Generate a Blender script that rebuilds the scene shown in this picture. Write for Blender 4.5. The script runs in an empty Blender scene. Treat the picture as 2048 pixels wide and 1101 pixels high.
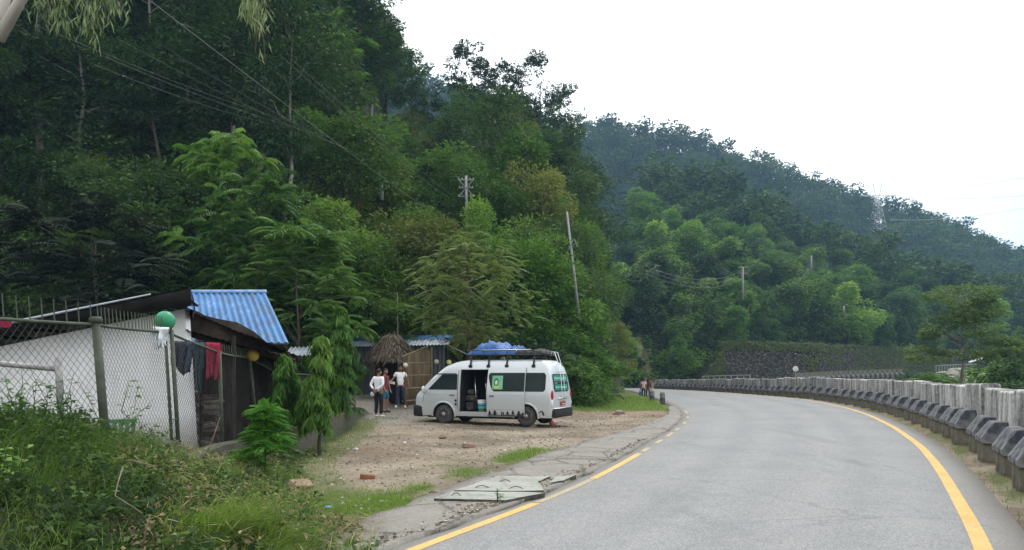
import bpy, bmesh, math, random
import numpy as np
from mathutils import Vector, Matrix
R = math.radians
random.seed(7)
SC = bpy.context.scene
COL = SC.collection
# ------------------------------------------------------------------ camera, sky, sun, exposure
FPX, CAMH, HOR = 1550.0, 1.75, 745.0        # focal length in photo pixels, eye height, horizon row
cam = bpy.data.cameras.new('camera')
cam.sensor_width = 36.0
cam.lens = FPX / 2048 * 36.0
cam.shift_y = (HOR - 550.5) / 2048
cam.clip_start = 0.1
cam.clip_end = 3000
camo = bpy.data.objects.new('camera', cam)
COL.objects.link(camo)
camo.location = (0, 0, CAMH)
camo.rotation_euler = (R(90), 0, 0)
SC.camera = camo
SUN_EL, SUN_AZ = 56.0, 20.0                  # azimuth clockwise from +Y (ahead of the camera)
world = bpy.data.worlds.new('World')
SC.world = world
world.use_nodes = True
wn, wl = world.node_tree.nodes, world.node_tree.links
wn.clear()
w_out = wn.new('ShaderNodeOutputWorld')
w_sky = wn.new('ShaderNodeTexSky')
w_sky.sky_type = 'NISHITA'
w_sky.sun_disc = False
w_sky.sun_elevation = R(SUN_EL)
w_sky.sun_rotation = R(SUN_AZ)
w_sky.air_density = 1.5
w_sky.dust_density = 3.0
w_bg1 = wn.new('ShaderNodeBackground'); w_bg1.inputs['Strength'].default_value = 0.14
wl.new(w_sky.outputs[0], w_bg1.inputs['Color'])
# overcast deck: bright white cloud, thinner (pale blue) low in the far right
w_tc = wn.new('ShaderNodeTexCoord')
w_dot = wn.new('ShaderNodeVectorMath'); w_dot.operation = 'DOT_PRODUCT'
w_dot.inputs[1].default_value = Vector((0.80, 0.60, -0.25)).normalized()
wl.new(w_tc.outputs['Generated'], w_dot.inputs[0])
w_noise = wn.new('ShaderNodeTexNoise'); w_noise.inputs['Scale'].default_value = 2.2
w_noise.inputs['Detail'].default_value = 5
wl.new(w_tc.outputs['Generated'], w_noise.inputs['Vector'])
w_add = wn.new('ShaderNodeMath'); w_add.operation = 'MULTIPLY_ADD'
w_add.inputs[1].default_value = 0.16
wl.new(w_noise.outputs['Fac'], w_add.inputs[0]); wl.new(w_dot.outputs['Value'], w_add.inputs[2])
w_ramp = wn.new('ShaderNodeValToRGB')
w_ramp.color_ramp.elements[0].position = 0.80
w_ramp.color_ramp.elements[0].color = (1, 1, 1, 1)
w_ramp.color_ramp.elements[1].position = 1.04
w_ramp.color_ramp.elements[1].color = (0.30, 0.385, 0.44, 1)
wl.new(w_add.outputs[0], w_ramp.inputs['Fac'])
# brighter ahead (where the sun sits behind the cloud) than behind the camera
w_dot2 = wn.new('ShaderNodeVectorMath'); w_dot2.operation = 'DOT_PRODUCT'
w_dot2.inputs[1].default_value = Vector((0.25, 0.65, 0.72)).normalized()
wl.new(w_tc.outputs['Generated'], w_dot2.inputs[0])
w_map = wn.new('ShaderNodeMapRange')
w_map.inputs['From Min'].default_value = -0.5; w_map.inputs['From Max'].default_value = 1.0
w_map.inputs['To Min'].default_value = 1.55; w_map.inputs['To Max'].default_value = 2.6
wl.new(w_dot2.outputs['Value'], w_map.inputs['Value'])
w_bg2 = wn.new('ShaderNodeBackground')
wl.new(w_ramp.outputs['Color'], w_bg2.inputs['Color'])
wl.new(w_map.outputs['Result'], w_bg2.inputs['Strength'])
w_mix = wn.new('ShaderNodeMixShader'); w_mix.inputs[0].default_value = 0.93
wl.new(w_bg1.outputs[0], w_mix.inputs[1]); wl.new(w_bg2.outputs[0], w_mix.inputs[2])
wl.new(w_mix.outputs[0], w_out.inputs['Surface'])
sun = bpy.data.lights.new('sun', 'SUN')
sun.energy = 1.5; sun.angle = R(11); sun.color = (1.0, 0.96, 0.88)
suno = bpy.data.objects.new('sun', sun); COL.objects.link(suno)
sd = Vector((math.sin(R(SUN_AZ)) * math.cos(R(SUN_EL)), math.cos(R(SUN_AZ)) * math.cos(R(SUN_EL)), math.sin(R(SUN_EL))))
suno.rotation_euler = (-sd).to_track_quat('-Z', 'Y').to_euler()
suno.location = (0, 0, 60)
SC.view_settings.view_transform = 'Standard'
SC.view_settings.look = 'None'
SC.view_settings.exposure = 0.0
SC.view_settings.gamma = 1.0
SC.render.engine = 'CYCLES'
cy = SC.cycles
cy.max_bounces = 5; cy.diffuse_bounces = 3; cy.glossy_bounces = 2; cy.transmission_bounces = 4
cy.transparent_max_bounces = 6; cy.volume_bounces = 0
cy.use_denoising = True
cy.sample_clamp_indirect = 6.0
cy.caustics_reflective = False; cy.caustics_refractive = False

# ------------------------------------------------------------------ helpers
def tag(o, label=None, cat=None, group=None, kind=None):
    if label: o['label'] = label
    if cat: o['category'] = cat
    if group: o['group'] = group
    if kind: o['kind'] = kind
    return o
def empty(name, loc=(0, 0, 0), rz=0.0, label=None, cat=None, group=None):
    o = bpy.data.objects.new(name, None)
    o.empty_display_size = 0.2
    COL.objects.link(o)
    o.location = loc; o.rotation_euler = (0, 0, rz)
    return tag(o, label, cat, group)
def link_mesh(name, me, mats, parent=None):
    for m in (mats if isinstance(mats, (list, tuple)) else [mats]):
        me.materials.append(m)
    o = bpy.data.objects.new(name, me)
    COL.objects.link(o)
    if parent is not None: o.parent = parent
    return o
class MB:
    """collects shapes into one mesh"""
    def __init__(s): s.v = []; s.f = []; s.m = []
    def add(s, verts, faces, mi=0):
        b = len(s.v)
        s.v.extend([tuple(p) for p in verts])
        for f in faces:
            s.f.append([b + i for i in f]); s.m.append(mi)
        return s
    def poly(s, pts, mi=0): return s.add(pts, [list(range(len(pts)))], mi)
    def box(s, x0, x1, y0, y1, z0, z1, mi=0):
        v = [(x0,y0,z0),(x1,y0,z0),(x1,y1,z0),(x0,y1,z0),(x0,y0,z1),(x1,y0,z1),(x1,y1,z1),(x0,y1,z1)]
        return s.add(v, [(0,3,2,1),(4,5,6,7),(0,1,5,4),(1,2,6,5),(2,3,7,6),(3,0,4,7)], mi)
    def bevel_box(s, x0, x1, y0, y1, z0, z1, b=0.02, mi=0):
        bm = bmesh.new()
        vs = [bm.verts.new(p) for p in [(x0,y0,z0),(x1,y0,z0),(x1,y1,z0),(x0,y1,z0),(x0,y0,z1),(x1,y0,z1),(x1,y1,z1),(x0,y1,z1)]]
        for f in [(0,3,2,1),(4,5,6,7),(0,1,5,4),(1,2,6,5),(2,3,7,6),(3,0,4,7)]: bm.faces.new([vs[i] for i in f])
        bmesh.ops.bevel(bm, geom=bm.edges[:], offset=b, segments=2, affect='EDGES', profile=0.5)
        bm.verts.index_update()
        s.add([v.co[:] for v in bm.verts], [[v.index for v in f.verts] for f in bm.faces], mi); bm.free()
        return s
    def prism(s, poly, fn, d0, d1, mi=0):
        """poly: 2D outline; fn(a, b, d) -> 3D; extruded from d0 to d1"""
        n = len(poly)
        v = [fn(a, b, d0) for a, b in poly] + [fn(a, b, d1) for a, b in poly]
        f = [list(range(n))[::-1], list(range(n, 2*n))] + [(i, (i+1) % n, n + (i+1) % n, n + i) for i in range(n)]
        return s.add(v, f, mi)
    def tube(s, pts, rad, n=6, mi=0, caps=True):
        pts = [Vector(p) for p in pts]
        if not isinstance(rad, (list, tuple, np.ndarray)): rad = [rad] * len(pts)
        b = len(s.v); up = None
        for i, p in enumerate(pts):
            t = (pts[min(i+1, len(pts)-1)] - pts[max(i-1, 0)])
            if t.length < 1e-9: t = Vector((0, 0, 1))
            t.normalize()
            if up is None:
                a = Vector((1, 0, 0)) if abs(t.x) < 0.8 else Vector((0, 1, 0))
                up = t.cross(a).normalized()
            else:
                up = (up - t * up.dot(t)); up = up.normalized() if up.length > 1e-6 else t.orthogonal().normalized()
            w = t.cross(up)
            for k in range(n):
                an = 2 * math.pi * k / n
                s.v.append(tuple(p + (up * math.cos(an) + w * math.sin(an)) * rad[i]))
        for i in range(len(pts) - 1):
            for k in range(n):
                k2 = (k + 1) % n
                s.f.append([b+i*n+k, b+i*n+k2, b+(i+1)*n+k2, b+(i+1)*n+k]); s.m.append(mi)
        if caps:
            s.f.append([b + k for k in range(n)][::-1]); s.m.append(mi)
            s.f.append([b + (len(pts)-1)*n + k for k in range(n)]); s.m.append(mi)
        return s
    def lathe(s, prof, n=16, fn=None, mi=0):
        """prof: (r, z) list; fn maps local xyz"""
        fn = fn or (lambda x, y, z: (x, y, z))
        b = len(s.v)
        for r, z in prof:
            for k in range(n):
                a = 2*math.pi*k/n
                s.v.append(tuple(fn(r*math.cos(a), r*math.sin(a), z)))
        for i in range(len(prof)-1):
            for k in range(n):
                k2 = (k+1) % n
                s.f.append([b+i*n+k, b+i*n+k2, b+(i+1)*n+k2, b+(i+1)*n+k]); s.m.append(mi)
        s.f.append([b+k for k in range(n)][::-1]); s.m.append(mi)
        s.f.append([b+(len(prof)-1)*n+k for k in range(n)]); s.m.append(mi)
        return s
    def ball(s, c, r, seg=12, rings=8, jit=0.0, mi=0, rng=random):
        rx, ry, rz = r if isinstance(r, (tuple, list)) else (r, r, r)
        b = len(s.v)
        for i in range(rings + 1):
            th = math.pi * i / rings
            for k in range(seg):
                a = 2*math.pi*k/seg; j = 1 + rng.uniform(-jit, jit)
                s.v.append((c[0]+rx*math.sin(th)*math.cos(a)*j, c[1]+ry*math.sin(th)*math.sin(a)*j, c[2]+rz*math.cos(th)*j))
        for i in range(rings):
            for k in range(seg):
                k2 = (k+1) % seg
                s.f.append([b+i*seg+k, b+(i+1)*seg+k, b+(i+1)*seg+k2, b+i*seg+k2]); s.m.append(mi)
        return s
    def grid(s, P, mi=0):
        """P[i][j] 3D points"""
        b = len(s.v); ni, nj = len(P), len(P[0])
        for row in P:
            for p in row: s.v.append(tuple(p))
        for i in range(ni-1):
            for j in range(nj-1):
                s.f.append([b+i*nj+j, b+i*nj+j+1, b+(i+1)*nj+j+1, b+(i+1)*nj+j]); s.m.append(mi)
        return s
    def build(s, name, mats, parent=None, smooth=False, rel=False):
        v = s.v
        if rel and parent is not None:
            ox, oy, oz = parent.location
            q = parent.parent
            while q is not None:
                ox += q.location[0]; oy += q.location[1]; oz += q.location[2]; q = q.parent
            v = [(a-ox, b-oy, c-oz) for a, b, c in v]
        me = bpy.data.meshes.new(name)
        me.from_pydata(v, [], s.f)
        mm = mats if isinstance(mats, (list, tuple)) else [mats]
        o = link_mesh(name, me, mm, parent)
        if len(mm) > 1: me.polygons.foreach_set('material_index', s.m)
        if smooth: me.polygons.foreach_set('use_smooth', [True]*len(me.polygons))
        me.validate(); me.update()
        return o
def smooth_by_angle(o, deg=35):
    me = o.data
    me.polygons.foreach_set('use_smooth', [True]*len(me.polygons))
    bm = bmesh.new(); bm.from_mesh(me)
    for e in bm.edges:
        if len(e.link_faces) != 2 or e.calc_face_angle(0) > R(deg): e.smooth = False
    bm.to_mesh(me); bm.free()
def copy_tree(o, parent=None):
    c = o.copy(); COL.objects.link(c)
    if parent is not None: c.parent = parent
    for ch in list(o.children): copy_tree(ch, c)
    return c
# ------------------------------------------------------------------ materials
def new_mat(name):
    m = bpy.data.materials.new(name); m.use_nodes = True
    nt = m.node_tree; nt.nodes.clear()
    out = nt.nodes.new('ShaderNodeOutputMaterial')
    return m, nt, out
def ramp(nt, stops, interp='LINEAR'):
    r = nt.nodes.new('ShaderNodeValToRGB'); cr = r.color_ramp; cr.interpolation = interp
    while len(cr.elements) < len(stops): cr.elements.new(0.5)
    for e, (p, c) in zip(cr.elements, stops):
        e.position = p; e.color = (*c, 1) if len(c) == 3 else c
    return r
def noise(nt, vec, scale, detail=4, rough=0.55, dist=0.0, stretch=None):
    n = nt.nodes.new('ShaderNodeTexNoise')
    n.inputs['Scale'].default_value = scale; n.inputs['Detail'].default_value = detail
    n.inputs['Roughness'].default_value = rough; n.inputs['Distortion'].default_value = dist
    if stretch:
        mp = nt.nodes.new('ShaderNodeMapping'); mp.inputs['Scale'].default_value = stretch
        nt.links.new(vec, mp.inputs['Vector']); vec = mp.outputs[0]
    nt.links.new(vec, n.inputs['Vector'])
    return n
def mixc(nt, fac, a, b, mode='MIX'):
    m = nt.nodes.new('ShaderNodeMix'); m.data_type = 'RGBA'; m.blend_type = mode
    for sock, val in ((m.inputs[0], fac), (m.inputs[6], a), (m.inputs[7], b)):
        if isinstance(val, (int, float)): sock.default_value = val
        elif isinstance(val, (tuple, list)): sock.default_value = (*val, 1) if len(val) == 3 else val
        else: nt.links.new(val, sock)
    return m.outputs[2]
def math_n(nt, op, a, b=None, clamp=False):
    m = nt.nodes.new('ShaderNodeMath'); m.operation = op; m.use_clamp = clamp
    for sock, val in ((m.inputs[0], a), (m.inputs[1], b)):
        if val is None: continue
        if isinstance(val, (int, float)): sock.default_value = val
        else: nt.links.new(val, sock)
    return m.outputs[0]
def attr(nt, name):
    a = nt.nodes.new('ShaderNodeAttribute'); a.attribute_name = name
    return a.outputs['Fac']
def pos(nt, kind='obj'):
    if kind == 'world': return nt.nodes.new('ShaderNodeNewGeometry').outputs['Position']
    return nt.nodes.new('ShaderNodeTexCoord').outputs['Object']
def bump(nt, h, strength=0.4, dist=0.02):
    b = nt.nodes.new('ShaderNodeBump'); b.inputs['Strength'].default_value = strength; b.inputs['Distance'].default_value = dist
    nt.links.new(h, b.inputs['Height']); return b.outputs[0]
def principled(nt, out, col, rough=0.7, metal=0.0, normal=None, spec=0.5):
    p = nt.nodes.new('ShaderNodeBsdfPrincipled')
    for sock, val in ((p.inputs['Base Color'], col), (p.inputs['Roughness'], rough)):
        if isinstance(val, (int, float)): sock.default_value = val
        elif isinstance(val, (tuple, list)): sock.default_value = (*val, 1)
        else: nt.links.new(val, sock)
    p.inputs['Metallic'].default_value = metal
    p.inputs['Specular IOR Level'].default_value = spec
    if normal is not None: nt.links.new(normal, p.inputs['Normal'])
    nt.links.new(p.outputs[0], out.inputs['Surface'])
    return p
def mat(name, c1, c2=None, scale=6.0, rough=0.7, metal=0.0, bmp=0.0, detail=4, stretch=None, spec=0.18, lo=0.3, hi=0.7, kind='obj'):
    """plain surface whose own colour wanders between c1 and c2"""
    m, nt, out = new_mat(name)
    if c2 is None: c2 = tuple(min(1, c*1.25+0.004) for c in c1)
    n = noise(nt, pos(nt, kind), scale, detail, stretch=stretch)
    r = ramp(nt, [(lo, c1), (hi, c2)])
    nt.links.new(n.outputs['Fac'], r.inputs['Fac'])
    nrm = bump(nt, n.outputs['Fac'], bmp, 0.03) if bmp else None
    principled(nt, out, r.outputs['Color'], rough, metal, nrm, spec)
    return m
LK = 1.42
def leaf_mat(name, stops, trans=0.3, rough=0.5, spec=0.35, vary=0.38, tcol=1.6):
    """leaf tint comes from each leaf's own number and each plant's random number"""
    m, nt, out = new_mat(name)
    r = ramp(nt, stops); nt.links.new(attr(nt, 'tint'), r.inputs['Fac'])
    oi = nt.nodes.new('ShaderNodeObjectInfo')
    mr = nt.nodes.new('ShaderNodeMapRange'); nt.links.new(oi.outputs['Random'], mr.inputs['Value'])
    mr.inputs['To Min'].default_value = LK*(1 - vary); mr.inputs['To Max'].default_value = LK*(1 + vary)
    h = nt.nodes.new('ShaderNodeHueSaturation')
    mr2 = nt.nodes.new('ShaderNodeMapRange'); nt.links.new(oi.outputs['Random'], mr2.inputs['Value'])
    mr2.inputs['To Min'].default_value = 0.518; mr2.inputs['To Max'].default_value = 0.488
    nt.links.new(mr2.outputs[0], h.inputs['Hue'])
    nt.links.new(mr.outputs[0], h.inputs['Value']); nt.links.new(r.outputs['Color'], h.inputs['Color'])
    p = nt.nodes.new('ShaderNodeBsdfPrincipled')
    nt.links.new(h.outputs[0], p.inputs['Base Color']); p.inputs['Roughness'].default_value = rough
    p.inputs['Specular IOR Level'].default_value = spec*0.35
    t = nt.nodes.new('ShaderNodeBsdfTranslucent')
    br = mixc(nt, 1.0, h.outputs[0], (tcol, tcol*1.05, tcol*0.6), 'MULTIPLY')
    nt.links.new(br, t.inputs['Color'])
    mx = nt.nodes.new('ShaderNodeMixShader'); mx.inputs[0].default_value = trans
    nt.links.new(p.outputs[0], mx.inputs[1]); nt.links.new(t.outputs[0], mx.inputs[2])
    nt.links.new(mx.outputs[0], out.inputs['Surface'])
    return m
# ------------------------------------------------------------------ photo geometry
def at(px, py, Y): return Vector(((px - 1024) * Y / FPX, Y, CAMH + (HOR - py) * Y / FPX))
def ip(x, xs, ys): return np.interp(x, xs, ys)
def sstep(a, b, x):
    t = np.clip((np.asarray(x, float) - a) / (b - a), 0, 1); return t*t*(3-2*t)
def vnoise(x, y, seed=0):
    """smooth value noise, vectorised"""
    x = np.asarray(x, float); y = np.asarray(y, float)
    xi = np.floor(x).astype(np.int64); yi = np.floor(y).astype(np.int64)
    fx = x - xi; fy = y - yi; fx = fx*fx*(3-2*fx); fy = fy*fy*(3-2*fy)
    def h(a, b):
        n = (a * 374761393 + b * 668265263 + seed * 1442695041) & 0x7fffffff
        n = ((n ^ (n >> 13)) * 1274126177) & 0x7fffffff
        return ((n ^ (n >> 16)) & 0xffff) / 65535.0
    return (h(xi, yi)*(1-fx) + h(xi+1, yi)*fx)*(1-fy) + (h(xi, yi+1)*(1-fx) + h(xi+1, yi+1)*fx)*fy
def fbm(x, y, seed=0, oct=4):
    s = 0; a = 0.5
    for k in range(oct):
        s = s + a * vnoise(np.asarray(x)*2**k, np.asarray(y)*2**k, seed + k); a *= 0.5
    return s
# road edges (metres): yellow edge lines traced on the photo
RY = [0, 4, 7.62, 13.6, 18.3, 24.7, 31.2, 36.6, 43, 50, 60, 75, 95, 118, 140]
RX = [-0.6, 2.7, 4.66, 7.54, 9.65, 12.15, 14.4, 16.0, 17.5, 18.7, 20.0, 21.3, 22.2, 21.6, 19.5]
LY = [0, 4, 7.75, 9.35, 10.6, 13.2, 16.95, 22.2, 25.8, 29.2, 33.9, 40.5, 55, 75, 94, 118, 140]
LX = [-5.2, -2.6, -0.92, -0.12, 0.5, 1.55, 2.85, 4.6, 5.7, 6.65, 7.65, 8.6, 10.3, 12.6, 14.6, 15.0, 13.0]
def smooth_curve(ys, xs, y):
    """Catmull-like smoothing by averaging the interpolant"""
    y = np.asarray(y, float); a = 0
    for d in (-1.5, -0.75, 0, 0.75, 1.5): a = a + np.interp(y + d, ys, xs)
    return a / 5
def road_l(y): return smooth_curve(LY, LX, y)
def road_r(y): return smooth_curve(RY, RX, y)
def road_z(y): return np.interp(y, [0, 50, 65, 94, 124, 160], [0, 0, -0.18, -0.5, -0.85, -1.2])
TOE = ([0, 3, 7.6, 10.2, 14.6, 20, 28], [-1.6, -0.9, -1.45, -2.75, -4.1, -4.6, -5.3])
BANK = ([0, 6, 10.4, 13, 17, 20, 27, 34], [1.0, 0.92, 0.75, 0.32, 0.02, 0.03, 0.18, 0.35])
YB1 = ([-900, 0, 700, 900, 1000, 1150, 1200, 1240, 1255, 1275], [34, 35, 40, 42, 42, 46, 56, 80, 115, 165])
SK1 = ([-900, -300, 0, 500, 700, 760, 780, 830, 870, 900, 1000, 1100, 1150, 1200, 1240, 1275],
       [-700, -520, -420, -330, -60, 160, 250, 300, 370, 340, 350, 370, 440, 570, 690, 745])
SK2 = ([900, 1100, 1190, 1400, 1500, 1600, 1680, 1850, 2048, 2400, 3200], [400, 420, 410, 440, 465, 520, 560, 600, 650, 690, 720])
SK3 = ([500, 800, 870, 1000, 1130, 1370, 1500, 1650, 1760, 1900, 2048, 2300, 3200], [120, 150, 200, 225, 275, 295, 340, 395, 435, 475, 540, 640, 715])
YW = ([1300, 1450, 1640, 1950, 2100, 2400, 3200], [128, 130, 140, 185, 205, 235, 300])
def terrain(X, Y):
    X = np.asarray(X, float); Y = np.asarray(Y, float)
    Ys = np.maximum(Y, 3.0)
    px = np.clip(1024 + X / Ys * FPX, -900, 3200)
    rl, rr, rz = road_l(Y), road_r(Y), road_z(Y)
    # --- near ground: bank on the left, yard, road bed
    toe = np.interp(Y, *TOE); top = np.interp(Y, *BANK)
    u = np.clip((toe - X) / (toe + 5.6), 0, 1)
    g = np.where(Y < 36, top * (u*u*(3-2*u)), 0.0)
    g = g + np.where((X < rl - 0.6) & (Y > 20), 0.03*np.clip(Y-22, 0, 12)*sstep(3.0, -6.0, X), 0)
    yard = (X < rl - 0.3) & (Y < 60)
    g = np.where(yard, g + 0.07*(fbm(X*0.8, Y*0.8, 3)-0.47) + 0.02*(fbm(X*4, Y*4, 9)-0.47), g)
    g = np.where(X > rl - 0.9, np.where(X < rl - 0.3, g - 0.03, g), g)
    side = np.clip(X - (rr + 1.8), 0, None)
    low = -1.8*sstep(0, 6, side)
    g = g + np.where(X > rr + 1.8, low, 0.0)
    g = g + rz*np.where(X > rl - 3, 1.0, sstep(30, 60, Y))
    inroad = (X > rl - 0.35) & (X < rr + 0.9)
    g = np.where(inroad, rz - 0.06, g)
    # --- left hill
    H1 = CAMH + (HOR - np.interp(px, *SK1)) * 100 / FPX
    yb = np.interp(px, *YB1)
    t = np.clip((Y - yb) / np.maximum(100 - yb, 12), 0, 1)
    hl = np.where(Y > yb, H1 * (0.30*t + 0.70*t**1.25), 0)
    hl = np.where(Y > 100, H1 * np.clip(1 - (Y-100)/400, 0.4, 1), hl)
    # --- far side: valley floor, wall, mid hill
    yw = np.interp(px, *YW)
    H2 = CAMH + (HOR - np.interp(px, *SK2)) * 240 / FPX
    zt = 6.0
    wallpart = np.where(px > 1440, 1.0, sstep(1340, 1440, px))
    fr = np.clip((Y - yw)/np.maximum(240 - yw, 20), 0, 1)
    hr = np.where(Y > yw, zt*(wallpart + (1-wallpart)*np.clip((Y-yw)/14, 0, 1)) + np.maximum(H2 - zt, 2) * fr**0.9, 0)
    hr = np.where(Y > 240, np.maximum(H2, zt+2) - 0.10*np.clip(Y-240, 0, 60), hr)
    floor = np.interp(Y, [0, 55, 80, 128, 190], [0, 0, 1.6, 2.6, 3.6]) * np.clip((X - rr - 1.8)/8, 0, 1)
    w = sstep(1215, 1285, px)
    h12 = hl*(1-w) + (hr + np.where(Y <= yw, floor, 0) + np.where(Y > yw, 1.2, 0))*w
    # --- far ridge
    H3 = CAMH + (HOR - np.interp(px, *SK3)) * 450 / FPX
    t3 = np.clip((Y - 265) / 185, 0, 1)
    h3 = H3 * t3**1.05
    h3 = np.where(Y > 450, H3*np.clip(1 - (Y-450)/900, 0.3, 1), h3)
    h = np.maximum(h12, np.where(Y > 265, h3, -9))
    keep = (h12 > 0.01) & (Y > yb*(1-w) + 40*w)
    z = np.where(keep | (Y > 265), h + np.where(X > rl - 3, rz, 0)*sstep(200, 120, Y), 0) + g
    z = np.where(inroad & (Y < 140), rz - 0.06, z)
    z = z + np.where((h > 1.5), 1.2*(fbm(X*0.09, Y*0.09, 5)-0.5), 0)
    return z
def gz(x, y): return float(terrain(np.array([x]), np.array([y]))[0])
def ground(px, Y):
    x = (px - 1024)*Y/FPX
    return Vector((x, Y, gz(x, Y)))
# ------------------------------------------------------------------ ground sheet
def build_terrain():
    xs = np.concatenate([-np.geomspace(420, 12, 70), np.arange(-11.8, 10, 0.17), np.geomspace(10.2, 60, 75), np.geomspace(62, 620, 70)])
    ys = np.concatenate([np.linspace(-12, 3.5, 12), np.arange(3.7, 40, 0.17), np.geomspace(40.3, 130, 110), np.geomspace(131, 900, 120)])
    X, Y = np.meshgrid(xs, ys)
    Z = terrain(X, Y)
    nx, ny = len(xs), len(ys)
    V = np.stack([X, Y, Z], -1).reshape(-1, 3)
    i, j = np.meshgrid(np.arange(nx-1), np.arange(ny-1))
    a = (j*nx + i).ravel()
    F = np.stack([a, a+1, a+nx+1, a+nx], -1)
    me = bpy.data.meshes.new('ground')
    me.vertices.add(len(V)); me.vertices.foreach_set('co', V.ravel())
    me.loops.add(F.size); me.loops.foreach_set('vertex_index', F.ravel().astype(np.int32))
    me.polygons.add(len(F)); me.polygons.foreach_set('loop_start', np.arange(0, F.size, 4, dtype=np.int32))
    me.polygons.foreach_set('use_smooth', np.ones(len(F), bool))
    # what covers the ground where: forest soil / bank = 1, grass, red earth, concrete apron
    x, y = V[:, 0], V[:, 1]
    n = fbm(x*0.9, y*0.9, 21)
    toe = np.interp(y, *TOE); rl = road_l(y); rr = road_r(y)
    px = 1024 + x/np.maximum(y, 3)*FPX
    bank = sstep(0.25, -0.15, x - toe + 0.5*(n-0.5)) * (y < 29)
    yb = np.interp(np.clip(px, -900, 3200), *YB1)
    hill = sstep(-1.5, 1.0, y - yb) * (x < rl) + ((x > rr + 3.0) | (y > 140)) * 1.0
    green = np.clip(bank + hill, 0, 1)
    spur = (sstep(2.2, 3.2, x + 0.8*(n-.5)) * sstep(33.5, 35.5, y + 2*(n-0.5)) * (x < rl))
    strip = np.exp(-((x - (shoulder_l(y) - 0.42 + 0.5*(n-0.5)))/0.34)**2) * (y > 9.8) * (y < 17.4) * sstep(.30, .48, fbm(x*1.1, y*1.1, 12))
    patch = sstep(1.3, 0.6, np.hypot((x + 2.3)/1.0, (y - 9.8)/1.6) + 0.8*(n-0.5))
    edge = sstep(1.1, 0.1, x - toe + 0.9*(n-0.5)) * (y > 11) * (y < 27)
    edge = np.maximum(edge, .75*sstep(.60, .68, fbm(x*.55+7, y*.55, 37))*(x < rl-.8)*(y > 9)*(y < 33))
    rv = ((x > rr + 0.75) & (x < rr + 3)) * sstep(0.40, 0.6, n)
    grass = np.clip(spur + strip*1.1 + patch + 0.75*edge + rv*0.8, 0, 1)
    red = np.exp(-((y - 33.5 - 1.5*(n-.5))/1.2)**2) * sstep(0, 3, x) * (x < rl-0.5) + 0.5*sstep(0.52, 0.68, fbm(x*0.35+4, y*0.35, 31))
    apron = sstep(-2.6, -3.2, x + 0.6*(n-.5)) * sstep(24.5, 25.5, y + 0.8*(n-.5)) * (y < 36)
    for nm, arr in (('green', green), ('grass', grass), ('red', np.clip(red, 0, 1)), ('apron', apron)):
        at_ = me.attributes.new(nm, 'FLOAT', 'POINT'); at_.data.foreach_set('value', arr.astype(np.float32))
    me.update(calc_edges=True); me.validate()
    m, nt, out = new_mat('earth_ground')
    P = pos(nt, 'world')
    n1 = noise(nt, P, 0.7, 6); n2 = noise(nt, P, 9.0, 5, 0.65); n3 = noise(nt, P, 38.0, 3, 0.7)
    dirt = ramp(nt, [(0.28, (0.125, 0.102, 0.074)), (0.5, (0.24, 0.20, 0.150)), (0.72, (0.36, 0.315, 0.25))])
    nt.links.new(mixc(nt, 0.55, n1.outputs['Fac'], n2.outputs['Fac']), dirt.inputs['Fac'])
    vor = nt.nodes.new('ShaderNodeTexVoronoi'); vor.inputs['Scale'].default_value = 22
    nt.links.new(P, vor.inputs['Vector'])
    peb = ramp(nt, [(0.0, (1, 1, 1)), (0.16, (1, 1, 1)), (0.24, (0, 0, 0))]); nt.links.new(vor.outputs['Distance'], peb.inputs['Fac'])
    pebsel = ramp(nt, [(0.55, (0, 0, 0)), (0.65, (1, 1, 1))]); nt.links.new(n2.outputs['Fac'], pebsel.inputs['Fac'])
    pebm = mixc(nt, 1.0, peb.outputs['Color'], pebsel.outputs['Color'], 'MULTIPLY')
    stone = ramp(nt, [(0.0, (0.11, 0.10, 0.09)), (0.5, (0.28, 0.26, 0.235)), (1.0, (0.46, 0.44, 0.41))]); nt.links.new(vor.outputs['Color'], stone.inputs['Fac'])
    c = mixc(nt, pebm, dirt.outputs['Color'], stone.outputs['Color'])
    damp = ramp(nt, [(0.40, (.62, .60, .58)), (0.56, (1, 1, 1))]); nt.links.new(noise(nt, P, 0.42, 5, .62, .5).outputs['Fac'], damp.inputs['Fac'])
    c = mixc(nt, 1.0, c, damp.outputs['Color'], 'MULTIPLY')
    redc = ramp(nt, [(0.3, (0.20, 0.095, 0.05)), (0.7, (0.30, 0.165, 0.095))]); nt.links.new(n2.outputs['Fac'], redc.inputs['Fac'])
    c = mixc(nt, math_n(nt, 'MULTIPLY', attr(nt, 'red'), 0.45), c, redc.outputs['Color'])
    apc = ramp(nt, [(0.3, (0.17, 0.155, 0.135)), (0.7, (0.27, 0.255, 0.225))]); nt.links.new(n2.outputs['Fac'], apc.inputs['Fac'])
    c = mixc(nt, math_n(nt, 'MULTIPLY', attr(nt, 'apron'), 0.85), c, apc.outputs['Color'])
    grc = ramp(nt, [(0.3, (0.045, 0.065, 0.015)), (0.7, (0.11, 0.14, 0.035))]); nt.links.new(n3.outputs['Fac'], grc.inputs['Fac'])
    gsel = math_n(nt, 'MULTIPLY', attr(nt, 'grass'), math_n(nt, 'ADD', n2.outputs['Fac'], 0.42), True)
    c = mixc(nt, gsel, c, grc.outputs['Color'])
    soil = ramp(nt, [(0.35, (0.016, 0.019, 0.008)), (0.6, (0.030, 0.038, 0.014)), (0.8, (0.055, 0.045, 0.025))]); nt.links.new(n2.outputs['Fac'], soil.inputs['Fac'])
    c = mixc(nt, attr(nt, 'green'), c, soil.outputs['Color'])
    hh = math_n(nt, 'ADD', n2.outputs['Fac'], math_n(nt, 'MULTIPLY', n3.outputs['Fac'], 0.5))
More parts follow.
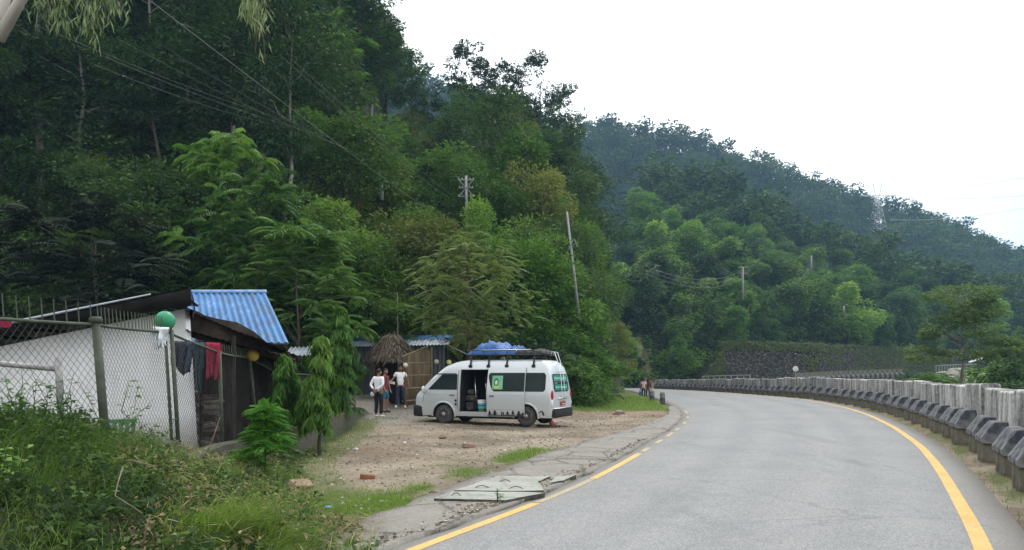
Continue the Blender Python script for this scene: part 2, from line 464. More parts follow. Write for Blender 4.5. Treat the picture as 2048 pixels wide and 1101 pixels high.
    principled(nt, out, c, 0.92, 0, bump(nt, hh, 0.8, 0.05), 0.2)
    return tag(link_mesh('ground', me, m), kind='structure')
SHL = ([0, 8.2, 9.86, 11.07, 13.56, 16.95, 20.1, 25.8, 31.9, 36, 39], [-4.6, -1.93, -1.55, -1.1, -0.21, 0.83, 2.2, 4.45, 6.45, 7.3, 7.9])
def shoulder_l(y): return smooth_curve(*SHL, y)
build_terrain()
# ------------------------------------------------------------------ road, shoulder, edge lines
def strip_sheet(ys, left, right, zfn, cols=10, crown=0.0, skirt=0.0):
    mb = MB(); rows = []
    for y in ys:
        a, b = float(left(y)), float(right(y)); z = float(zfn(y))
        row = []
        if skirt: row.append((a, y, z - skirt))
        for k in range(cols+1):
            t = k/cols
            row.append((a + (b-a)*t, y, z + crown*(4*t*(1-t))))
        if skirt: row.append((b, y, z - skirt))
        rows.append(row)
    return mb.grid(rows)
ysr = list(np.concatenate([np.linspace(-6, 3, 6), np.arange(3.5, 50, 0.5), np.arange(50, 141, 2.5)]))
def asphalt():
    m, nt, out = new_mat('worn_asphalt')
    P = pos(nt, 'world')
    vor = nt.nodes.new('ShaderNodeTexVoronoi'); vor.inputs['Scale'].default_value = 75
    nt.links.new(P, vor.inputs['Vector'])
    ag = ramp(nt, [(0.0, (0.13, 0.135, 0.14)), (0.5, (0.20, 0.205, 0.208)), (1.0, (0.31, 0.31, 0.305))]); nt.links.new(vor.outputs['Color'], ag.inputs['Fac'])
    n1 = noise(nt, P, 0.35, 5, 0.6); n2 = noise(nt, P, 3.5, 6, 0.65); n3 = noise(nt, P, 130, 2)
    g = ramp(nt, [(0.25, (0.74, 0.75, 0.76)), (0.5, (1, 1, 1)), (0.8, (1.18, 1.17, 1.13))]); nt.links.new(mixc(nt, 0.4, n1.outputs['Fac'], n2.outputs['Fac']), g.inputs['Fac'])
    c = mixc(nt, 1.0, ag.outputs['Color'], g.outputs['Color'], 'MULTIPLY')
    # oil and tyre darkening as blotches along the lanes
    n4 = noise(nt, P, 1.1, 3, 0.5, 0.4, (1.0, 0.14, 1)); sp = ramp(nt, [(0.60, (1, 1, 1)), (0.74, (0.80, 0.81, 0.83))]); nt.links.new(n4.outputs['Fac'], sp.inputs['Fac'])
    c = mixc(nt, 1.0, c, sp.outputs['Color'], 'MULTIPLY')
    u = attr(nt, 'across')
    tr = ramp(nt, [(0.0, (1, 1, 1)), (0.14, (1, 1, 1)), (0.22, (1.10, 1.09, 1.07)), (0.31, (.93, .93, .94)), (0.40, (1.08, 1.08, 1.06)), (0.50, (.96, .96, .97)), (0.62, (1.09, 1.08, 1.06)), (0.71, (.92, .925, .935)), (0.80, (1.08, 1.08, 1.06)), (0.90, (1, 1, 1))])
    nt.links.new(math_n(nt, 'ADD', u, math_n(nt, 'MULTIPLY', math_n(nt, 'SUBTRACT', n2.outputs['Fac'], .5), .10)), tr.inputs['Fac'])
    c = mixc(nt, 0.75, c, mixc(nt, 1.0, c, tr.outputs['Color'], 'MULTIPLY'))
    vc = nt.nodes.new('ShaderNodeTexVoronoi'); vc.feature = 'DISTANCE_TO_EDGE'; vc.inputs['Scale'].default_value = .42
    nt.links.new(mixc(nt, .30, P, n2.outputs['Color']), vc.inputs['Vector'])
    ck = ramp(nt, [(0.0, (.76, .76, .76)), (0.012, (1, 1, 1))]); nt.links.new(vc.outputs['Distance'], ck.inputs['Fac'])
    cks = ramp(nt, [(0.47, (0, 0, 0)), (0.58, (1, 1, 1))]); nt.links.new(n1.outputs['Fac'], cks.inputs['Fac'])
    c = mixc(nt, cks.outputs['Color'], c, mixc(nt, 1.0, c, ck.outputs['Color'], 'MULTIPLY'))
    # dust drifting onto the edges
    gr = attr(nt, 'edge'); dn = math_n(nt, 'MULTIPLY', gr, math_n(nt, 'ADD', n2.outputs['Fac'], 0.15), True)
    c = mixc(nt, dn, c, (0.22, 0.20, 0.17))
    h = math_n(nt, 'ADD', vor.outputs['Distance'], math_n(nt, 'MULTIPLY', n3.outputs['Fac'], 0.3))
    principled(nt, out, c, 0.85, 0, bump(nt, h, 0.35, 0.008), 0.3)
    return m
ro = strip_sheet(ysr, lambda y: road_l(y) - 0.30, lambda y: road_r(y) + 0.55, road_z, 16, 0.05, 0.05).build('road', asphalt(), smooth=True)
e_ = ro.data.attributes.new('edge', 'FLOAT', 'POINT')
vals = []
for v in ro.data.vertices:
    a, b = float(road_l(v.co.y)) - 0.3, float(road_r(v.co.y)) + 0.55
    d = min(v.co.x - a, b - v.co.x); vals.append(max(0.0, 1 - d/0.7))
e_.data.foreach_set('value', vals)
e2_ = ro.data.attributes.new('across', 'FLOAT', 'POINT')
e2_.data.foreach_set('value', [(v.co.x - float(road_l(v.co.y)) + .3)/(float(road_r(v.co.y)) - float(road_l(v.co.y)) + .85) for v in ro.data.vertices])
tag(ro, kind='structure')
def crown_z(x, y):
    a, b = float(road_l(y)) - 0.30, float(road_r(y)) + 0.55
    t = (x-a)/(b-a); return float(road_z(y)) + 0.05*4*t*(1-t)
def line_mat(name, wear):
    m, nt, out = new_mat(name)
    P = pos(nt, 'world'); n = noise(nt, P, 14, 5, 0.7); n2 = noise(nt, P, 1.2, 3)
    c = ramp(nt, [(0.3, (0.50, 0.315, 0.085)), (0.7, (0.60, 0.40, 0.14))]); nt.links.new(n2.outputs['Fac'], c.inputs['Fac'])
    w = ramp(nt, [(wear, (0, 0, 0)), (wear+0.10, (1, 1, 1))]); nt.links.new(n.outputs['Fac'], w.inputs['Fac'])
    cc = mixc(nt, w.outputs['Color'], (0.30, 0.27, 0.20), c.outputs['Color'])
    principled(nt, out, cc, 0.75, 0, None, 0.3); return m
LINE_OK, LINE_WORN = line_mat('yellow_line_paint', 0.36), line_mat('worn_yellow_line_paint', 0.52)
def edge_line(fn, y0, y1, w, m, off=0.0, step=0.3):
    rows = []; n = max(2, int((y1-y0)/step))
    for k in range(n+1):
        y = y0 + (y1-y0)*k/n
        dx = (float(fn(y+0.3)) - float(fn(y-0.3)))/0.6
        s = math.hypot(1, dx); nx, ny = 1/s, -dx/s
        xc = float(fn(y)) + off
        row = []
        for d in (-w/2, 0, w/2):
            X, Y = xc + nx*d, y + ny*d
            row.append((X, Y, crown_z(X, Y) + 0.004))
        rows.append(row)
    o = MB().grid(rows).build('road_marking', m); tag(o, kind='structure'); return o
edge_line(road_r, 3, 120, 0.17, LINE_OK)
edge_line(road_l, 3, 10.3, 0.14, LINE_OK)
edge_line(road_l, 10.35, 12.6, 0.12, LINE_WORN)
edge_line(road_l, 12.65, 16.6, 0.13, LINE_OK)
for a, b in ((17.0, 17.9), (19.0, 20.0), (21.0, 22.4), (23.2, 24.2), (26.2, 27.3), (29.5, 30.5), (33, 35)):
    edge_line(road_l, a, b, 0.12, LINE_WORN)
def cracked_concrete(name, c0, c1, crack=0.5, moss=0.0):
    m, nt, out = new_mat(name)
    P = pos(nt, 'world'); n1 = noise(nt, P, 1.3, 6, 0.62); n2 = noise(nt, P, 16, 5, 0.7); n3 = noise(nt, P, 60, 3, 0.7)
    r = ramp(nt, [(0.3, c0), (0.7, c1)]); nt.links.new(mixc(nt, 0.5, n1.outputs['Fac'], n2.outputs['Fac']), r.inputs['Fac'])
    v = nt.nodes.new('ShaderNodeTexVoronoi'); v.feature = 'DISTANCE_TO_EDGE'; v.inputs['Scale'].default_value = 1.1
    wv = mixc(nt, 0.25, P, n2.outputs['Color'])
    nt.links.new(wv, v.inputs['Vector'])
    cr = ramp(nt, [(0.0, (1, 1, 1)), (0.018, (0, 0, 0))]); nt.links.new(v.outputs['Distance'], cr.inputs['Fac'])
    c = mixc(nt, math_n(nt, 'MULTIPLY', cr.outputs['Color'], crack), r.outputs['Color'], (0.05, 0.045, 0.04))
    if moss:
        ms = ramp(nt, [(0.5, (0, 0, 0)), (0.62, (1, 1, 1))]); nt.links.new(n1.outputs['Fac'], ms.inputs['Fac'])
        c = mixc(nt, math_n(nt, 'MULTIPLY', ms.outputs['Color'], moss), c, (0.06, 0.08, 0.025))
    h = math_n(nt, 'SUBTRACT', math_n(nt, 'ADD', n2.outputs['Fac'], math_n(nt, 'MULTIPLY', n3.outputs['Fac'], 0.5)), math_n(nt, 'MULTIPLY', cr.outputs['Color'], crack))
    principled(nt, out, c, 0.9, 0, bump(nt, h, 0.7, 0.03), 0.25)
    return m
SHOULDER = cracked_concrete('broken_concrete_shoulder', (0.15, 0.14, 0.122), (0.29, 0.275, 0.248), 0.7)
sh = strip_sheet(list(np.arange(3.5, 39.1, 0.25)), shoulder_l, lambda y: road_l(y) - 0.26, lambda y: 0.035, 6, 0.012, 0.12)
for i, v in enumerate(sh.v):
    x, y, z = v
    if z > 0: sh.v[i] = (x + 0.16*(vnoise(x*1.5, y*1.5, 4)-0.5), y, z + 0.05*(float(fbm(x*2, y*2, 6))-0.5) + (0.006 if x > road_l(y)-0.3 else 0))
tag(sh.build('road_shoulder', SHOULDER, smooth=True), kind='structure')
# drain cover slabs resting on the shoulder
SLAB = cracked_concrete('pale_concrete_slab', (0.25, 0.26, 0.235), (0.39, 0.40, 0.37), 0.3, 0.3)
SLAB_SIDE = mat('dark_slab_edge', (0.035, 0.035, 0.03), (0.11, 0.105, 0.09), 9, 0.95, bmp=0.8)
def slab(name, pts, z0, z1, label, tilt=0.0):
    """pts: px,py on the slab's own top plane, clockwise"""
    w = []
    for px, py in pts:
        Y = (CAMH - z1) * FPX / (py - HOR); w.append(((px-1024)*Y/FPX, Y))
    cx = sum(p[0] for p in w)/len(w); cyy = sum(p[1] for p in w)/len(w)
    # roughen the outline
    rng = random.Random(len(label)); o2 = []
    for i in range(len(w)):
        a, b = w[i], w[(i+1) % len(w)]
        n = max(1, int(math.hypot(b[0]-a[0], b[1]-a[1])/0.12))
        for k in range(n):
            t = k/n; j = 0.016 if k else 0
            o2.append((a[0]+(b[0]-a[0])*t + rng.uniform(-j, j), a[1]+(b[1]-a[1])*t + rng.uniform(-j, j)))
    mb = MB(); n = len(o2)
    top = [(x-cx, y-cyy, z1 + tilt*(y-cyy)) for x, y in o2]; bot = [(x-cx + rng.uniform(-.02, .02), y-cyy + rng.uniform(-.02, .02), z0) for x, y in o2]
    mb.add(top + bot, [list(range(n))], 0)
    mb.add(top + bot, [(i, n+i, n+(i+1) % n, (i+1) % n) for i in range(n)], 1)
    r = empty(name, (cx, cyy, 0), 0, label, 'slab', 'concrete drain cover slabs')
    mb.build('slab_body', [SLAB, SLAB_SIDE], r)
    return r
IRON = mat('rusty_iron', (0.035, 0.025, 0.02), (0.09, 0.05, 0.03), 20, 0.8)
s1 = slab('drain_cover_slab', [(868, 997), (905, 983), (1042, 984), (1090, 986), (1010, 1001)], -0.03, 0.075, 'pale concrete drain cover slab nearest the camera, with a weed at its corner')
s2 = slab('drain_cover_slab', [(908, 981), (998, 952), (1100, 953), (1076, 963), (1083, 972), (1088, 981), (1040, 982)], -0.03, 0.08, 'pale concrete drain cover slab with iron lifting loops and a broken corner')
s3 = slab('drain_cover_slab', [(1110, 953), (1152, 950), (1128, 961), (1098, 966)], -0.03, 0.07, 'small broken piece of concrete drain cover beside the broken corner')
def loop_on(slab_, px, py, w):
    Y = (CAMH - 0.08)*FPX/(py-HOR); x = (px-1024)*Y/FPX
    pts = [(x - w + 2*w*t, Y + 0.05*math.sin(t*math.pi), 0.07 + 0.035*math.sin(t*math.pi)) for t in np.linspace(0, 1, 9)]
    MB().tube(pts, 0.006, 5).build('lifting_loop', IRON, slab_, rel=True)
loop_on(s2, 964, 976, .12); loop_on(s2, 1032, 978, .12); loop_on(s2, 1010, 964, .10); loop_on(s1, 912, 991, .07)
# ------------------------------------------------------------------ parapet blocks along the right edge
def streaked(name):
    m, nt, out = new_mat(name)
    P = pos(nt)
    oi = nt.nodes.new('ShaderNodeObjectInfo')
    va = nt.nodes.new('ShaderNodeVectorMath'); va.operation = 'ADD'
    cx = nt.nodes.new('ShaderNodeCombineXYZ'); nt.links.new(math_n(nt, 'MULTIPLY', oi.outputs['Random'], 37.0), cx.inputs[0]); nt.links.new(math_n(nt, 'MULTIPLY', oi.outputs['Random'], 11.0), cx.inputs[1])
    nt.links.new(P, va.inputs[0]); nt.links.new(cx.outputs[0], va.inputs[1]); Q = va.outputs[0]
    s = noise(nt, Q, 3.0, 3, 0.55, 0.4, (1, 1, 0.16)); n2 = noise(nt, Q, 11, 5, 0.7)
    r = ramp(nt, [(0.37, (0.05, 0.052, 0.055)), (0.47, (0.24, 0.24, 0.235)), (0.60, (0.54, 0.54, 0.525))])
    nt.links.new(mixc(nt, 0.42, s.outputs['Fac'], n2.outputs['Fac']), r.inputs['Fac'])
    val = nt.nodes.new('ShaderNodeMapRange'); nt.links.new(oi.outputs['Random'], val.inputs['Value'])
    val.inputs['To Min'].default_value = 0.84; val.inputs['To Max'].default_value = 1.04
    c = mixc(nt, 1.0, r.outputs['Color'], val.outputs[0], 'MULTIPLY')
    principled(nt, out, c, 0.88, 0, bump(nt, n2.outputs['Fac'], 0.4, 0.02), 0.25)
    return m
WALLW = streaked('streaked_whitewashed_concrete')
CAPD = mat('faded_black_paint', (0.058, 0.064, 0.08), (0.27, 0.27, 0.265), 4, 0.8, bmp=0.12, detail=8, lo=.42, hi=.75)
MOSSC = mat('mossy_concrete', (0.05, 0.052, 0.026), (0.21, 0.19, 0.155), 4, 0.92, bmp=0.6, detail=6)
def block_meshes():
    # local x along the road, y away from the road (wall face at y=0, kerb at y<0)
    a = MB()
    prof = [(0, 0.0), (0, 1.38), (0.03, 1.41), (0.33, 1.41), (0.36, 1.38), (0.36, 0.0)]
    a.prism(prof, lambda p, q, d: (d, p, q), -1.0, 1.0)
    b = MB()
    b.prism([(-0.012, 0.80), (-0.22, 0.79), (-0.44, 0.47), (-0.44, 0.39), (-0.41, 0.355), (-0.012, 0.355)], lambda p, q, d: (d, p, q), -0.42, 0.42)
    c = MB()
    c.prism([(-0.014, 0.352), (-0.39, 0.352), (-0.40, -0.12), (-0.014, -0.12)], lambda p, q, d: (d, p, q), -0.36, 0.36)
    return a, b, c
def make_block():
    r = empty('parapet_block')
    a, b, c = block_meshes()
    for mb_, nm, m_ in ((a, 'wall_slab', WALLW), (b, 'sloped_cap', CAPD), (c, 'kerb_base', MOSSC)):
        o = mb_.build(nm, m_, r); bm = bmesh.new(); bm.from_mesh(o.data)
        bmesh.ops.bevel(bm, geom=bm.edges[:], offset=.010, segments=1, affect='EDGES', profile=.6)
        bmesh.ops.subdivide_edges(bm, edges=[e for e in bm.edges if e.calc_length() > .25], cuts=5, use_grid_fill=True)
        for v in bm.verts:
            q = v.co; n_ = Vector((vnoise(q.x*9, q.z*9+q.y*3, 1)-.5, vnoise(q.x*9+5, q.z*9, 2)-.5, vnoise(q.y*9+7, q.x*9, 3)-.5)); v.co = q + n_*.007
        bm.to_mesh(o.data); bm.free(); o.data.update()
    return r
blk = make_block()
blk['category'] = 'barrier'
rngb = random.Random(3)
ORD = ['second', 'third', 'fourth', 'fifth', 'sixth', 'seventh', 'eighth', 'ninth', 'tenth', 'eleventh', 'twelfth', 'thirteenth', 'fourteenth', 'fifteenth', 'sixteenth', 'seventeenth', 'eighteenth', 'nineteenth', 'twentieth']
def bar_x(y): return float(road_r(y))
y = 8.4; bl = []; k = 0
while y < 121:
    dx = (bar_x(y+1) - bar_x(y-1))/2; s = math.hypot(1, dx)
    nx, ny = 1/s, -dx/s                     # away from the road
    off = 1.30 + (0.03 if k % 2 else -0.02) + rngb.uniform(-.015, .015)
    cx, cyy = bar_x(y) + nx*off, y + ny*off
    o = blk if k == 0 else copy_tree(blk)
    o.location = (cx, cyy, float(road_z(y)) + rngb.uniform(-0.025, 0.025))
    o.rotation_euler = (0, 0, math.atan2(-ny, -nx) + math.pi/2 + R(rngb.uniform(-3.5, 3.5)))
    o.scale = (rngb.uniform(.97, 1.03), rngb.uniform(.94, 1.08), rngb.uniform(.96, 1.03)); o.rotation_euler.x = R(rngb.uniform(-1.5, 1.5)); o.rotation_euler.y = R(rngb.uniform(-1.2, 1.2))
    o['group'] = 'parapet blocks along the outer edge of the road'
    if k == 0: o['label'] = 'tall streaked parapet block with dark sloped cap, closest to the camera'
    elif k < 20: o['label'] = 'streaked whitewashed parapet block with dark sloped cap, %s in line from the camera' % ORD[k-1]
    else: o['label'] = 'small far parapet block in the distant stretch of the barrier along the curve'
    bl.append(o); k += 1
    y += 2.02/s
for y_ in (6.55, 4.75, 2.95):
    dx = (bar_x(y_+1) - bar_x(y_-1))/2; s = math.hypot(1, dx); nx, ny = 1/s, -dx/s
    o = copy_tree(blk); o.location = (bar_x(y_) + nx*1.30, y_ + ny*1.30, 0); o.rotation_euler = (0, 0, math.atan2(-ny, -nx) + math.pi/2)
    o['label'] = 'parapet block standing just outside the right edge of the picture'; o['group'] = 'parapet blocks beside the camera'
# the same blocks on the road where it comes back below the stone wall
for q, px in enumerate(np.linspace(1596, 1800, 22)):
    Y = float(np.interp(px, [1596, 1800], [121, 140]))
    o = copy_tree(blk)
    o.location = ((px-1024)*Y/FPX, Y, float(np.interp(px, [1596, 1800], [0.25, 1.0])))
    o.rotation_euler = (0, 0, R(40))
    o['label'] = 'tiny dark parapet block on the far road below the mossy stone wall'
    for c_ in o.children:
        if c_.name.startswith('wall_slab'): c_.material_slots[0].link = 'OBJECT'; c_.material_slots[0].material = MOSSC
    o['group'] = 'parapet blocks on the far road'
# ------------------------------------------------------------------ far stone retaining wall
def stone_wall_mat():
    m, nt, out = new_mat('mossy_rubble_stone')
    P = pos(nt, 'world')
    v = nt.nodes.new('ShaderNodeTexVoronoi'); v.inputs['Scale'].default_value = 2.3
    mp = nt.nodes.new('ShaderNodeMapping'); mp.inputs['Scale'].default_value = (0.8, 0.8, 1.9); nt.links.new(P, mp.inputs['Vector'])
    nt.links.new(mp.outputs[0], v.inputs['Vector'])
    st = ramp(nt, [(0.0, (0.050, 0.043, 0.035)), (0.6, (0.115, 0.10, 0.082)), (0.9, (0.18, 0.165, 0.14)), (1.0, (0.50, 0.49, 0.46))])
    nt.links.new(v.outputs['Color'], st.inputs['Fac'])
    d = ramp(nt, [(0.30, (.8, .8, .8)), (0.55, (0.2, 0.2, 0.2))]); nt.links.new(v.outputs['Distance'], d.inputs['Fac'])
    c = mixc(nt, 1, st.outputs['Color'], d.outputs['Color'], 'MULTIPLY')
    n = noise(nt, P, 0.22, 6, 0.7); ms = ramp(nt, [(0.46, (0, 0, 0)), (0.6, (1, 1, 1))])
    gx = nt.nodes.new('ShaderNodeSeparateXYZ'); nt.links.new(P, gx.inputs[0])
    mr = nt.nodes.new('ShaderNodeMapRange'); nt.links.new(gx.outputs[0], mr.inputs['Value'])
    mr.inputs['From Min'].default_value = 52; mr.inputs['From Max'].default_value = 78; mr.inputs['To Min'].default_value = -0.14; mr.inputs['To Max'].default_value = 0.10
    nt.links.new(math_n(nt, 'ADD', n.outputs['Fac'], mr.outputs[0]), ms.inputs['Fac'])
    c = mixc(nt, math_n(nt, 'MULTIPLY', ms.outputs['Color'], 0.85), c, (0.032, 0.045, 0.02))
    principled(nt, out, c, 0.95, 0, bump(nt, v.outputs['Distance'], 0.6, 0.1), 0.2)
    return m
rows = []; wallr = empty('stone_retaining_wall', (35.5, 129, 1), 0, 'long dark stone retaining wall with moss along the far road under the wooded hill', 'wall')
for px in np.linspace(1440, 2330, 60):
    Y = float(np.interp(px, *YW)) - 0.7
    x = (px-1024)*Y/FPX
    zt = 6.6 + 0.35*float(vnoise(px*0.05, 0.5, 8)) - 0.9*float(sstep(1500, 1440, px)); zb = -1.0
    rows.append([(x, Y - 0.9*(1-t), zb + (zt-zb)*t) for t in np.linspace(0, 1, 7)] + [(x, Y + 0.7, zt)])
MB().grid(rows).build('stone_face', stone_wall_mat(), wallr, rel=True)
# ------------------------------------------------------------------ foliage
def mesh_quads(name, V, tint, mats, parent=None):
    """V (n,4,3) leaf quads, tint (n,) -> one mesh object"""
    n = len(V)
    me = bpy.data.meshes.new(name)
    me.vertices.add(4*n); me.vertices.foreach_set('co', np.ascontiguousarray(V, dtype=np.float32).ravel())
    me.loops.add(4*n); me.loops.foreach_set('vertex_index', np.arange(4*n, dtype=np.int32))
    me.polygons.add(n); me.polygons.foreach_set('loop_start', np.arange(0, 4*n, 4, dtype=np.int32))
    t = me.attributes.new('tint', 'FLOAT', 'FACE'); t.data.foreach_set('value', np.clip(tint, 0, 1).astype(np.float32))
    me.update(calc_edges=True)
    return link_mesh(name, me, mats, parent)
def nrm(a): return a / np.maximum(np.linalg.norm(a, axis=-1, keepdims=True), 1e-9)
def rdir(rng, n): return nrm(rng.normal(size=(n, 3)))
def leaves(P, D, N, L, W, fold=0.3, curl=0.0):
    """diamond leaves: base P, along D, facing N"""
    D = nrm(D); S = nrm(np.cross(D, N)); N = nrm(np.cross(S, D))
    L = np.asarray(L)[:, None]; W = np.asarray(W)[:, None]
    mid = P + D*L*0.45
    up = N*W*fold*0.5
    return np.stack([P, mid + S*W*0.5 + up, P + D*L - N*L*curl, mid - S*W*0.5 + up], 1)
def cluster_leaves(rng, C, Rr, n_per, L, W, out_from, droop=0.35, flat=0.7, up=0.45):
    m = len(C); n = m*n_per
    ci = np.repeat(np.arange(m), n_per)
    u = rdir(rng, n); rad = rng.uniform(0.25, 1.0, n)**0.45
    u2 = u.copy(); u2[:, 2] *= flat
    P = C[ci] + u2*(Rr[ci]*rad)[:, None]
    D = u + 0.6*nrm(P - out_from) + 0.5*rdir(rng, n); D[:, 2] = D[:, 2]*0.5 - droop
    N = np.array([0, 0, up]) + 0.45*rdir(rng, n) + 0.75*u + 0.35*nrm(P - out_from)
    s = rng.uniform(0.65, 1.3, n)
    V = leaves(P, D, N, L*s, W*s, 0.35, 0.08)
    ct = rng.uniform(0, 1, m)
    tint = 0.5*ct[ci] + 0.5*rng.uniform(0, 1, n)
    return V, tint
def limb_pts(rng, a, b, n=5, wob=0.12, sag=0.1):
    a = np.array(a, float); b = np.array(b, float); L = np.linalg.norm(b-a)
    pts = []
    for i in range(n):
        t = i/(n-1); p = a + (b-a)*t
        p = p + rng.normal(size=3)*wob*L*0.3*math.sin(math.pi*t); p[2] += sag*L*math.sin(math.pi*t)
        pts.append(p)
    return pts
def crown_centres(rng, n, h, base, r, shape):
    t = rng.uniform(0, 1, n)
    if shape == 'round': w = np.sqrt(np.maximum(0, 1-(2*t-1)**2))*0.95 + 0.05
    elif shape == 'tall': w = np.sin(np.pi*np.clip(0.12+0.8*t, 0, 1))**0.8
    elif shape == 'cone': w = np.where(t < 0.2, 0.4+3*t, 1.0 - 0.88*(t-0.2)/0.8)
    elif shape == 'flat': w = 0.35+0.65*np.sin(np.pi*np.clip(0.25+0.7*t, 0, 1))
    else: w = np.ones(n)
    # uneven lobes around the trunk
    a = rng.uniform(0, 2*np.pi, n)
    ph = rng.uniform(0, 2*np.pi, 3)
    lob = 1 + 0.24*np.sin(2*a+ph[0]+3*t) + 0.2*np.sin(3*a+ph[1]-5*t) + 0.14*np.sin(5*a + ph[2] + 7*t)
    rad = r*w*lob*np.sqrt(rng.uniform(0.12, 1, n))
    return np.stack([rad*np.cos(a), rad*np.sin(a), base + (h-base)*t], -1)
BARK = mat('grey_brown_bark', (0.035, 0.03, 0.024), (0.10, 0.085, 0.07), 5, 0.95, bmp=0.6, stretch=(1, 1, 0.15))
PALEBARK = mat('pale_grey_bark', (0.12, 0.115, 0.10), (0.26, 0.25, 0.23), 3, 0.9, bmp=0.3, stretch=(1, 1, 0.3))
DARK = leaf_mat('dark_glossy_leaf', [(0, (0.016, 0.034, 0.015)), (0.6, (0.030, 0.058, 0.021)), (1, (0.052, 0.088, 0.027))], 0.22, 0.5, 0.22)
MID = leaf_mat('mid_green_leaf', [(0, (0.024, 0.052, 0.016)), (0.6, (0.046, 0.092, 0.022)), (1, (0.080, 0.135, 0.030))], 0.28, 0.55, 0.2)
BRIGHT = leaf_mat('fresh_green_leaf', [(0, (0.032, 0.075, 0.014)), (0.6, (0.066, 0.132, 0.024)), (1, (0.125, 0.195, 0.035))], 0.32, 0.5, 0.22)
YELLOW = leaf_mat('yellow_green_leaf', [(0, (0.050, 0.080, 0.014)), (0.5, (0.110, 0.145, 0.020)), (1, (0.19, 0.21, 0.03))], 0.35, 0.55, 0.2)
OLIVE = leaf_mat('olive_brown_leaf', [(0, (0.036, 0.050, 0.016)), (0.55, (0.070, 0.088, 0.026)), (1, (0.125, 0.120, 0.042))], 0.3, 0.6, 0.2)
GREYG = leaf_mat('grey_green_fine_leaf', [(0, (0.050, 0.062, 0.030)), (0.6, (0.085, 0.100, 0.050)), (1, (0.135, 0.145, 0.080))], 0.3, 0.6, 0.2)
FARL = leaf_mat('hillside_leaf', [(0, (0.018, 0.042, 0.013)), (0.5, (0.042, 0.085, 0.021)), (1, (0.088, 0.132, 0.031))], 0.2, 0.6, 0.2)
FARD = leaf_mat('far_ridge_leaf', [(0, (0.013, 0.028, 0.012)), (0.5, (0.030, 0.058, 0.018)), (1, (0.062, 0.094, 0.026))], 0.15, 0.7, 0.1)
PURPLE = leaf_mat('dark_dull_leaf', [(0, (0.010, 0.013, 0.010)), (0.6, (0.020, 0.027, 0.018)), (1, (0.034, 0.044, 0.030))], 0.12, 0.6, 0.1)

def wood(rng, h, base, C, r0, nl, trunk_top=0.8, lean=0.03, mb=None):
    mb = mb or MB()
    top = np.array([rng.normal()*lean*h, rng.normal()*lean*h, h*trunk_top])
    tp = limb_pts(rng, (0, 0, -0.6), top, 7, 0.05, 0)
    mb.tube(tp, [r0*1.25 if i == 0 else r0*(1 - 0.86*i/6) for i in range(7)], 8)
    order = rng.permutation(len(C))[:nl]
    for i in order:
        c = C[i]; zb = max(base*0.75, min(c[2] - 0.35*np.hypot(c[0], c[1]) - 0.3, h*trunk_top*0.92))
        t = (zb+0.6)/(h*trunk_top+0.6); p0 = top*np.array([t, t, 0]) + np.array([0, 0, zb])
        rr = max(0.02, r0*(1-0.8*t)*0.5)
        mb.tube(limb_pts(rng, p0, c, 5, 0.16, 0.06), [rr, rr*0.8, rr*0.6, rr*0.4, 0.012], 5, caps=False)
    return mb
def make_tree(name, seed, h=10, base=2.5, r=3.5, nc=70, cr=(0.6, 1.15), npl=120, L=0.24, W=0.12, shape='round', lm=None, bark=None, r0=0.17, nl=14, droop=0.35, flat=0.7, trunk_top=0.8, shift=(0, 0)):
    rng = np.random.default_rng(seed)
    C = crown_centres(rng, nc, h-0.4, base, r, shape)
    C[:, 0] += shift[0]*(C[:, 2]-base)/(h-base); C[:, 1] += shift[1]*(C[:, 2]-base)/(h-base)
    Rr = rng.uniform(cr[0], cr[1], nc)
    V, t = cluster_leaves(rng, C, Rr, npl, L, W, np.array([0, 0, base + 0.3*(h-base)]), droop, flat)
    root = empty(name)
    wood(rng, h, base, C, r0, nl, trunk_top).build('trunk', bark or BARK, root, smooth=True)
    mesh_quads('crown', V, t, lm or MID, root)
    return root
def frond_leaves(rng, P, D, length, pairs, L, W, sag=0.45):
    """pinnate fronds: base P (n,3), direction D, each with 'pairs' leaflet pairs along an arching stalk"""
    n = len(P); D = nrm(D); out = []; tt = []
    side = nrm(np.cross(D, np.array([0, 0, 1.0]) + 0.15*rng.normal(size=(n, 3))))
    upv = np.cross(side, D)
    fr = rng.uniform(0, 1, n)
    for k in range(pairs + 1):
        t = (k + 1)/(pairs + 1)
        c = P + D*(length*t)[:, None] - np.array([0, 0, 1.0])*(sag*length*t*t)[:, None]
        tang = nrm(D - np.array([0, 0, 1.0])*(2*sag*t))
        for s in ((-1, 1) if k < pairs else (0,)):
            d = nrm(side*s*1.0 + tang*(0.55 if s else 1.0) - np.array([0, 0, 0.28]))
            sz = (0.65 + 0.7*math.sin(math.pi*min(1, t*0.85+0.1)))*rng.uniform(0.85, 1.15, n)
            out.append(leaves(c, d, upv + 0.15*rng.normal(size=(n, 3)), L*sz, W*sz, 0.25, 0.1)); tt.append(0.6*fr + 0.4*rng.uniform(0, 1, n))
    return np.concatenate(out), np.concatenate(tt)
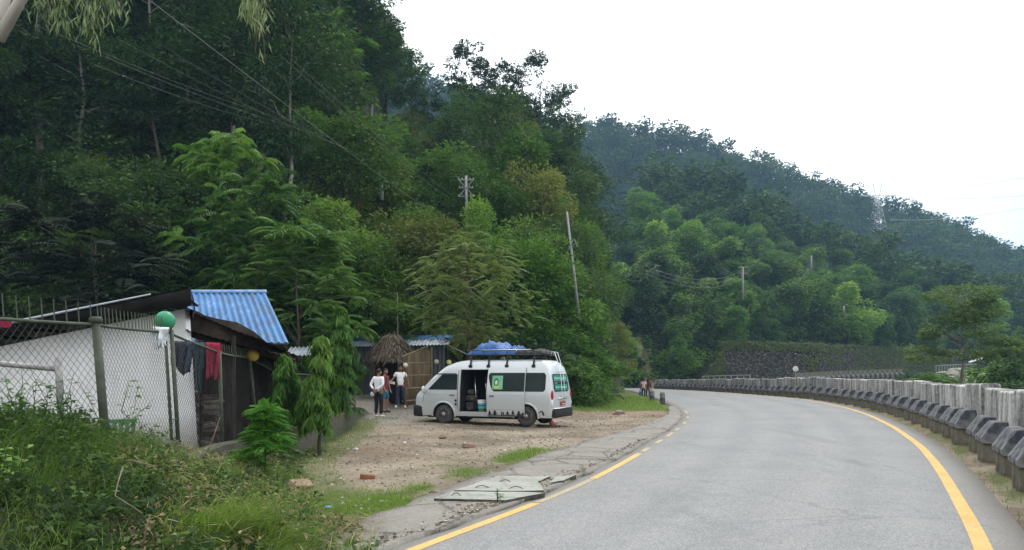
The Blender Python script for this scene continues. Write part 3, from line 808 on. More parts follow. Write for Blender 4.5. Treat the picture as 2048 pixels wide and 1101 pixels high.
def make_pinnate(name, seed, h=7, base=1.5, r=2.8, nc=60, fpc=8, flen=(0.8, 1.4), pairs=9, L=0.26, W=0.085, lm=None, bark=None, shape='round', r0=0.12, sag=0.45):
    rng = np.random.default_rng(seed)
    C = crown_centres(rng, nc, h-0.3, base, r, shape)
    n = nc*fpc; ci = np.repeat(np.arange(nc), fpc)
    a = rng.uniform(0, 2*np.pi, n); el = rng.uniform(-0.15, 0.85, n)
    outw = nrm(C - np.array([0, 0, base])); outw[:, 2] *= 0.3
    D = np.stack([np.cos(a), np.sin(a), el], -1) + 0.75*outw[ci]
    P = C[ci] + 0.12*rng.normal(size=(n, 3))
    V, t = frond_leaves(rng, P, D, rng.uniform(*flen, n), pairs, L, W, sag)
    root = empty(name)
    wood(rng, h, base, C, r0, min(24, nc), 0.78).build('trunk', bark or BARK, root, smooth=True)
    mesh_quads('crown', V, t, lm or MID, root)
    return root
# ---- the kinds of tree on the slopes
def set_mat(root, lm):
    """same shapes, other leaf: copies the crown mesh"""
    for c in root.children:
        if c.name.startswith('crown'):
            c.data = c.data.copy(); c.data.materials.clear(); c.data.materials.append(lm)
K = {}
K['broad'] = [make_tree('broadleaf_tree', 11, 10, 2.0, 3.2, 44, (0.8, 1.45), npl=250), make_tree('broadleaf_tree', 12, 10, 1.8, 3.5, 48, (0.8, 1.5), npl=240, shape='flat'), make_tree('broadleaf_tree', 13, 10, 1.4, 2.9, 46, (0.75, 1.4), npl=240, shape='tall')]
K['tall'] = [make_tree('tall_forest_tree', 21, 15, 5.5, 2.7, 50, (.7, 1.3), npl=210, shape='tall', r0=0.22, trunk_top=0.9, lm=DARK, bark=PALEBARK), make_tree('tall_forest_tree', 22, 15, 7.0, 3.0, 46, (.7, 1.3), npl=210, shape='round', r0=0.2, trunk_top=0.85, lm=DARK, bark=PALEBARK)]
K['pin'] = [make_pinnate('pinnate_tree', 31, 8, 1.2, 2.9, 64), make_pinnate('pinnate_tree', 32, 8, 1.0, 3.2, 60, shape='tall')]
K['bush'] = [make_tree('bush', 41, 3.2, 0.2, 1.9, 40, (0.4, 0.8), 130, 0.17, 0.085, 'round', BRIGHT, r0=0.05, nl=10), make_pinnate('bush', 42, 3.0, 0.3, 1.6, 30, 8, (0.5, 0.9), 8, 0.18, 0.055, BRIGHT, r0=0.04)]
K['sparse'] = [make_tree('open_crowned_tree', 51, 13, 5.5, 3.6, 62, (0.5, 1.0), 120, 0.28, 0.14, 'flat', DARK, r0=0.2, nl=34, flat=0.55), make_tree('open_crowned_tree', 52, 13, 4.5, 3.3, 58, (0.5, 0.95), 120, 0.28, 0.13, 'round', DARK, r0=0.18, nl=32, flat=0.6)]
K['mid'] = [make_tree('hillside_tree', 61, 11, 2.0, 3.3, 24, (1.2, 2.2), 190, 0.55, 0.32, 'round', FARL, r0=0.2, nl=8), make_tree('hillside_tree', 62, 11, 1.5, 3.0, 26, (1.1, 2.0), 180, 0.52, 0.30, 'tall', FARL, r0=0.2, nl=8), make_tree('hillside_tree', 63, 11, 2.4, 3.9, 26, (1.2, 2.1), 190, 0.55, 0.32, 'flat', FARL, r0=0.2, nl=8)]
def recolour(kind, i, lm):
    key = (kind, i, lm.name)
    if key not in _rc:
        r = copy_tree(K[kind][i]); set_mat(r, lm); _rc[key] = r
    return _rc[key]
_rc = {}
used_src = set()
def plant(kind, i, lm, x, y, s=1.0, rz=0.0, label=None, cat='tree', group=None, z=None, sz=None):
    src = recolour(kind, i, lm) if lm is not None else K[kind][i]
    if src.name not in used_src: o = src; used_src.add(src.name)
    else: o = copy_tree(src)
    o.location = (x, y, gz(x, y) - 0.15 if z is None else z)
    o.rotation_euler = (0, 0, rz)
    o.scale = (s, s, s if sz is None else sz)
    tag(o, label, cat, group)
    return o
HT = {'broad': 10.0, 'tall': 15.0, 'pin': 8.0, 'sparse': 13.0, 'bush': 3.2, 'mid': 11.0}
def plant_px(kind, i, lm, px, ytop, Y, label, wscale=None, rz=0.0, cat='tree', group=None):
    """stand a tree at photo column px and depth Y, its top reaching photo row ytop"""
    g = ground(px, Y)
    h = CAMH + (HOR - ytop)*Y/FPX - g.z
    s = h/HT[kind]
    return plant(kind, i, lm, g.x, g.y, wscale if wscale else s, rz, label, cat, group, g.z - 0.1, s)
taken = []
def hero(*a, **k):
    o = plant_px(*a, **k); taken.append((o.location.x, o.location.y)); return o
hero('pin', 0, PURPLE, 180, 395, 33, 'dark dull-leaved feathery tree behind the roof of the white house', 1.15)
hero('broad', 0, DARK, 150, 318, 40, 'rounded dark green tree rising behind the white house roof', 0.9)
hero('broad', 1, YELLOW, 190, 305, 45, 'yellow-green leafy tree top above the white house', 0.62)
hero('pin', 1, BRIGHT, 455, 262, 39, 'tall bright feathery-leaved tree above the blue corrugated roof', 0.95)
hero('pin', 0, MID, 520, 335, 35, 'broad mid green feathery tree directly behind the blue roof', 1.0, 1.0)
hero('pin', 1, MID, 600, 440, 31.5, 'drooping feathery tree whose crown hangs beside the blue roof end', 0.95, 2.1)
hero('pin', 0, BRIGHT, 640, 470, 36, 'fresh green feathery tree between the blue roof and the round dense tree', 0.8, 3.1)
hero('broad', 2, MID, 740, 470, 38, 'dense rounded green tree behind the thatched shelter', 0.85)
hero('broad', 1, OLIVE, 850, 425, 40.5, 'olive brown leafy tree behind the low blue-roofed shed', 0.95)
hero('broad', 0, YELLOW, 690, 245, 52, 'yellow-topped leafy tree high on the slope over the thatched shelter', 0.85)
hero('broad', 2, YELLOW, 800, 320, 55, 'yellowish small-crowned tree on the slope beside the white pole', 0.7)
hero('broad', 0, BRIGHT, 1035, 255, 60, 'bright green tall tree on the slope below the skyline trees', 1.05, 1.3)
hero('broad', 1, OLIVE, 1080, 330, 57, 'olive tinged tree on the slope above the van roof rack', 0.95, 0.4)
hero('broad', 2, BRIGHT, 962, 405, 47, 'pointed fresh green tree in front of the double cross-arm pole', 0.6)
hero('broad', 1, BRIGHT, 1070, 480, 45, 'fresh green spreading tree on the slope behind the van', 0.9, 2.0)
hero('pin', 0, BRIGHT, 1120, 520, 46, 'light green feathery tree just left of the leaning pole', 0.7)
hero('broad', 2, MID, 1172, 450, 60, 'tall green tree at the right shoulder of the near slope', 0.85)
hero('broad', 0, DARK, 1140, 340, 68, 'tall dark tree behind the leaning pole', 1.05)
hero('tall', 0, None, 1085, 270, 76, 'tall dark tree filling the edge of the near slope', 1.1)
hero('sparse', 0, None, 942, 84, 96, 'open-crowned tree standing highest against the white sky', 1.15, 0.5)
hero('sparse', 1, None, 1075, 103, 98, 'wide open-crowned tree against the white sky with one branch reaching right', 1.3, 2.2)
hero('sparse', 0, None, 1000, 125, 99, 'open-crowned tree between the two skyline trees', 0.95, 3.0)
hero('sparse', 1, DARK, 1128, 165, 92, 'open-crowned tree leaning out at the right end of the skyline group', 0.8, 1.1)
hero('sparse', 1, MID, 825, 98, 95, 'see-through tree on the skyline right of the tall dark forest', 1.0, 4.0)
hero('tall', 1, DARK, 572, -60, 46, 'very tall forest tree with a long bare pale trunk', 0.95, 0.7)
hero('tall', 0, None, 712, -30, 70, 'tall dark tree at the forest edge against the sky', 1.35, 1.0)
hero('tall', 1, None, 738, 40, 78, 'tall dense tree just behind the forest edge', 1.2, 1.7)
# ---- the forest on the near slope
rngf = random.Random(17)
cand = []
Y = 37.0
near_pts = []
def free(x, y, d, lst):
    return all((x-a)**2 + (y-b)**2 > d*d for a, b in lst)
tries = 0
while tries < 9000 and len(near_pts) < 172:
    tries += 1
    Y = 37 + 68*rngf.random()**1.25
    px = rngf.uniform(-230, 1262)
    yb = float(np.interp(px, *YB1))
    if Y < yb + 0.5 or (px > 1232 and Y < 90): continue
    if any(abs(px-a) < w*45/Y and Y < b for a, b, w in ((933, 53, 62), (764, 51, 55), (1150, 46, 50))): continue
    x = (px-1024)*Y/FPX
    d = 3.3 if Y < 50 else 4.1 if Y < 70 else 5.0
    if free(x, Y, d, near_pts) and free(x, Y, 1.6, taken): near_pts.append((x, Y))
for x, Y in near_pts:
    px = 1024 + x/Y*FPX; v = rngf.random(); s = rngf.uniform(0.85, 1.4); rz = rngf.uniform(0, 6.28)
    if px > 1080: s *= .78
    if 690 < px < 900 and Y > 62: s *= .8
    yb = float(np.interp(px, *YB1))
    front = Y - yb < 7
    if front: s *= 0.75
    if px < 620:
        grp = 'trees of the dark forest above the white house'
        if v < 0.42 and not front: plant('tall', rngf.randrange(2), None, x, Y, s, rz, 'tall dark tree packed in the shaded forest above the houses', 'tree', grp)
        elif v < 0.74: plant('broad', rngf.randrange(3), DARK, x, Y, s*1.1, rz, 'dark broadleaf tree packed in the shaded forest above the houses', 'tree', grp)
        elif v < 0.90: plant('broad', rngf.randrange(3), MID, x, Y, s, rz, 'mid green broadleaf tree among the darker forest above the houses', 'tree', grp)
        else: plant('pin', rngf.randrange(2), MID, x, Y, s, rz, 'feathery-leaved tree among the darker forest above the houses', 'tree', grp)
    else:
        grp = 'trees of the green slope behind the van'
        if v < 0.22 and not front: plant('tall', rngf.randrange(2), None, x, Y, s*0.9, rz, 'tall dark tree on the green slope behind the van', 'tree', grp)
        elif v < 0.60: plant('broad', rngf.randrange(3), MID, x, Y, s, rz, 'mid green broadleaf tree on the green slope behind the van', 'tree', grp)
        elif v < 0.72: plant('broad', rngf.randrange(3), DARK, x, Y, s, rz, 'dark broadleaf tree on the green slope behind the van', 'tree', grp)
        elif v < 0.84: plant('broad', rngf.randrange(3), BRIGHT, x, Y, s*0.9, rz, 'fresh green broadleaf tree on the green slope behind the van', 'tree', grp)
        elif v < 0.93: plant('pin', rngf.randrange(2), BRIGHT, x, Y, s, rz, 'feathery-leaved tree on the green slope behind the van', 'tree', grp)
        else: plant('broad', rngf.randrange(3), OLIVE, x, Y, s*0.85, rz, 'olive brown broadleaf tree on the green slope behind the van', 'tree', grp)
# ---- bushes along the foot of the slope
bp = []
for px in list(range(580, 1190, 26)):
    yb = float(np.interp(px, *YB1)) + rngf.uniform(-1.0, 2.0)
    if 1268 < px: yb = 170
    g = ground(px + rngf.uniform(-8, 8), yb)
    v = rngf.random(); s = rngf.uniform(0.7, 1.25) * (0.8 if px > 1200 else 1)
    lm = BRIGHT if v < 0.5 else MID if v < 0.8 else YELLOW
    far = px > 1150
    plant('bush', rngf.randrange(2), lm, g.x, g.y, s, rngf.uniform(0, 6), {'fresh_green_leaf': 'fresh green', 'mid_green_leaf': 'mid green', 'yellow_green_leaf': 'yellow-green'}[lm.name] + (' bush at the foot of the slope where the road bends away' if far else ' bush at the foot of the slope behind the sheds and the van'), 'bush', 'bushes at the foot of the slope')
for px, Y, s, lm in ((1150, 39, .85, MID), (1168, 42, 1.0, BRIGHT), (1160, 43.5, 1.3, MID), (1130, 42, 1.2, MID), (1100, 41, 1.2, DARK), (1010, 40, 1.25, DARK), (1060, 40.5, 1.3, DARK)):
    g = ground(px, Y)
    plant('bush', 0 if px % 20 else 1, lm, g.x, g.y, s, px, ('dark' if lm is DARK else 'mid green' if lm is MID else 'bright green') + ' bush on the bank just beyond the van', 'bush', 'bushes on the bank beyond the van')
# ---- trees of the wooded hill over the stone wall
mid_pts = []; tries = 0
while tries < 12000 and len(mid_pts) < 210:
    tries += 1
    Y = 128 + 130*rngf.random()**1.3; px = rngf.uniform(1215, 2330)
    yw = float(np.interp(px, *YW))
    if Y < yw + 1.5: continue
    x = (px-1024)*Y/FPX
    if free(x, Y, 4.6 if Y < 170 else 5.6, mid_pts): mid_pts.append((x, Y))
# the nearest hundred-odd stand alone, the rest join the far wood
mid_pts.sort(key=lambda p: p[1])
OWN = 105
for n_, (x, Y) in enumerate(mid_pts[:OWN]):
    s = rngf.uniform(0.75, 1.2); lm = rngf.choice([None, None, MID, MID, BRIGHT, BRIGHT, DARK])
    yw = float(np.interp(1024 + x/Y*FPX, *YW))
    if Y - yw < 6: s *= 0.8
    plant('mid', rngf.randrange(3), lm, x, Y, s, rngf.uniform(0, 6.28), {'None': 'green tree on the wooded hill above the stone wall', 'mid_green_leaf': 'mid green tree on the wooded hill above the stone wall', 'fresh_green_leaf': 'fresh green tree on the wooded hill above the stone wall', 'dark_glossy_leaf': 'dark green tree on the wooded hill above the stone wall'}[lm.name if lm else 'None'], 'tree', 'trees on the wooded hill above the stone wall')
def wood_mass(name, pts, seed, hs, nleaf, L, label):
    rng = np.random.default_rng(seed)
    temps = []
    for k in range(6):
        nc = 15; h = 11
        C = crown_centres(rng, nc, h - 0.8, 1.5, 3.2, ['round', 'tall', 'flat'][k % 3]); Rr = rng.uniform(1.3, 2.3, nc)
        V, t = cluster_leaves(rng, C, Rr, nleaf//nc, L, L*0.62, np.array([0, 0, 4.0]), 0.25, 0.7)
        temps.append((V.reshape(-1, 3), t))
    Vs = []; Ts = []
    zz = terrain(np.array([p[0] for p in pts]), np.array([p[1] for p in pts]))
    for (x, y), z in zip(pts, zz):
        V, t = temps[rng.integers(6)]; a = rng.uniform(0, 6.28); s = rng.uniform(*hs); ca, sa = math.cos(a)*s, math.sin(a)*s
        q = np.stack([V[:, 0]*ca - V[:, 1]*sa + x, V[:, 0]*sa + V[:, 1]*ca + y, V[:, 2]*s*rng.uniform(0.85, 1.15) + z - 0.3], -1)
        Vs.append(q.reshape(-1, 4, 3)); Ts.append(np.clip(t*0.65 + rng.uniform(-0.12, 0.42), 0, 1))
    o = mesh_quads(name, np.concatenate(Vs), np.concatenate(Ts), FARD)
    return tag(o, label, None, None, 'stuff')
far_pts = []; tries = 0
cell = {}
while tries < 30000 and len(far_pts) < 1150:
    tries += 1
    Y = rngf.uniform(262, 462); px = rngf.uniform(780, 2420)
    x = (px-1024)*Y/FPX; k = (int(x//6.2), int(Y//6.2))
    if abs(px-1755) < 26 and 350 < Y < 428: continue
    if any((a-x)**2 + (b-Y)**2 < 36 for dx in (-1, 0, 1) for dy in (-1, 0, 1) for a, b in cell.get((k[0]+dx, k[1]+dy), [])): continue
    cell.setdefault(k, []).append((x, Y)); far_pts.append((x, Y))
wood_mass('far_forest', mid_pts[OWN:] + far_pts, 77, (1.0, 1.75), 760, 0.95, 'hazy blue-green forest covering the far ridge')
# ---- undergrowth so no bare slope shows between the trunks
def undergrowth():
    rng = np.random.default_rng(5)
    n = 52000
    Y = 34.5 + 70*rng.uniform(0, 1, n)**1.6; px = rng.uniform(-260, 1268, n)
    yb = np.interp(px, *YB1); ok = Y > yb - 1.0; Y, px = Y[ok], px[ok]
    X = (px-1024)*Y/FPX; Z = terrain(X, Y)
    n = len(X); hgt = rng.uniform(0, 1, n)**1.5*1.5*(0.4+0.9*fbm(X*0.5, Y*0.5, 41))
    P = np.stack([X, Y, Z + hgt], -1)
    D = rdir(rng, n); D[:, 2] = 0.35*D[:, 2] - 0.1
    N = rdir(rng, n)*0.6 + np.array([0, -0.35, 0.9])
    s = rng.uniform(0.25, 0.6, n)
    return tag(mesh_quads('undergrowth', leaves(P, D, N, s, s*0.5), rng.uniform(0, 1, n)*0.6 + 0.4*fbm(X*0.3, Y*0.3, 8), MID), 'low leafy undergrowth covering the slope under the trees', None, None, 'stuff')
undergrowth()
def hill_cover():
    rng = np.random.default_rng(6)
    n = 26000
    px = rng.uniform(1230, 2330, n); yw = np.interp(px, *YW); Y = yw + 1.0 + 22*rng.uniform(0, 1, n)**1.5
    low = rng.uniform(0, 1, n) < 0.35
    Y = np.where(low, rng.uniform(62, 126, n), Y)
    px = np.where(low, rng.uniform(1600, 2330, n), px)
    X = (px-1024)*Y/FPX; ok = (X > road_r(Y) + 3) | (Y > 128); X, Y = X[ok], Y[ok]; Z = terrain(X, Y); n = len(X)
    P = np.stack([X, Y, Z + rng.uniform(0, 1, n)**1.5*1.3*(0.3+fbm(X*0.25, Y*0.25, 4))], -1)
    D = rdir(rng, n); D[:, 2] *= 0.35; N = rdir(rng, n)*0.6 + np.array([0, -0.35, 0.9])
    s = rng.uniform(0.35, 0.8, n)
    return tag(mesh_quads('valley_ground_cover', leaves(P, D, N, s, s*0.5), 0.35 + 0.5*rng.uniform(0, 1, n), BRIGHT), 'low green growth over the valley side beyond the parapet', None, None, 'stuff')
hill_cover()

def drop_unused():
    for r in [x for L in K.values() for x in L] + list(_rc.values()):
        if r.name not in used_src:
            for c in list(r.children): bpy.data.objects.remove(c, do_unlink=True)
            bpy.data.objects.remove(r, do_unlink=True)

def wall_growth():
    """creepers and grass over the stone wall"""
    rng = np.random.default_rng(66); n = 15000
    px = np.concatenate([1600 + 730*rng.uniform(0, 1, 9000)**.8, rng.uniform(1405, 1447, 1600), rng.uniform(1440, 2330, 4400)]); n = len(px)
    Y = np.interp(px, *YW) - 0.75; t = rng.uniform(0, 1, n)
    top = np.arange(n) >= 10600
    lf = (px < 1450) & ~top; t = np.where(lf, t*np.clip((px-1400)/50, 0, 1), t)
    t = np.where(top, 1.0, t); x = (px-1024)*Y/FPX
    dens = fbm(px*0.02, t*3, 67); k = top | (np.arange(n) >= 9000) | (dens > .47 - .12*sstep(1600, 1900, px)); x, Y, t, px, top = x[k], Y[k], t[k], px[k], top[k]; n = len(x)
    P = np.stack([x, Y - .9*(1-t) - rng.uniform(0, .35, n), .2 + 6.0*t + np.where(top, rng.uniform(-.6, .9, n), 0)], -1)
    D = rdir(rng, n); D[:, 1] = -abs(D[:, 1])*.5; D[:, 2] = -.5 + .6*D[:, 2]; s = rng.uniform(.25, .65, n)
    tag(mesh_quads('wall_creepers', leaves(P, D, np.array([0, -1.0, .5]) + .5*rdir(rng, n), s, s*.5), rng.uniform(0, .6, n), OLIVE), 'creeping plants and grass hanging over the long stone wall', None, None, 'stuff')
wall_growth()
# ------------------------------------------------------------------ white house with the sheet roof
def plaster():
    m, nt, out = new_mat('stained_whitewash')
    P = pos(nt, 'world'); n1 = noise(nt, P, 1.6, 6, 0.65); n2 = noise(nt, P, 9, 5, 0.7, 0.6); n3 = noise(nt, P, 3.0, 4, 0.6, 0, (1, 1, 0.3))
    r = ramp(nt, [(0.3, (0.64, 0.655, 0.68)), (0.6, (0.83, 0.84, 0.86)), (0.8, (0.90, 0.90, 0.91))]); nt.links.new(mixc(nt, 0.4, n1.outputs['Fac'], n3.outputs['Fac']), r.inputs['Fac'])
    ch = ramp(nt, [(0.685, (0, 0, 0)), (0.72, (1, 1, 1))]); nt.links.new(n2.outputs['Fac'], ch.inputs['Fac'])
    c = mixc(nt, math_n(nt, 'MULTIPLY', ch.outputs['Color'], 0.8), r.outputs['Color'], (0.16, 0.13, 0.11))
    gx = nt.nodes.new('ShaderNodeSeparateXYZ'); nt.links.new(P, gx.inputs[0])
    mr = nt.nodes.new('ShaderNodeMapRange'); nt.links.new(gx.outputs[2], mr.inputs['Value'])
    mr.inputs['From Min'].default_value = 0.95; mr.inputs['From Max'].default_value = 0.3
    sp = math_n(nt, 'MULTIPLY', mr.outputs[0], math_n(nt, 'ADD', n2.outputs['Fac'], 0.25), True)
    c = mixc(nt, sp, c, (0.16, 0.15, 0.09))
    principled(nt, out, c, 0.9, 0, bump(nt, n2.outputs['Fac'], 0.5, 0.02), 0.2); return m
PLASTER = plaster()
def rubble(name, a, b, s=4.0):
    m, nt, out = new_mat(name); P = pos(nt, 'world')
    v = nt.nodes.new('ShaderNodeTexVoronoi'); v.inputs['Scale'].default_value = s
    mp = nt.nodes.new('ShaderNodeMapping'); mp.inputs['Scale'].default_value = (0.7, 0.7, 1.8); nt.links.new(P, mp.inputs['Vector']); nt.links.new(mp.outputs[0], v.inputs['Vector'])
    r = ramp(nt, [(0, a), (1, b)]); nt.links.new(v.outputs['Color'], r.inputs['Fac'])
    d = ramp(nt, [(0.25, (1, 1, 1)), (0.6, (0.15, 0.15, 0.15))]); nt.links.new(v.outputs['Distance'], d.inputs['Fac'])
    principled(nt, out, mixc(nt, 1, r.outputs['Color'], d.outputs['Color'], 'MULTIPLY'), 0.95, 0, bump(nt, v.outputs['Distance'], 0.8, 0.06), 0.2); return m
RUBBLE = rubble('dark_rubble_stone', (0.06, 0.05, 0.045), (0.26, 0.23, 0.21), 7)
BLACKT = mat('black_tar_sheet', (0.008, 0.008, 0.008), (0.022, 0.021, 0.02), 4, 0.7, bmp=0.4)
RUSTT = mat('rusted_dark_sheet', (0.06, 0.045, 0.036), (0.15, 0.115, 0.09), 3, 0.75, bmp=0.3, stretch=(1, 0.2, 1))
GALV = mat('weathered_zinc_sheet', (0.22, 0.25, 0.29), (0.42, 0.46, 0.50), 3, 0.5, 0.3, 0.2, stretch=(1, 0.3, 1))
DARKWOOD = mat('dark_weathered_boards', (0.014, 0.012, 0.010), (0.045, 0.036, 0.028), 5, 0.9, bmp=0.4, stretch=(1, 1, 0.1))
def bluepaint():
    m, nt, out = new_mat('worn_blue_roof_paint'); P = pos(nt, 'world')
    n1 = noise(nt, P, 1.3, 5, 0.6); n2 = noise(nt, P, 5, 5, 0.7, 0.5, (1, 0.35, 0.35))
    r = ramp(nt, [(0.3, (0.014, 0.095, 0.25)), (0.7, (0.032, 0.175, 0.40))]); nt.links.new(n1.outputs['Fac'], r.inputs['Fac'])
    w = ramp(nt, [(0.60, (0, 0, 0)), (0.70, (1, 1, 1))]); nt.links.new(n2.outputs['Fac'], w.inputs['Fac'])
    k = ramp(nt, [(0.38, (1, 1, 1)), (0.52, (0, 0, 0))]); nt.links.new(n2.outputs['Fac'], k.inputs['Fac'])
    c = mixc(nt, math_n(nt, 'MULTIPLY', w.outputs['Color'], 0.35), r.outputs['Color'], (0.48, 0.50, 0.54))
    c = mixc(nt, math_n(nt, 'MULTIPLY', k.outputs['Color'], 0.6), c, (0.06, 0.055, 0.06))
    principled(nt, out, c, 0.55, 0, None, 0.4); return m
BLUE = bluepaint()
def corrugated(a, b, c, d, pitch=0.12, amp=0.022, thick=0.0, wob=0.0):
    """a->b ridge edge, d->c eave edge; waves run from ridge to eave"""
    a, b, c, d = map(Vector, (a, b, c, d)); n = max(4, int((b-a).length/pitch*6)); nv = 5
    up = (b-a).cross(d-a).normalized()
    if up.z < 0: up = -up
    mb = MB(); rows = []
    rg = random.Random(5)
    for i in range(n+1):
        t = i/n; L = (b-a).length*t
        o = amp*math.sin(2*math.pi*L/pitch)
        p, q = a.lerp(b, t), d.lerp(c, t)
        rows.append([tuple(p.lerp(q, k/(nv-1)) + up*(o + wob*(vnoise(L*1.2, k*0.8, 3)-0.5))) for k in range(nv)])
    mb.grid(rows); return mb
house = empty('white_house', (-6.15, 15, 0.3), 0, 'low whitewashed house with a dark sheet roof behind the chain-link fence', 'house')
def wtop(x): return 3.02 + 0.205*(x + 6.15)
mb = MB(); mb.prism([(-13.0, -0.4), (-6.13, -0.4), (-6.33, wtop(-6.33)), (-13.0, wtop(-13.0))], lambda p, q, d: (p, d, q), 15.0, 15.22)
mb.build('front_wall', PLASTER, house, rel=True)
MB().prism([(-6.152, 15.222), (-7.65, 19.0), (-7.9, 19.0), (-6.40, 15.222)], lambda a, b, d: (a, b, d), -0.4, 2.25).build('side_wall', RUBBLE, house, rel=True)
MB().box(-13.0, -7.9, 19.0, 19.25, -0.4, 2.2).build('back_wall', DARKWOOD, house, rel=True)
def rz_(x, y): return 3.33 + 0.203*(x + 6.0 + 0.42*(y-14.4)) + 0.02*(y - 14.4)
rf = corrugated((-13.2, 14.4, rz_(-13.2, 14.4)), (-5.98, 14.4, rz_(-5.98, 14.4)), (-7.95, 19.4, rz_(-7.95, 19.4)), (-14.2, 19.4, rz_(-14.2, 19.4)), 0.16, 0.010, wob=0.03)
rf.build('roof', GALV, house, True, True)
MB().tube([(-13.2, 14.37, rz_(-13.2, 14.37)+.012), (-9.5, 14.37, rz_(-9.5, 14.37)+.012), (-6.7, 14.37, rz_(-6.7, 14.37)+.012)], [.035, .03, .015], 6).build('eave_edge', GALV, house, True, True)
mb = MB()
for x in np.arange(-12.6, -6.0, 0.8): mb.tube([(x, 14.45, rz_(x, 14.45)-.07), (x-1.6, 19.2, rz_(x-1.6, 19.2)-.07)], .04, 4)
mb.build('rafters', DARKWOOD, house, rel=True)
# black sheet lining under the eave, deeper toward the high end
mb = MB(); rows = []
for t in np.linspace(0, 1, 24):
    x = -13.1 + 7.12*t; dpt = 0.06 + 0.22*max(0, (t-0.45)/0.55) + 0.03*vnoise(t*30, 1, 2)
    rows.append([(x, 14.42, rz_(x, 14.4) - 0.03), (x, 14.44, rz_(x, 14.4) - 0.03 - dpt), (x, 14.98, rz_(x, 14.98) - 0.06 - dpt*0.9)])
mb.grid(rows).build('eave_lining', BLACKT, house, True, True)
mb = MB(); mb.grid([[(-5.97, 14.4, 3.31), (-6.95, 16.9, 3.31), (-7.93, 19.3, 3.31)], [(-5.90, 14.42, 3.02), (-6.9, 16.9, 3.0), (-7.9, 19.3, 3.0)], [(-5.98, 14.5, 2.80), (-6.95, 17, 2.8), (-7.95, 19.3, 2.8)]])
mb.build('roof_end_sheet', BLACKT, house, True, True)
mb = corrugated((-6.38, 14.72, 3.06), (-4.98, 18.2, 2.16), (-6.1, 20.6, 1.98), (-8.0, 19.0, 2.85), 0.18, 0.012, wob=0.10)
mb.build('lean_to_roof', RUSTT, house, True, True)
mb = corrugated((-6.28, 14.9, 2.62), (-4.9, 17.6, 2.08), (-5.8, 20.4, 1.95), (-7.4, 18.8, 2.5), 0.18, 0.012, wob=0.12)
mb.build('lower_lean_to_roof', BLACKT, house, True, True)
rows = []
for i, (px, y0_, y1_, Y_) in enumerate(((374, 616, 672, 15.25), (392, 624, 678, 15.4), (410, 631, 684, 15.6), (440, 638, 694, 15.9), (472, 645, 702, 16.6), (505, 664, 708, 17.35), (545, 692, 716, 17.9), (575, 705, 722, 18.3), (600, 715, 727, 18.6))):
    rows.append([at(px + 5*math.sin(i*1.7+j), y0_ + (y1_-y0_)*j/6 + 2.5*math.sin(i*2.3)*j/6, Y_ + .30*j/6 + .07*math.sin(i*1.9+j*1.1)) for j in range(7)])
MB().grid(rows).build('added_shade_sheet', mat('shade_brown_sheet', (0.030, 0.024, 0.020), (0.085, 0.066, 0.052), 2.5, .8, bmp=.4), house, True, True)  # sheet added so the unlit lean-to underside reads as dark brown
MB().grid([[(-7.6, 18.9, -.2), (-6.6, 19.5, -.2), (-5.9, 19.6, -.2)], [(-7.6, 18.9, 2.5), (-6.6, 19.5, 2.3), (-5.9, 19.6, 2.1)]]).build('inner_wall', DARKWOOD, house, False, True)
for x, y, zt in ((-5.72, 15.9, 2.5), (-5.15, 17.85, 2.2)): MB().tube([(x, y, -0.1), (x, y, zt)], 0.05, 6).build('post', DARKWOOD, house, rel=True)
# rubble and firewood heaped along the shaded side
rg = random.Random(9); mb = MB()
for k in range(160):
    y = rg.uniform(15.4, 19.0); z = rg.uniform(0.1, 1.2)
    xo = -6.08 - .397*(y-15.2); mb.tube([(xo + rg.uniform(-.02, .05), y, z), (xo + .3 + rg.uniform(-.1, .12), y + rg.uniform(-.06, .06), z + rg.uniform(-.04, .04))], rg.uniform(0.025, 0.06), 6)
tag(mb.build('firewood', mat('grey_split_wood', (0.05, 0.042, 0.036), (0.17, 0.15, 0.135), 8, 0.9)), 'grey firewood stacked against the shaded side wall of the white house', None, None, 'stuff')
# ------------------------------------------------------------------ house with the blue roof
bh = empty('blue_roofed_house', (-8, 21, 0.2), 0, 'house with a steep worn blue corrugated roof behind the white house', 'house')
corrugated((-9.25, 22, 4.02), (-7.0, 22, 4.02), (-5.47, 19.0, 2.47), (-7.9, 19.0, 2.47), 0.165, 0.026).build('roof', BLUE, bh, True, True)
corrugated((-9.25, 22.02, 4.0), (-7.0, 22.02, 4.0), (-8.0, 24.6, 2.8), (-10.4, 24.6, 2.8), 0.165, 0.02).build('rear_roof', BLUE, bh, True, True)
MB().tube([(-9.27, 21.98, 4.035), (-6.97, 21.98, 4.035)], 0.055, 8).build('ridge_cap', mat('pale_blue_ridge', (0.16, 0.30, 0.52), (0.30, 0.42, 0.60), 5, 0.6), bh, True, True)
MB().prism([(-8.2, 19.8), (-6.15, 19.8), (-7.6, 23.9), (-9.8, 23.9)], lambda a, b, d: (a, b, d), -0.2, 2.62).build('walls', DARKWOOD, bh, rel=True)
MB().tube([(-5.5, 18.99, 2.43), (-7.9, 18.99, 2.43)], 0.035, 6).build('eave_beam', DARKWOOD, bh, rel=True)
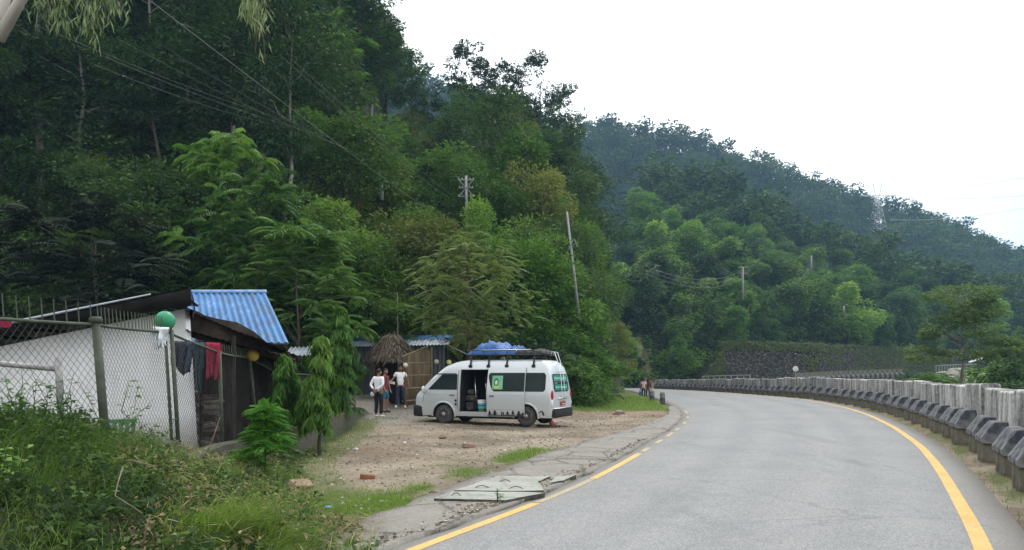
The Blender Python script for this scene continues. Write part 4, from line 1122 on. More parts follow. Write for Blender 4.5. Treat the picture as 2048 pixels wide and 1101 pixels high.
# ------------------------------------------------------------------ low shed with blue and zinc roof near the gate
shd = empty('low_shed', (-5.4, 36.5, 0.3), 0, 'long low shed with a blue and zinc corrugated roof behind the bamboo gate', 'shed')
corrugated((-7.9, 38.2, 3.50), (-2.75, 38.2, 3.60), (-2.9, 37.0, 3.33), (-8.0, 37.0, 3.23), 0.16, 0.022).build('upper_roof', BLUE, shd, True, True)
corrugated((-8.0, 36.98, 3.22), (-2.9, 36.98, 3.32), (-2.95, 35.9, 3.03), (-8.05, 35.9, 2.93), 0.16, 0.022).build('lower_roof', mat('pale_zinc_sheet', (0.34, 0.40, 0.47), (0.52, 0.57, 0.63), 4, 0.5, 0.2), shd, True, True)
mb = MB()
a = corrugated((-7.6, 36.4, 3.02), (-3.15, 36.4, 3.08), (-3.15, 36.4, 0.2), (-7.6, 36.4, 0.2), 0.2, 0.025)
a.build('front_wall', mat('grey_blue_wall_sheet', (0.05, 0.058, 0.075), (0.13, 0.145, 0.17), 3, 0.6, 0.2, stretch=(3, 1, 0.1)), shd, True, True)
mb.box(-3.13, -3.05, 36.42, 38.0, 0.2, 3.2); mb.build('end_wall', BLACKT, shd, rel=True)
MB().tube([(-2.95, 36.1, 3.0), (-1.8, 35.2, 2.45)], 0.03, 5).build('stay_pole', GALV, shd, rel=True)
aw = empty('zinc_awning', (-7.2, 27.5, 0.2), 0, 'crumpled zinc sheet awning between the blue roof and the slender drooping trees', 'awning')
corrugated((-8.3, 29.0, 2.75), (-6.4, 29.0, 2.82), (-6.3, 27.4, 2.50), (-8.1, 27.4, 2.36), 0.15, 0.03, wob=0.2).build('sheet', GALV, aw, True, True)
for x, y in ((-8.0, 27.6), (-6.4, 27.6), (-6.5, 28.8)): MB().tube([(x, y, 0), (x, y, 2.5)], 0.035, 5).build('post', DARKWOOD, aw, rel=True)
MB().tube([(-7.0, 27.3, 2.6), (-5.6, 27.0, 2.3)], 0.02, 5).build('loose_pole', PALEBARK, aw, rel=True)
# ------------------------------------------------------------------ thatched shelter and bamboo gate
STRAW = leaf_mat('old_thatch_straw', [(0, (0.035, 0.029, 0.022)), (0.5, (0.085, 0.072, 0.055)), (1, (0.16, 0.135, 0.105))], 0.1, 0.9, 0.1)
BAMBOO = mat('weathered_bamboo', (0.085, 0.064, 0.035), (0.20, 0.155, 0.092), 4, 0.7, bmp=0.2, stretch=(1, 1, 0.2))
tsh = empty('thatched_shelter', (-5.15, 33.4, 0.25), 0, 'small shelter with a shaggy grey thatched roof beside the bamboo gate', 'shelter')
rng = np.random.default_rng(8); n = 2600
a = rng.uniform(0, 2*np.pi, n); t = rng.uniform(0, 1, n)**0.6
rad = 0.10 + 0.98*t; P = np.stack([rad*np.cos(a), rad*np.sin(a)*0.9, 3.18 - 1.08*t**1.25 + 0.07*rng.normal(size=n)], -1)
D = np.stack([np.cos(a), np.sin(a), np.full(n, -1.0)], -1) + 0.35*rdir(rng, n)
mesh_quads('thatch', leaves(P, D, np.stack([np.cos(a), np.sin(a), np.full(n, 0.9)], -1), rng.uniform(0.2, 0.5, n), rng.uniform(0.03, 0.07, n), 0.1), rng.uniform(0, 1, n), STRAW, tsh)
MB().lathe([(.98, 2.02), (0.6, 2.62), (0.1, 3.12)], 14).build('roof_core', mat('dark_thatch', (0.05, 0.04, 0.03), (0.10, 0.08, 0.06), 9, 0.95), tsh)
for x, y in ((-0.68, -0.62), (0.70, -0.62), (-0.68, 0.6), (0.70, 0.6)): MB().tube([(x, y, -0.3), (x, y, 2.3)], 0.055, 6).build('post', mat('red_brown_timber', (0.07, 0.035, 0.024), (0.14, 0.075, 0.05), 6, 0.9), tsh)
MB().box(-0.95, 0.95, 0.72, 0.78, -0.2, 2.0).build('dark_backing', BLACKT, tsh)  # black backing put in to make the shelter's inside look dark
gt = empty('bamboo_gate', (-4.32, 31.0, 0.35), 0, 'tall open gate leaf of woven bamboo standing behind the van bonnet', 'gate')
A, B = Vector((-4.35, 31.0, 0)), Vector((-3.42, 32.6, 0))
mb = MB()
rg = random.Random(4)
for k in range(30):
    t = k/29; p = A.lerp(B, t); top = 2.42 + 0.42*t if t < 0.62 else 2.75 - 0.2*(t-.62) + rg.uniform(-.05, .05)
    mb.tube([(p.x, p.y, 0.42 + rg.uniform(-.03, .03)), (p.x + rg.uniform(-.01, .01), p.y, top + rg.uniform(-.06, .06))], 0.018, 5)
mb.build('slats', BAMBOO, gt, True, True)
PB = mat('pale_bamboo_pole', (0.16, 0.13, 0.08), (0.28, 0.235, 0.155), 4, 0.65)
for z in (0.6, 1.1, 1.62, 2.12): MB().tube([(A.x-.03, A.y-.03, z), (B.x, B.y-.03, z+.03)], 0.026, 6).build('cross_bar', PB, gt, True, True)
MB().tube([(A.x-.02, A.y-.05, 2.38), (B.x-.1, B.y-.05, 2.86)], 0.028, 6).build('brace', PB, gt, True, True)
MB().tube([(B.x+.03, B.y, 0.1), (B.x+.03, B.y, 2.8)], 0.05, 6).build('gate_post', BAMBOO, gt, True, True)
tp = empty('thin_pole', (-4.83, 33.0, 0.25), 0, 'thin grey pole standing up beside the thatched roof', 'pole')
MB().tube([(0, 0, -0.2), (-0.05, 0, 4.9)], [0.035, 0.02], 6).build('shaft', PALEBARK, tp)
WBALL = mat('dull_white_plastic', (0.45, 0.45, 0.38), (0.6, 0.6, 0.5), 3, 0.5)
for px, py, Y, r, lab, m_ in ((811, 731, 31.0, 0.10, 'small white ball on the bamboo gate post', WBALL), (873, 724, 33.5, 0.10, 'small white ball among leaves behind the van bonnet', WBALL), (898, 725, 33.0, 0.11, 'small pale yellow ball on a stick above the van windscreen', mat('pale_yellow_plastic', (0.5, 0.5, 0.2), (0.62, 0.60, 0.28), 3, 0.5))):
    p = at(px, py, Y); g = gz(p.x, p.y)
    e = empty('garden_ball', (p.x, p.y, g), 0, lab, 'ball')
    MB().ball((0, 0, p.z-g), r, 14, 10).build('ball', m_, e, True); MB().tube([(0, 0, -0.1), (0, 0, p.z-g-r*.9)], 0.02, 5).build('stick', BAMBOO, e)
# ------------------------------------------------------------------ fence
OLIVEP = mat('olive_green_fence_paint', (0.040, 0.050, 0.036), (0.085, 0.098, 0.072), 6, 0.6, bmp=0.15)
RUSTW = mat('dull_galvanised_wire', (0.045, 0.043, 0.042), (0.10, 0.095, 0.09), 4, 0.6, 0.2)
GREYP = mat('grey_painted_pipe', (0.20, 0.205, 0.205), (0.36, 0.36, 0.36), 5, 0.6, 0.1)
fe = empty('chain_link_fence', (-5.5, 10.4, 0.6), 0, 'olive green chain-link fence with round posts and spikes before the white house', 'fence')
#            base x, y, z0, top x, z1, radius
FP = [(-6.25, 7.4, 0.75, -6.40, 2.42, 0.05), (-5.43, 10.4, 0.55, -5.585, 2.42, 0.056), (-5.64, 13.0, 0.3, -5.77, 2.46, 0.042), (-5.60, 15.0, 0.12, -5.66, 2.16, 0.035), (-5.55, 17.0, 0.05, -5.76, 2.10, 0.035), (-5.95, 20.0, 0.0, -6.1, 1.80, 0.035), (-6.1, 24.0, 0.0, -6.2, 1.7, 0.035)]
for i, (bx, by, z0, tx, z1, r) in enumerate(FP):
    mb = MB()
    if i == 2:
        mb.tube([(bx-0.05, by, z0), (tx-0.05, by, z1)], 0.026, 6); mb.tube([(bx+0.05, by+.02, z0), (tx+0.05, by+.02, z1)], 0.034, 6)
    else: mb.tube([(bx, by, z0), (tx, by, z1)], r, 12)
    p = mb.build('post', OLIVEP, fe, True, True)
    if i < 3: MB().lathe([(r*1.45, z1), (r*1.5, z1+.05), (r*1.1, z1+.075)], 12, lambda x, y, z: (tx+x, by+y, z)).build('post_cap', OLIVEP, fe, True, True)
def clip_seg(a, b, w, h):
    (x0, y0), (x1, y1) = a, b; t0, t1 = 0.0, 1.0
    for p, q in ((-(x1-x0), x0), (x1-x0, w-x0), (-(y1-y0), y0), (y1-y0, h-y0)):
        if abs(p) < 1e-9:
            if q < 0: return None
        else:
            t = q/p
            if p < 0: t0 = max(t0, t)
            else: t1 = min(t1, t)
    return None if t0 >= t1 else ((x0+(x1-x0)*t0, y0+(y1-y0)*t0), (x0+(x1-x0)*t1, y0+(y1-y0)*t1))
def link_panel(i, sag=0.0, pitch=0.085, wr=0.0031):
    a, b = FP[i], FP[i+1]
    w = math.hypot(b[0]-a[0], b[1]-a[1]); h = min(a[4], b[4]) - max(a[2], b[2]) - 0.05
    h = max(h, 1.5)
    def M(u, v, off=0):
        t = u/w; s = v/h
        zb = a[2] + (b[2]-a[2])*t + 0.05; zt = a[4] + (b[4]-a[4])*t - 0.03 - sag*math.sin(math.pi*t)
        x = (a[0]+(b[0]-a[0])*t)*(1-s) + (a[3]+(b[3]-a[3])*t)*s
        y = a[1]+(b[1]-a[1])*t
        return (x + off + 0.02*math.sin(u*3+v*2), y, zb + (zt-zb)*s)
    mb = MB(); n = int((w+h)/pitch) + 1
    for k in range(n+1):
        for sgn in (1, -1):
            c = k*pitch
            seg = clip_seg((c - h if sgn > 0 else c, 0) if sgn > 0 else (c, 0), (c, h) if sgn > 0 else (c - h, h), w, h)
            if not seg: continue
            (u0, v0), (u1, v1) = seg
            m_ = 5
            mb.tube([M(u0+(u1-u0)*q/m_, v0+(v1-v0)*q/m_, 0.003*sgn) for q in range(m_+1)], wr, 3, caps=False)
    mb.build('mesh_panel', RUSTW, fe, False, True)
    top = [M(u, h, 0) for u in np.linspace(0, w, 7)]
    MB().tube(top, 0.022, 6).build('top_rail', OLIVEP, fe, True, True)
    return w, h, M
for i in range(6):
    w, h, M = link_panel(i, 0.02, 0.11 if i < 2 else 0.09)
    if i in (0, 1, 3, 4):
        step = {0: 0.19, 1: 0.115, 3: 0.13, 4: 0.2}[i]
        for u in np.arange(step, w-0.05, step):
            p = M(u, h); L = {0: 0.30, 1: 0.26, 3: .2, 4: .2}[i]
            MB().tube([p, (p[0]-0.02, p[1], p[2]+L)], [0.010, 0.007], 4).build('spike', OLIVEP, fe, False, True)
p = at(330, 642, 13.0)
tag(MB().ball(p, 0.165, 24, 16).build('green_ball', mat('green_plastic_float', (0.03, 0.20, 0.10), (0.05, 0.30, 0.16), 2.5, 0.35), smooth=True), 'shiny green ball stuck on top of a fence post', 'ball')
p = at(505, 711, 17.0)
tag(MB().ball(p, 0.14, 24, 16).build('yellow_ball', mat('yellow_plastic_float', (0.42, 0.30, 0.05), (0.55, 0.42, 0.10), 2.5, 0.4), smooth=True), 'yellow ball stuck on top of a fence post below the blue roof', 'ball')
pf = empty('pipe_frame', (-7.3, 11.8, 0.7), 0, 'grey pipe frame standing behind the first chain-link panel', 'frame')
MB().tube([at(-60, 722, 11.6), at(112, 738, 11.9)], 0.045, 10).build('cross_pipe', GREYP, pf, True, True)
MB().tube([at(116, 715, 11.9), at(122, 840, 11.9)], 0.05, 10).build('upright', GREYP, pf, True, True)
# washing
def cloth(name, px0, px1, ytop, yb0, yb1, Y, m, label, cat, seed, back=0.5, fold=0.05):
    rg = np.random.default_rng(seed); a, b = at(px0, ytop, Y), at(px1, ytop+2, Y+0.25)
    nu, nv = 18, 16; rows = []
    for i in range(nu+1):
        t = i/nu; top = a.lerp(b, t); row = []
        Lf = (yb0 + (yb1-yb0)*t - ytop)*Y/FPX*(1 + 0.10*math.sin(t*9+seed)); Lb = Lf*back
        for j in range(-nv//2, nv+1):
            if j < 0: s = -j/(nv/2); off = 0.035; dz = -Lb*s; d = off + 0.02*s
            else: s = j/nv; off = -0.035; dz = -Lf*s; d = off - 0.02*s
            if j == 0: d = 0; dz = 0.015
            wv = fold*(min(1, abs(s)*2))*math.sin(t*17 + 3*s + seed) + fold*0.6*(vnoise(t*7+seed, s*5, seed)-0.5)
            row.append((top.x + 0.05*(vnoise(t*4, s*3, seed+1)-0.5) - (t-0.5)*0.10*s, top.y + d + wv, top.z + dz))
        rows.append(row)
    o = MB().grid(rows).build(name, m, smooth=True)
    sm = o.modifiers.new('thickness', 'SOLIDIFY'); sm.thickness = 0.006
    return tag(o, label, cat)
cloth('dark_trousers', 345, 388, 684, 738, 752, 13.5, mat('dark_navy_cloth', (0.020, 0.026, 0.040), (0.05, 0.06, 0.085), 12, 0.9), 'dark navy trousers hung over the fence beside the green ball', 'clothes', 3)
cloth('dark_jacket', 388, 412, 685, 770, 778, 14.1, mat('dark_teal_cloth', (0.012, 0.032, 0.038), (0.03, 0.06, 0.07), 12, 0.9), 'dark teal jacket hung over the fence between the navy trousers and the red shirt', 'clothes', 5)
cloth('red_shirt', 412, 443, 686, 752, 757, 14.7, mat('crimson_cloth', (0.16, 0.010, 0.030), (0.28, 0.025, 0.06), 10, 0.9), 'crimson red shirt hung over the fence', 'clothes', 8)
cloth('white_cloth', 304, 336, 655, 697, 692, 12.5, mat('pale_cloth', (0.40, 0.46, 0.48), (0.62, 0.66, 0.68), 10, 0.9), 'pale white cloth draped on the fence rail beside the green ball', 'clothes', 11, 0.9, 0.07)
# low mossy walls under and beyond the fence
MOSSW = cracked_concrete('mossy_wall_concrete', (0.035, 0.036, 0.026), (0.13, 0.12, 0.095), 0.3, 0.9)
def low_wall(name, pts, h, t, label):
    r = empty(name, (pts[0][0], pts[0][1], 0), 0, label, 'wall'); mb = MB(); rows = []
    for i, (x, y, zt) in enumerate(pts):
        zb = gz(x, y) - 0.3
        rows.append([(x-t/2, y, zb), (x-t/2, y, zt-.02), (x-t/2+.02, y, zt), (x+t/2-.02, y, zt), (x+t/2, y, zt-.02), (x+t/2, y, zb)])
    mb.grid(rows); mb.poly(rows[0][::-1]); mb.poly(rows[-1])
    mb.build('wall_body', MOSSW, r, False, True); return r
low_wall('boundary_wall', [(-5.02 - 0.12*k, 12.0 + 0.9*k, 0.42 + 0.05*math.sin(k)) for k in range(6)], 0.6, 0.26, 'low dark mossy wall under the fence left of the bright green plant')
low_wall('boundary_wall', [(-4.70 - 0.058*k, 16.4 + 1.1*k, 0.58 + 0.04*math.sin(2*k)) for k in range(9)], 0.6, 0.24, 'low mossy wall running along the yard behind the slender drooping trees')
tag(MB().bevel_box(-5.35, -5.02, 11.35, 11.75, 0.2, 0.72, 0.02).build('concrete_stub', MOSSW), 'dark broken concrete stub at the foot of the fence', 'concrete block')
# green plastic chair behind the fence
ch = empty('plastic_chair', (-6.15, 12.2, 0.32), 0.5, 'faded green plastic chair half hidden behind the fence post', 'chair')
GP = mat('faded_green_plastic', (0.05, 0.16, 0.07), (0.10, 0.24, 0.12), 6, 0.5)
MB().bevel_box(-.22, .22, -.22, .22, .24, .28, .015).build('seat', GP, ch)
mb = MB()
for x in (-.18, -.09, 0, .09, .18): mb.box(x-.03, x+.03, .19, .22, .281, .62)
mb.box(-.23, .23, .185, .225, .62, .68); mb.build('backrest', GP, ch)
for x in (-.19, .19):
    for y in (-.19, .19): MB().tube([(x*1.1, y*1.1, -0.1), (x, y, .24)], .022, 5).build('leg', GP, ch)
# ------------------------------------------------------------------ slender drooping trees in the yard
ASH = leaf_mat('long_drooping_leaf', [(0, (0.022, 0.060, 0.012)), (0.55, (0.050, 0.112, 0.020)), (1, (0.11, 0.175, 0.032))], 0.24, 0.45, 0.3, 0.12)
def drooping_tree(px, ytop, ybase, Y, wpx, cb, label, seed):
    rng = np.random.default_rng(seed)
    g = ground(px, Y); h = CAMH + (HOR-ytop)*Y/FPX - g.z; r = wpx/2*Y/FPX
    b = h*cb
    root = empty('drooping_tree', tuple(g), 0, label, 'tree', 'slender drooping trees along the yard wall')
    tk = MB(); pts = limb_pts(rng, (0, 0, -0.2), (0.03, 0, h*0.97), 7, 0.03, 0)
    tk.tube(pts, [0.045*(1-0.85*i/6) for i in range(7)], 6)
    nb = int(54*h/2.4); lv = []; tt = []
    for k in range(nb):
        t = (k+0.5)/nb; z = b + (h-b)*t
        w = r*(0.80 + 0.35*math.sin(math.pi*min(1, t*1.1)))*(1-0.80*t**2.2)*rng.uniform(0.7, 1.12)
        a = rng.uniform(0, 6.28); e = np.array([math.cos(a)*w, math.sin(a)*w, z - 0.35*w]); s = np.array([0.0, 0, min(z + 0.1, h*0.96)])
        tk.tube([s, (s+e)/2 + np.array([0, 0, .06]), e], [0.011, 0.008, 0.004], 4, caps=False)
        m = 74; q = rng.uniform(0.15, 1.05, m)[:, None]
        P = s + (e-s)*q + np.array([0, 0, .05])*(1-q) + 0.045*rng.normal(size=(m, 3))
        D = nrm(np.stack([np.cos(a + rng.normal(0, .9, m)), np.sin(a + rng.normal(0, .9, m)), np.full(m, -1.55)], -1) + 0.25*rdir(rng, m))
        N = np.stack([np.cos(a)*np.ones(m), np.sin(a)*np.ones(m), np.full(m, .5)], -1) + 0.4*rdir(rng, m)
        lv.append(leaves(P, D, N, rng.uniform(.13, .25, m), rng.uniform(.028, .045, m), .3, .18)); tt.append(rng.uniform(0, .6, m) + .28*t**2)
    tk.build('trunk', BARK, root, True)
    mesh_quads('crown', np.concatenate(lv), np.concatenate(tt), ASH, root)
    return root
drooping_tree(572, 712, 905, 16.8, 76, 0.2, 'shortest of the slender drooping trees, behind the bright green plant', 1)
drooping_tree(640, 674, 915, 16.2, 78, 0.26, 'middle slender drooping tree with a yellowish tip and bare leaning stem', 2)
drooping_tree(681, 612, 850, 23.5, 86, 0.16, 'tallest and darkest slender drooping tree at the end of the yard wall', 3)
# sapling with feathery leaves in front of the wall
FEATH = leaf_mat('vivid_feathery_leaf', [(0, (0.035, 0.095, 0.012)), (0.6, (0.065, 0.160, 0.020)), (1, (0.12, 0.235, 0.035))], 0.35, 0.5, 0.25)
def feathery_plant(name, x, y, h, r, seed, label, cat, lm, nc=26, z=None):
    rng = np.random.default_rng(seed)
    root = empty(name, (x, y, gz(x, y) if z is None else z), 0, label, cat)
    C = crown_centres(rng, nc, h*0.95, h*0.12, r*0.7, 'cone'); tk = MB(); tk.tube([(0, 0, -.1), (0.02, 0, h*.92)], [.018, .005], 5)
    for c in C: tk.tube([(0, 0, max(.03, c[2]-.12*h)), c], [.007, .003], 4, caps=False)
    tk.build('stem', lm, root)
    n = nc*6; ci = np.repeat(np.arange(nc), 6); a = rng.uniform(0, 6.28, n)
    D = np.stack([np.cos(a), np.sin(a), rng.uniform(0.0, .6, n)], -1) + 0.8*nrm(C*np.array([1, 1, 0]) + 1e-4)[ci]
    V, t = frond_leaves(rng, C[ci] - 0.03*rng.normal(size=(n, 3)), D, rng.uniform(.16, .30, n)*h/1.1, 9, .060*h/1.1, .016*h/1.1, .35)
    mesh_quads('foliage', V, t, lm, root); return root
feathery_plant('feathery_plant', -4.02, 12.6, 1.18, 0.62, 4, 'vivid green feathery-leaved plant standing in front of the mossy wall', 'plant', FEATH, 60)
feathery_plant('weed', 0.0, 0.0, 0.30, 0.18, 6, 'small dark weed growing at the corner of the nearest drain cover slab', 'plant', MID, 9, 0.03)
bpy.data.objects['weed'].scale = (.62, .62, .62)
bpy.data.objects['weed'].location = (at(994, 1000, 10.15).x, 10.12, 0.05)
# ------------------------------------------------------------------ bank in the lower left: ground cover, grass, dry stalks
def bank_x(rng, n, y0, y1, px0=-160):
    """points on the bank between the fence and its toe"""
    Y = y0 + (y1-y0)*rng.uniform(0, 1, n)
    toe = np.interp(Y, *TOE); left = np.maximum((px0-1024)*Y/FPX, -8.5)
    X = left + (toe + 0.15 - left)*rng.uniform(0, 1, n)
    return X, Y
COVER = leaf_mat('bank_weed_leaf', [(0, (0.010, 0.022, 0.008)), (0.4, (0.024, 0.050, 0.013)), (0.75, (0.056, 0.098, 0.023)), (1, (0.11, 0.145, 0.040))], 0.3, 0.5, 0.25)
GRASS = leaf_mat('grass_blade', [(0, (0.042, 0.080, 0.014)), (0.5, (0.088, 0.145, 0.026)), (0.85, (0.15, 0.205, 0.05)), (1, (0.25, 0.225, 0.11))], 0.3, 0.55, 0.25)
STRAWG = leaf_mat('dry_stalk', [(0, (0.085, 0.058, 0.034)), (0.5, (0.20, 0.150, 0.090)), (1, (0.36, 0.30, 0.20))], 0.15, 0.8, 0.15)
def bank_cover():
    rng = np.random.default_rng(14)
    a, b = bank_x(rng, 6800, 4.3, 17.0)
    keep = rng.uniform(0, 1, 6800) < np.clip(1.5 - Y_fall(b), 0.35, 1); a, b = a[keep], b[keep]
    px = 1024 + a/b*FPX
    keep = rng.uniform(0, 1, len(a)) < np.where((b > 11) & (px > 330), .35, 1.0); a, b, px = a[keep], b[keep], px[keep]
    nb = len(a)
    low = sstep(300, 380, px) * sstep(9.5, 11, b)
    hgt = (0.03 + 0.75*np.clip(fbm(a*1.3, b*1.3, 61)-.22, 0, 1)**1.2) * rng.uniform(0.3, 1.0, nb) * (1-.8*low)
    toe = np.interp(b, *TOE); hgt *= np.clip((toe + 0.25 - a)/0.9, 0.12, 1)
    hgt += .35*sstep(260, 120, px)*sstep(6.5, 8, b)*rng.uniform(0, 1, nb)
    rad = rng.uniform(0.06, 0.17, nb)
    C = np.stack([a, b, terrain(a, b) + hgt], -1)
    # four kinds of weed in drifts: dark small-leaved, mid, broad pale, and wilted
    kind = np.clip((fbm(a*.7 + 3, b*.7, 71) - .25)*2 +   .22*rng.normal(size=nb) - .45*sstep(440, 280, px)*sstep(9, 7, b), 0, 1)
    m = 18; n = nb*m; ci = np.repeat(np.arange(nb), m); kk = kind[ci]
    u = rdir(rng, n); u[:, 2] *= 0.75
    P = C[ci] + u*(rad[ci]*rng.uniform(.3, 1.2, n))[:, None]
    D = u*0.8 + 0.6*rdir(rng, n); D[:, 2] = D[:, 2]*.5 - .1
    N = np.array([0, -0.25, .8]) + .75*rdir(rng, n)
    L = (0.030 + 0.055*np.abs(np.sin(kk*9))**2)*rng.uniform(.6, 1.4, n)
    wd = np.where(np.sin(kk*14) > 0, .58, .28)
    tint = np.clip(.05 + .75*kk + .22*rng.normal(size=n), 0, .9)
    wilt = (fbm(a*1.3 + 9, b*1.3, 81) > 0.56 - .14*sstep(290, 340, px)*sstep(640, 560, px)*sstep(7.2, 8.2, b))[ci] & (px[ci] > 230)
    dry = wilt & (rng.uniform(0, 1, n) < .5)
    L = np.where(dry, L*.6, L); V = leaves(P, D, N, L, L*wd*rng.uniform(.8, 1.2, n), .3, .12)
    tag(mesh_quads('bank_ground_cover', V[~dry], tint[~dry], COVER), 'tangled low weeds covering the bank in front of the fence', None, None, 'stuff')
    tag(mesh_quads('wilted_weeds', V[dry], rng.uniform(0, .62, dry.sum()), STRAWG), 'wilted brown weeds mixed into the green of the bank', None, None, 'stuff')
def Y_fall(Y): return (Y - 4.3)/14
bank_cover()
def blades(rng, P, h, w, lean, az=None, seg=3, tip=0.05):
    """arching grass blades, each a chain of quads"""
    n = len(P); az = rng.uniform(0, 2*np.pi, n) if az is None else az
    d = np.stack([np.cos(az), np.sin(az), np.zeros(n)], -1); s = np.stack([-np.sin(az), np.cos(az), np.zeros(n)], -1)
    out = []
    for k in range(seg):
        q = []
        for t in (k/seg, (k+1)/seg):
            c = P + d*(h*lean*t**1.8)[:, None] + np.array([0, 0, 1.0])*(h*(t - 0.42*lean*t**2.4))[:, None]
            q.append((c, w*(1-t)*1.0 + w*tip))
        (c0, w0), (c1, w1) = q
        out.append(np.stack([c0 - s*w0[:, None]/2, c0 + s*w0[:, None]/2, c1 + s*w1[:, None]/2, c1 - s*w1[:, None]/2], 1))
    return np.concatenate(out)
def grass_patch():
    rng = np.random.default_rng(15); Vs = []; Ts = []
    def add(X, Y, h, w, lean, tint, az=None, seg=3):
        P = np.stack([X, Y, terrain(X, Y) - 0.01], -1)
        Vs.append(blades(rng, P, h, w, lean, az, seg)); Ts.append(np.tile(tint, seg))
    # short grass: the patch at the toe of the bank
    n = 15000; X = rng.uniform(-3.6, -0.9, n); Y = rng.uniform(7.9, 12.4, n)
    k = (np.hypot((X + 2.3)/1.1, (Y - 9.9)/1.8) + 0.6*(fbm(X*2, Y*2, 5)-0.5) < 0.95) & (X < shoulder_l(Y) - 0.02 + .1*rng.normal(size=n)); X, Y = X[k], Y[k]; n = len(X)
    add(X, Y, rng.uniform(.03, .10, n), rng.uniform(.004, .008, n), rng.uniform(.3, .9, n), rng.uniform(.15, .8, n), None, 2)
    # strip beside the drain covers
    n = 15000; Y = rng.uniform(9.4, 18.0, n); X = shoulder_l(Y) - 0.40 + 0.30*rng.normal(size=n) + 0.25*(fbm(Y*1.3, Y*0, 6)-.5)
    k = rng.uniform(0, 1, n) < np.clip(5*(fbm(X*1.1, Y*1.1, 12)-.36), 0, 1); X, Y = X[k], Y[k]; n = len(X)
    add(X, Y, rng.uniform(.03, .11, n), rng.uniform(.005, .009, n), rng.uniform(.3, .9, n), rng.uniform(.15, .8, n), None, 2)
    # edge of the yard under the wall
    n = 9000; Y = rng.uniform(12.0, 26, n); toe = np.interp(Y, *TOE); X = toe + rng.uniform(-0.5, 0.75, n)
    k = rng.uniform(0, 1, n) < 1.2*fbm(X*1.4, Y*1.4, 13); X, Y = X[k], Y[k]; n = len(X)
    add(X, Y, rng.uniform(.03, .12, n), rng.uniform(.006, .011, n), rng.uniform(.3, .9, n), rng.uniform(.0, .6, n), None, 2)
    # grass beyond the van where the road bends
    n = 14000; Y = rng.uniform(34, 56, n); rl = road_l(Y); X = rng.uniform(2.2, 10.5, n)
    k = (X < rl - 0.75) & (Y > 34.6 + 1.3*fbm(X, Y*0, 3)); X, Y = X[k], Y[k]; n = len(X)
    add(X, Y, rng.uniform(.06, .32, n)*(0.6+0.8*fbm(X*.6, Y*.6, 4)), rng.uniform(.014, .028, n), rng.uniform(.3, .9, n), rng.uniform(.2, .85, n), None, 2)
    # tufts in the gutter by the parapet
    n = 5200; Y = rng.uniform(8, 40, n); X = road_r(Y) + 0.60 + rng.uniform(0, .9, n)
    k = rng.uniform(0, 1, n) < 1.7*(fbm(X*1.2, Y*1.2, 17)-.28); X, Y = X[k], Y[k]; n = len(X)
    P = np.stack([X, Y, road_z(Y)-0.04], -1)
    Vs.append(blades(rng, P, rng.uniform(.04, .14, n), rng.uniform(.006, .012, n), rng.uniform(.3, .9, n), None, 2)); Ts.append(np.tile(rng.uniform(.1, .7, n), 2))
    # sparse wisps in the dirt
    n = 2600; Y = rng.uniform(9, 30, n); X = rng.uniform(-4.5, 5.5, n); k = (X < shoulder_l(Y)-.1) & (X > np.interp(Y, *TOE)) & (fbm(X*.7, Y*.7, 19) > .56); X, Y = X[k], Y[k]; n = len(X)
    add(X, Y, rng.uniform(.02, .06, n), rng.uniform(.005, .009, n), rng.uniform(.4, 1, n), rng.uniform(.3, 1, n), None, 2)
    tag(mesh_quads('short_grass', np.concatenate(Vs), np.concatenate(Ts), GRASS), 'short green grass along the yard, the slabs and the road edge', None, None, 'stuff')
grass_patch()
GRASS2 = leaf_mat('long_grass_blade', [(0, (0.024, 0.050, 0.011)), (0.5, (0.060, 0.105, 0.021)), (0.85, (0.115, 0.170, 0.040)), (1, (0.19, 0.175, 0.085))], 0.3, 0.55, 0.25)
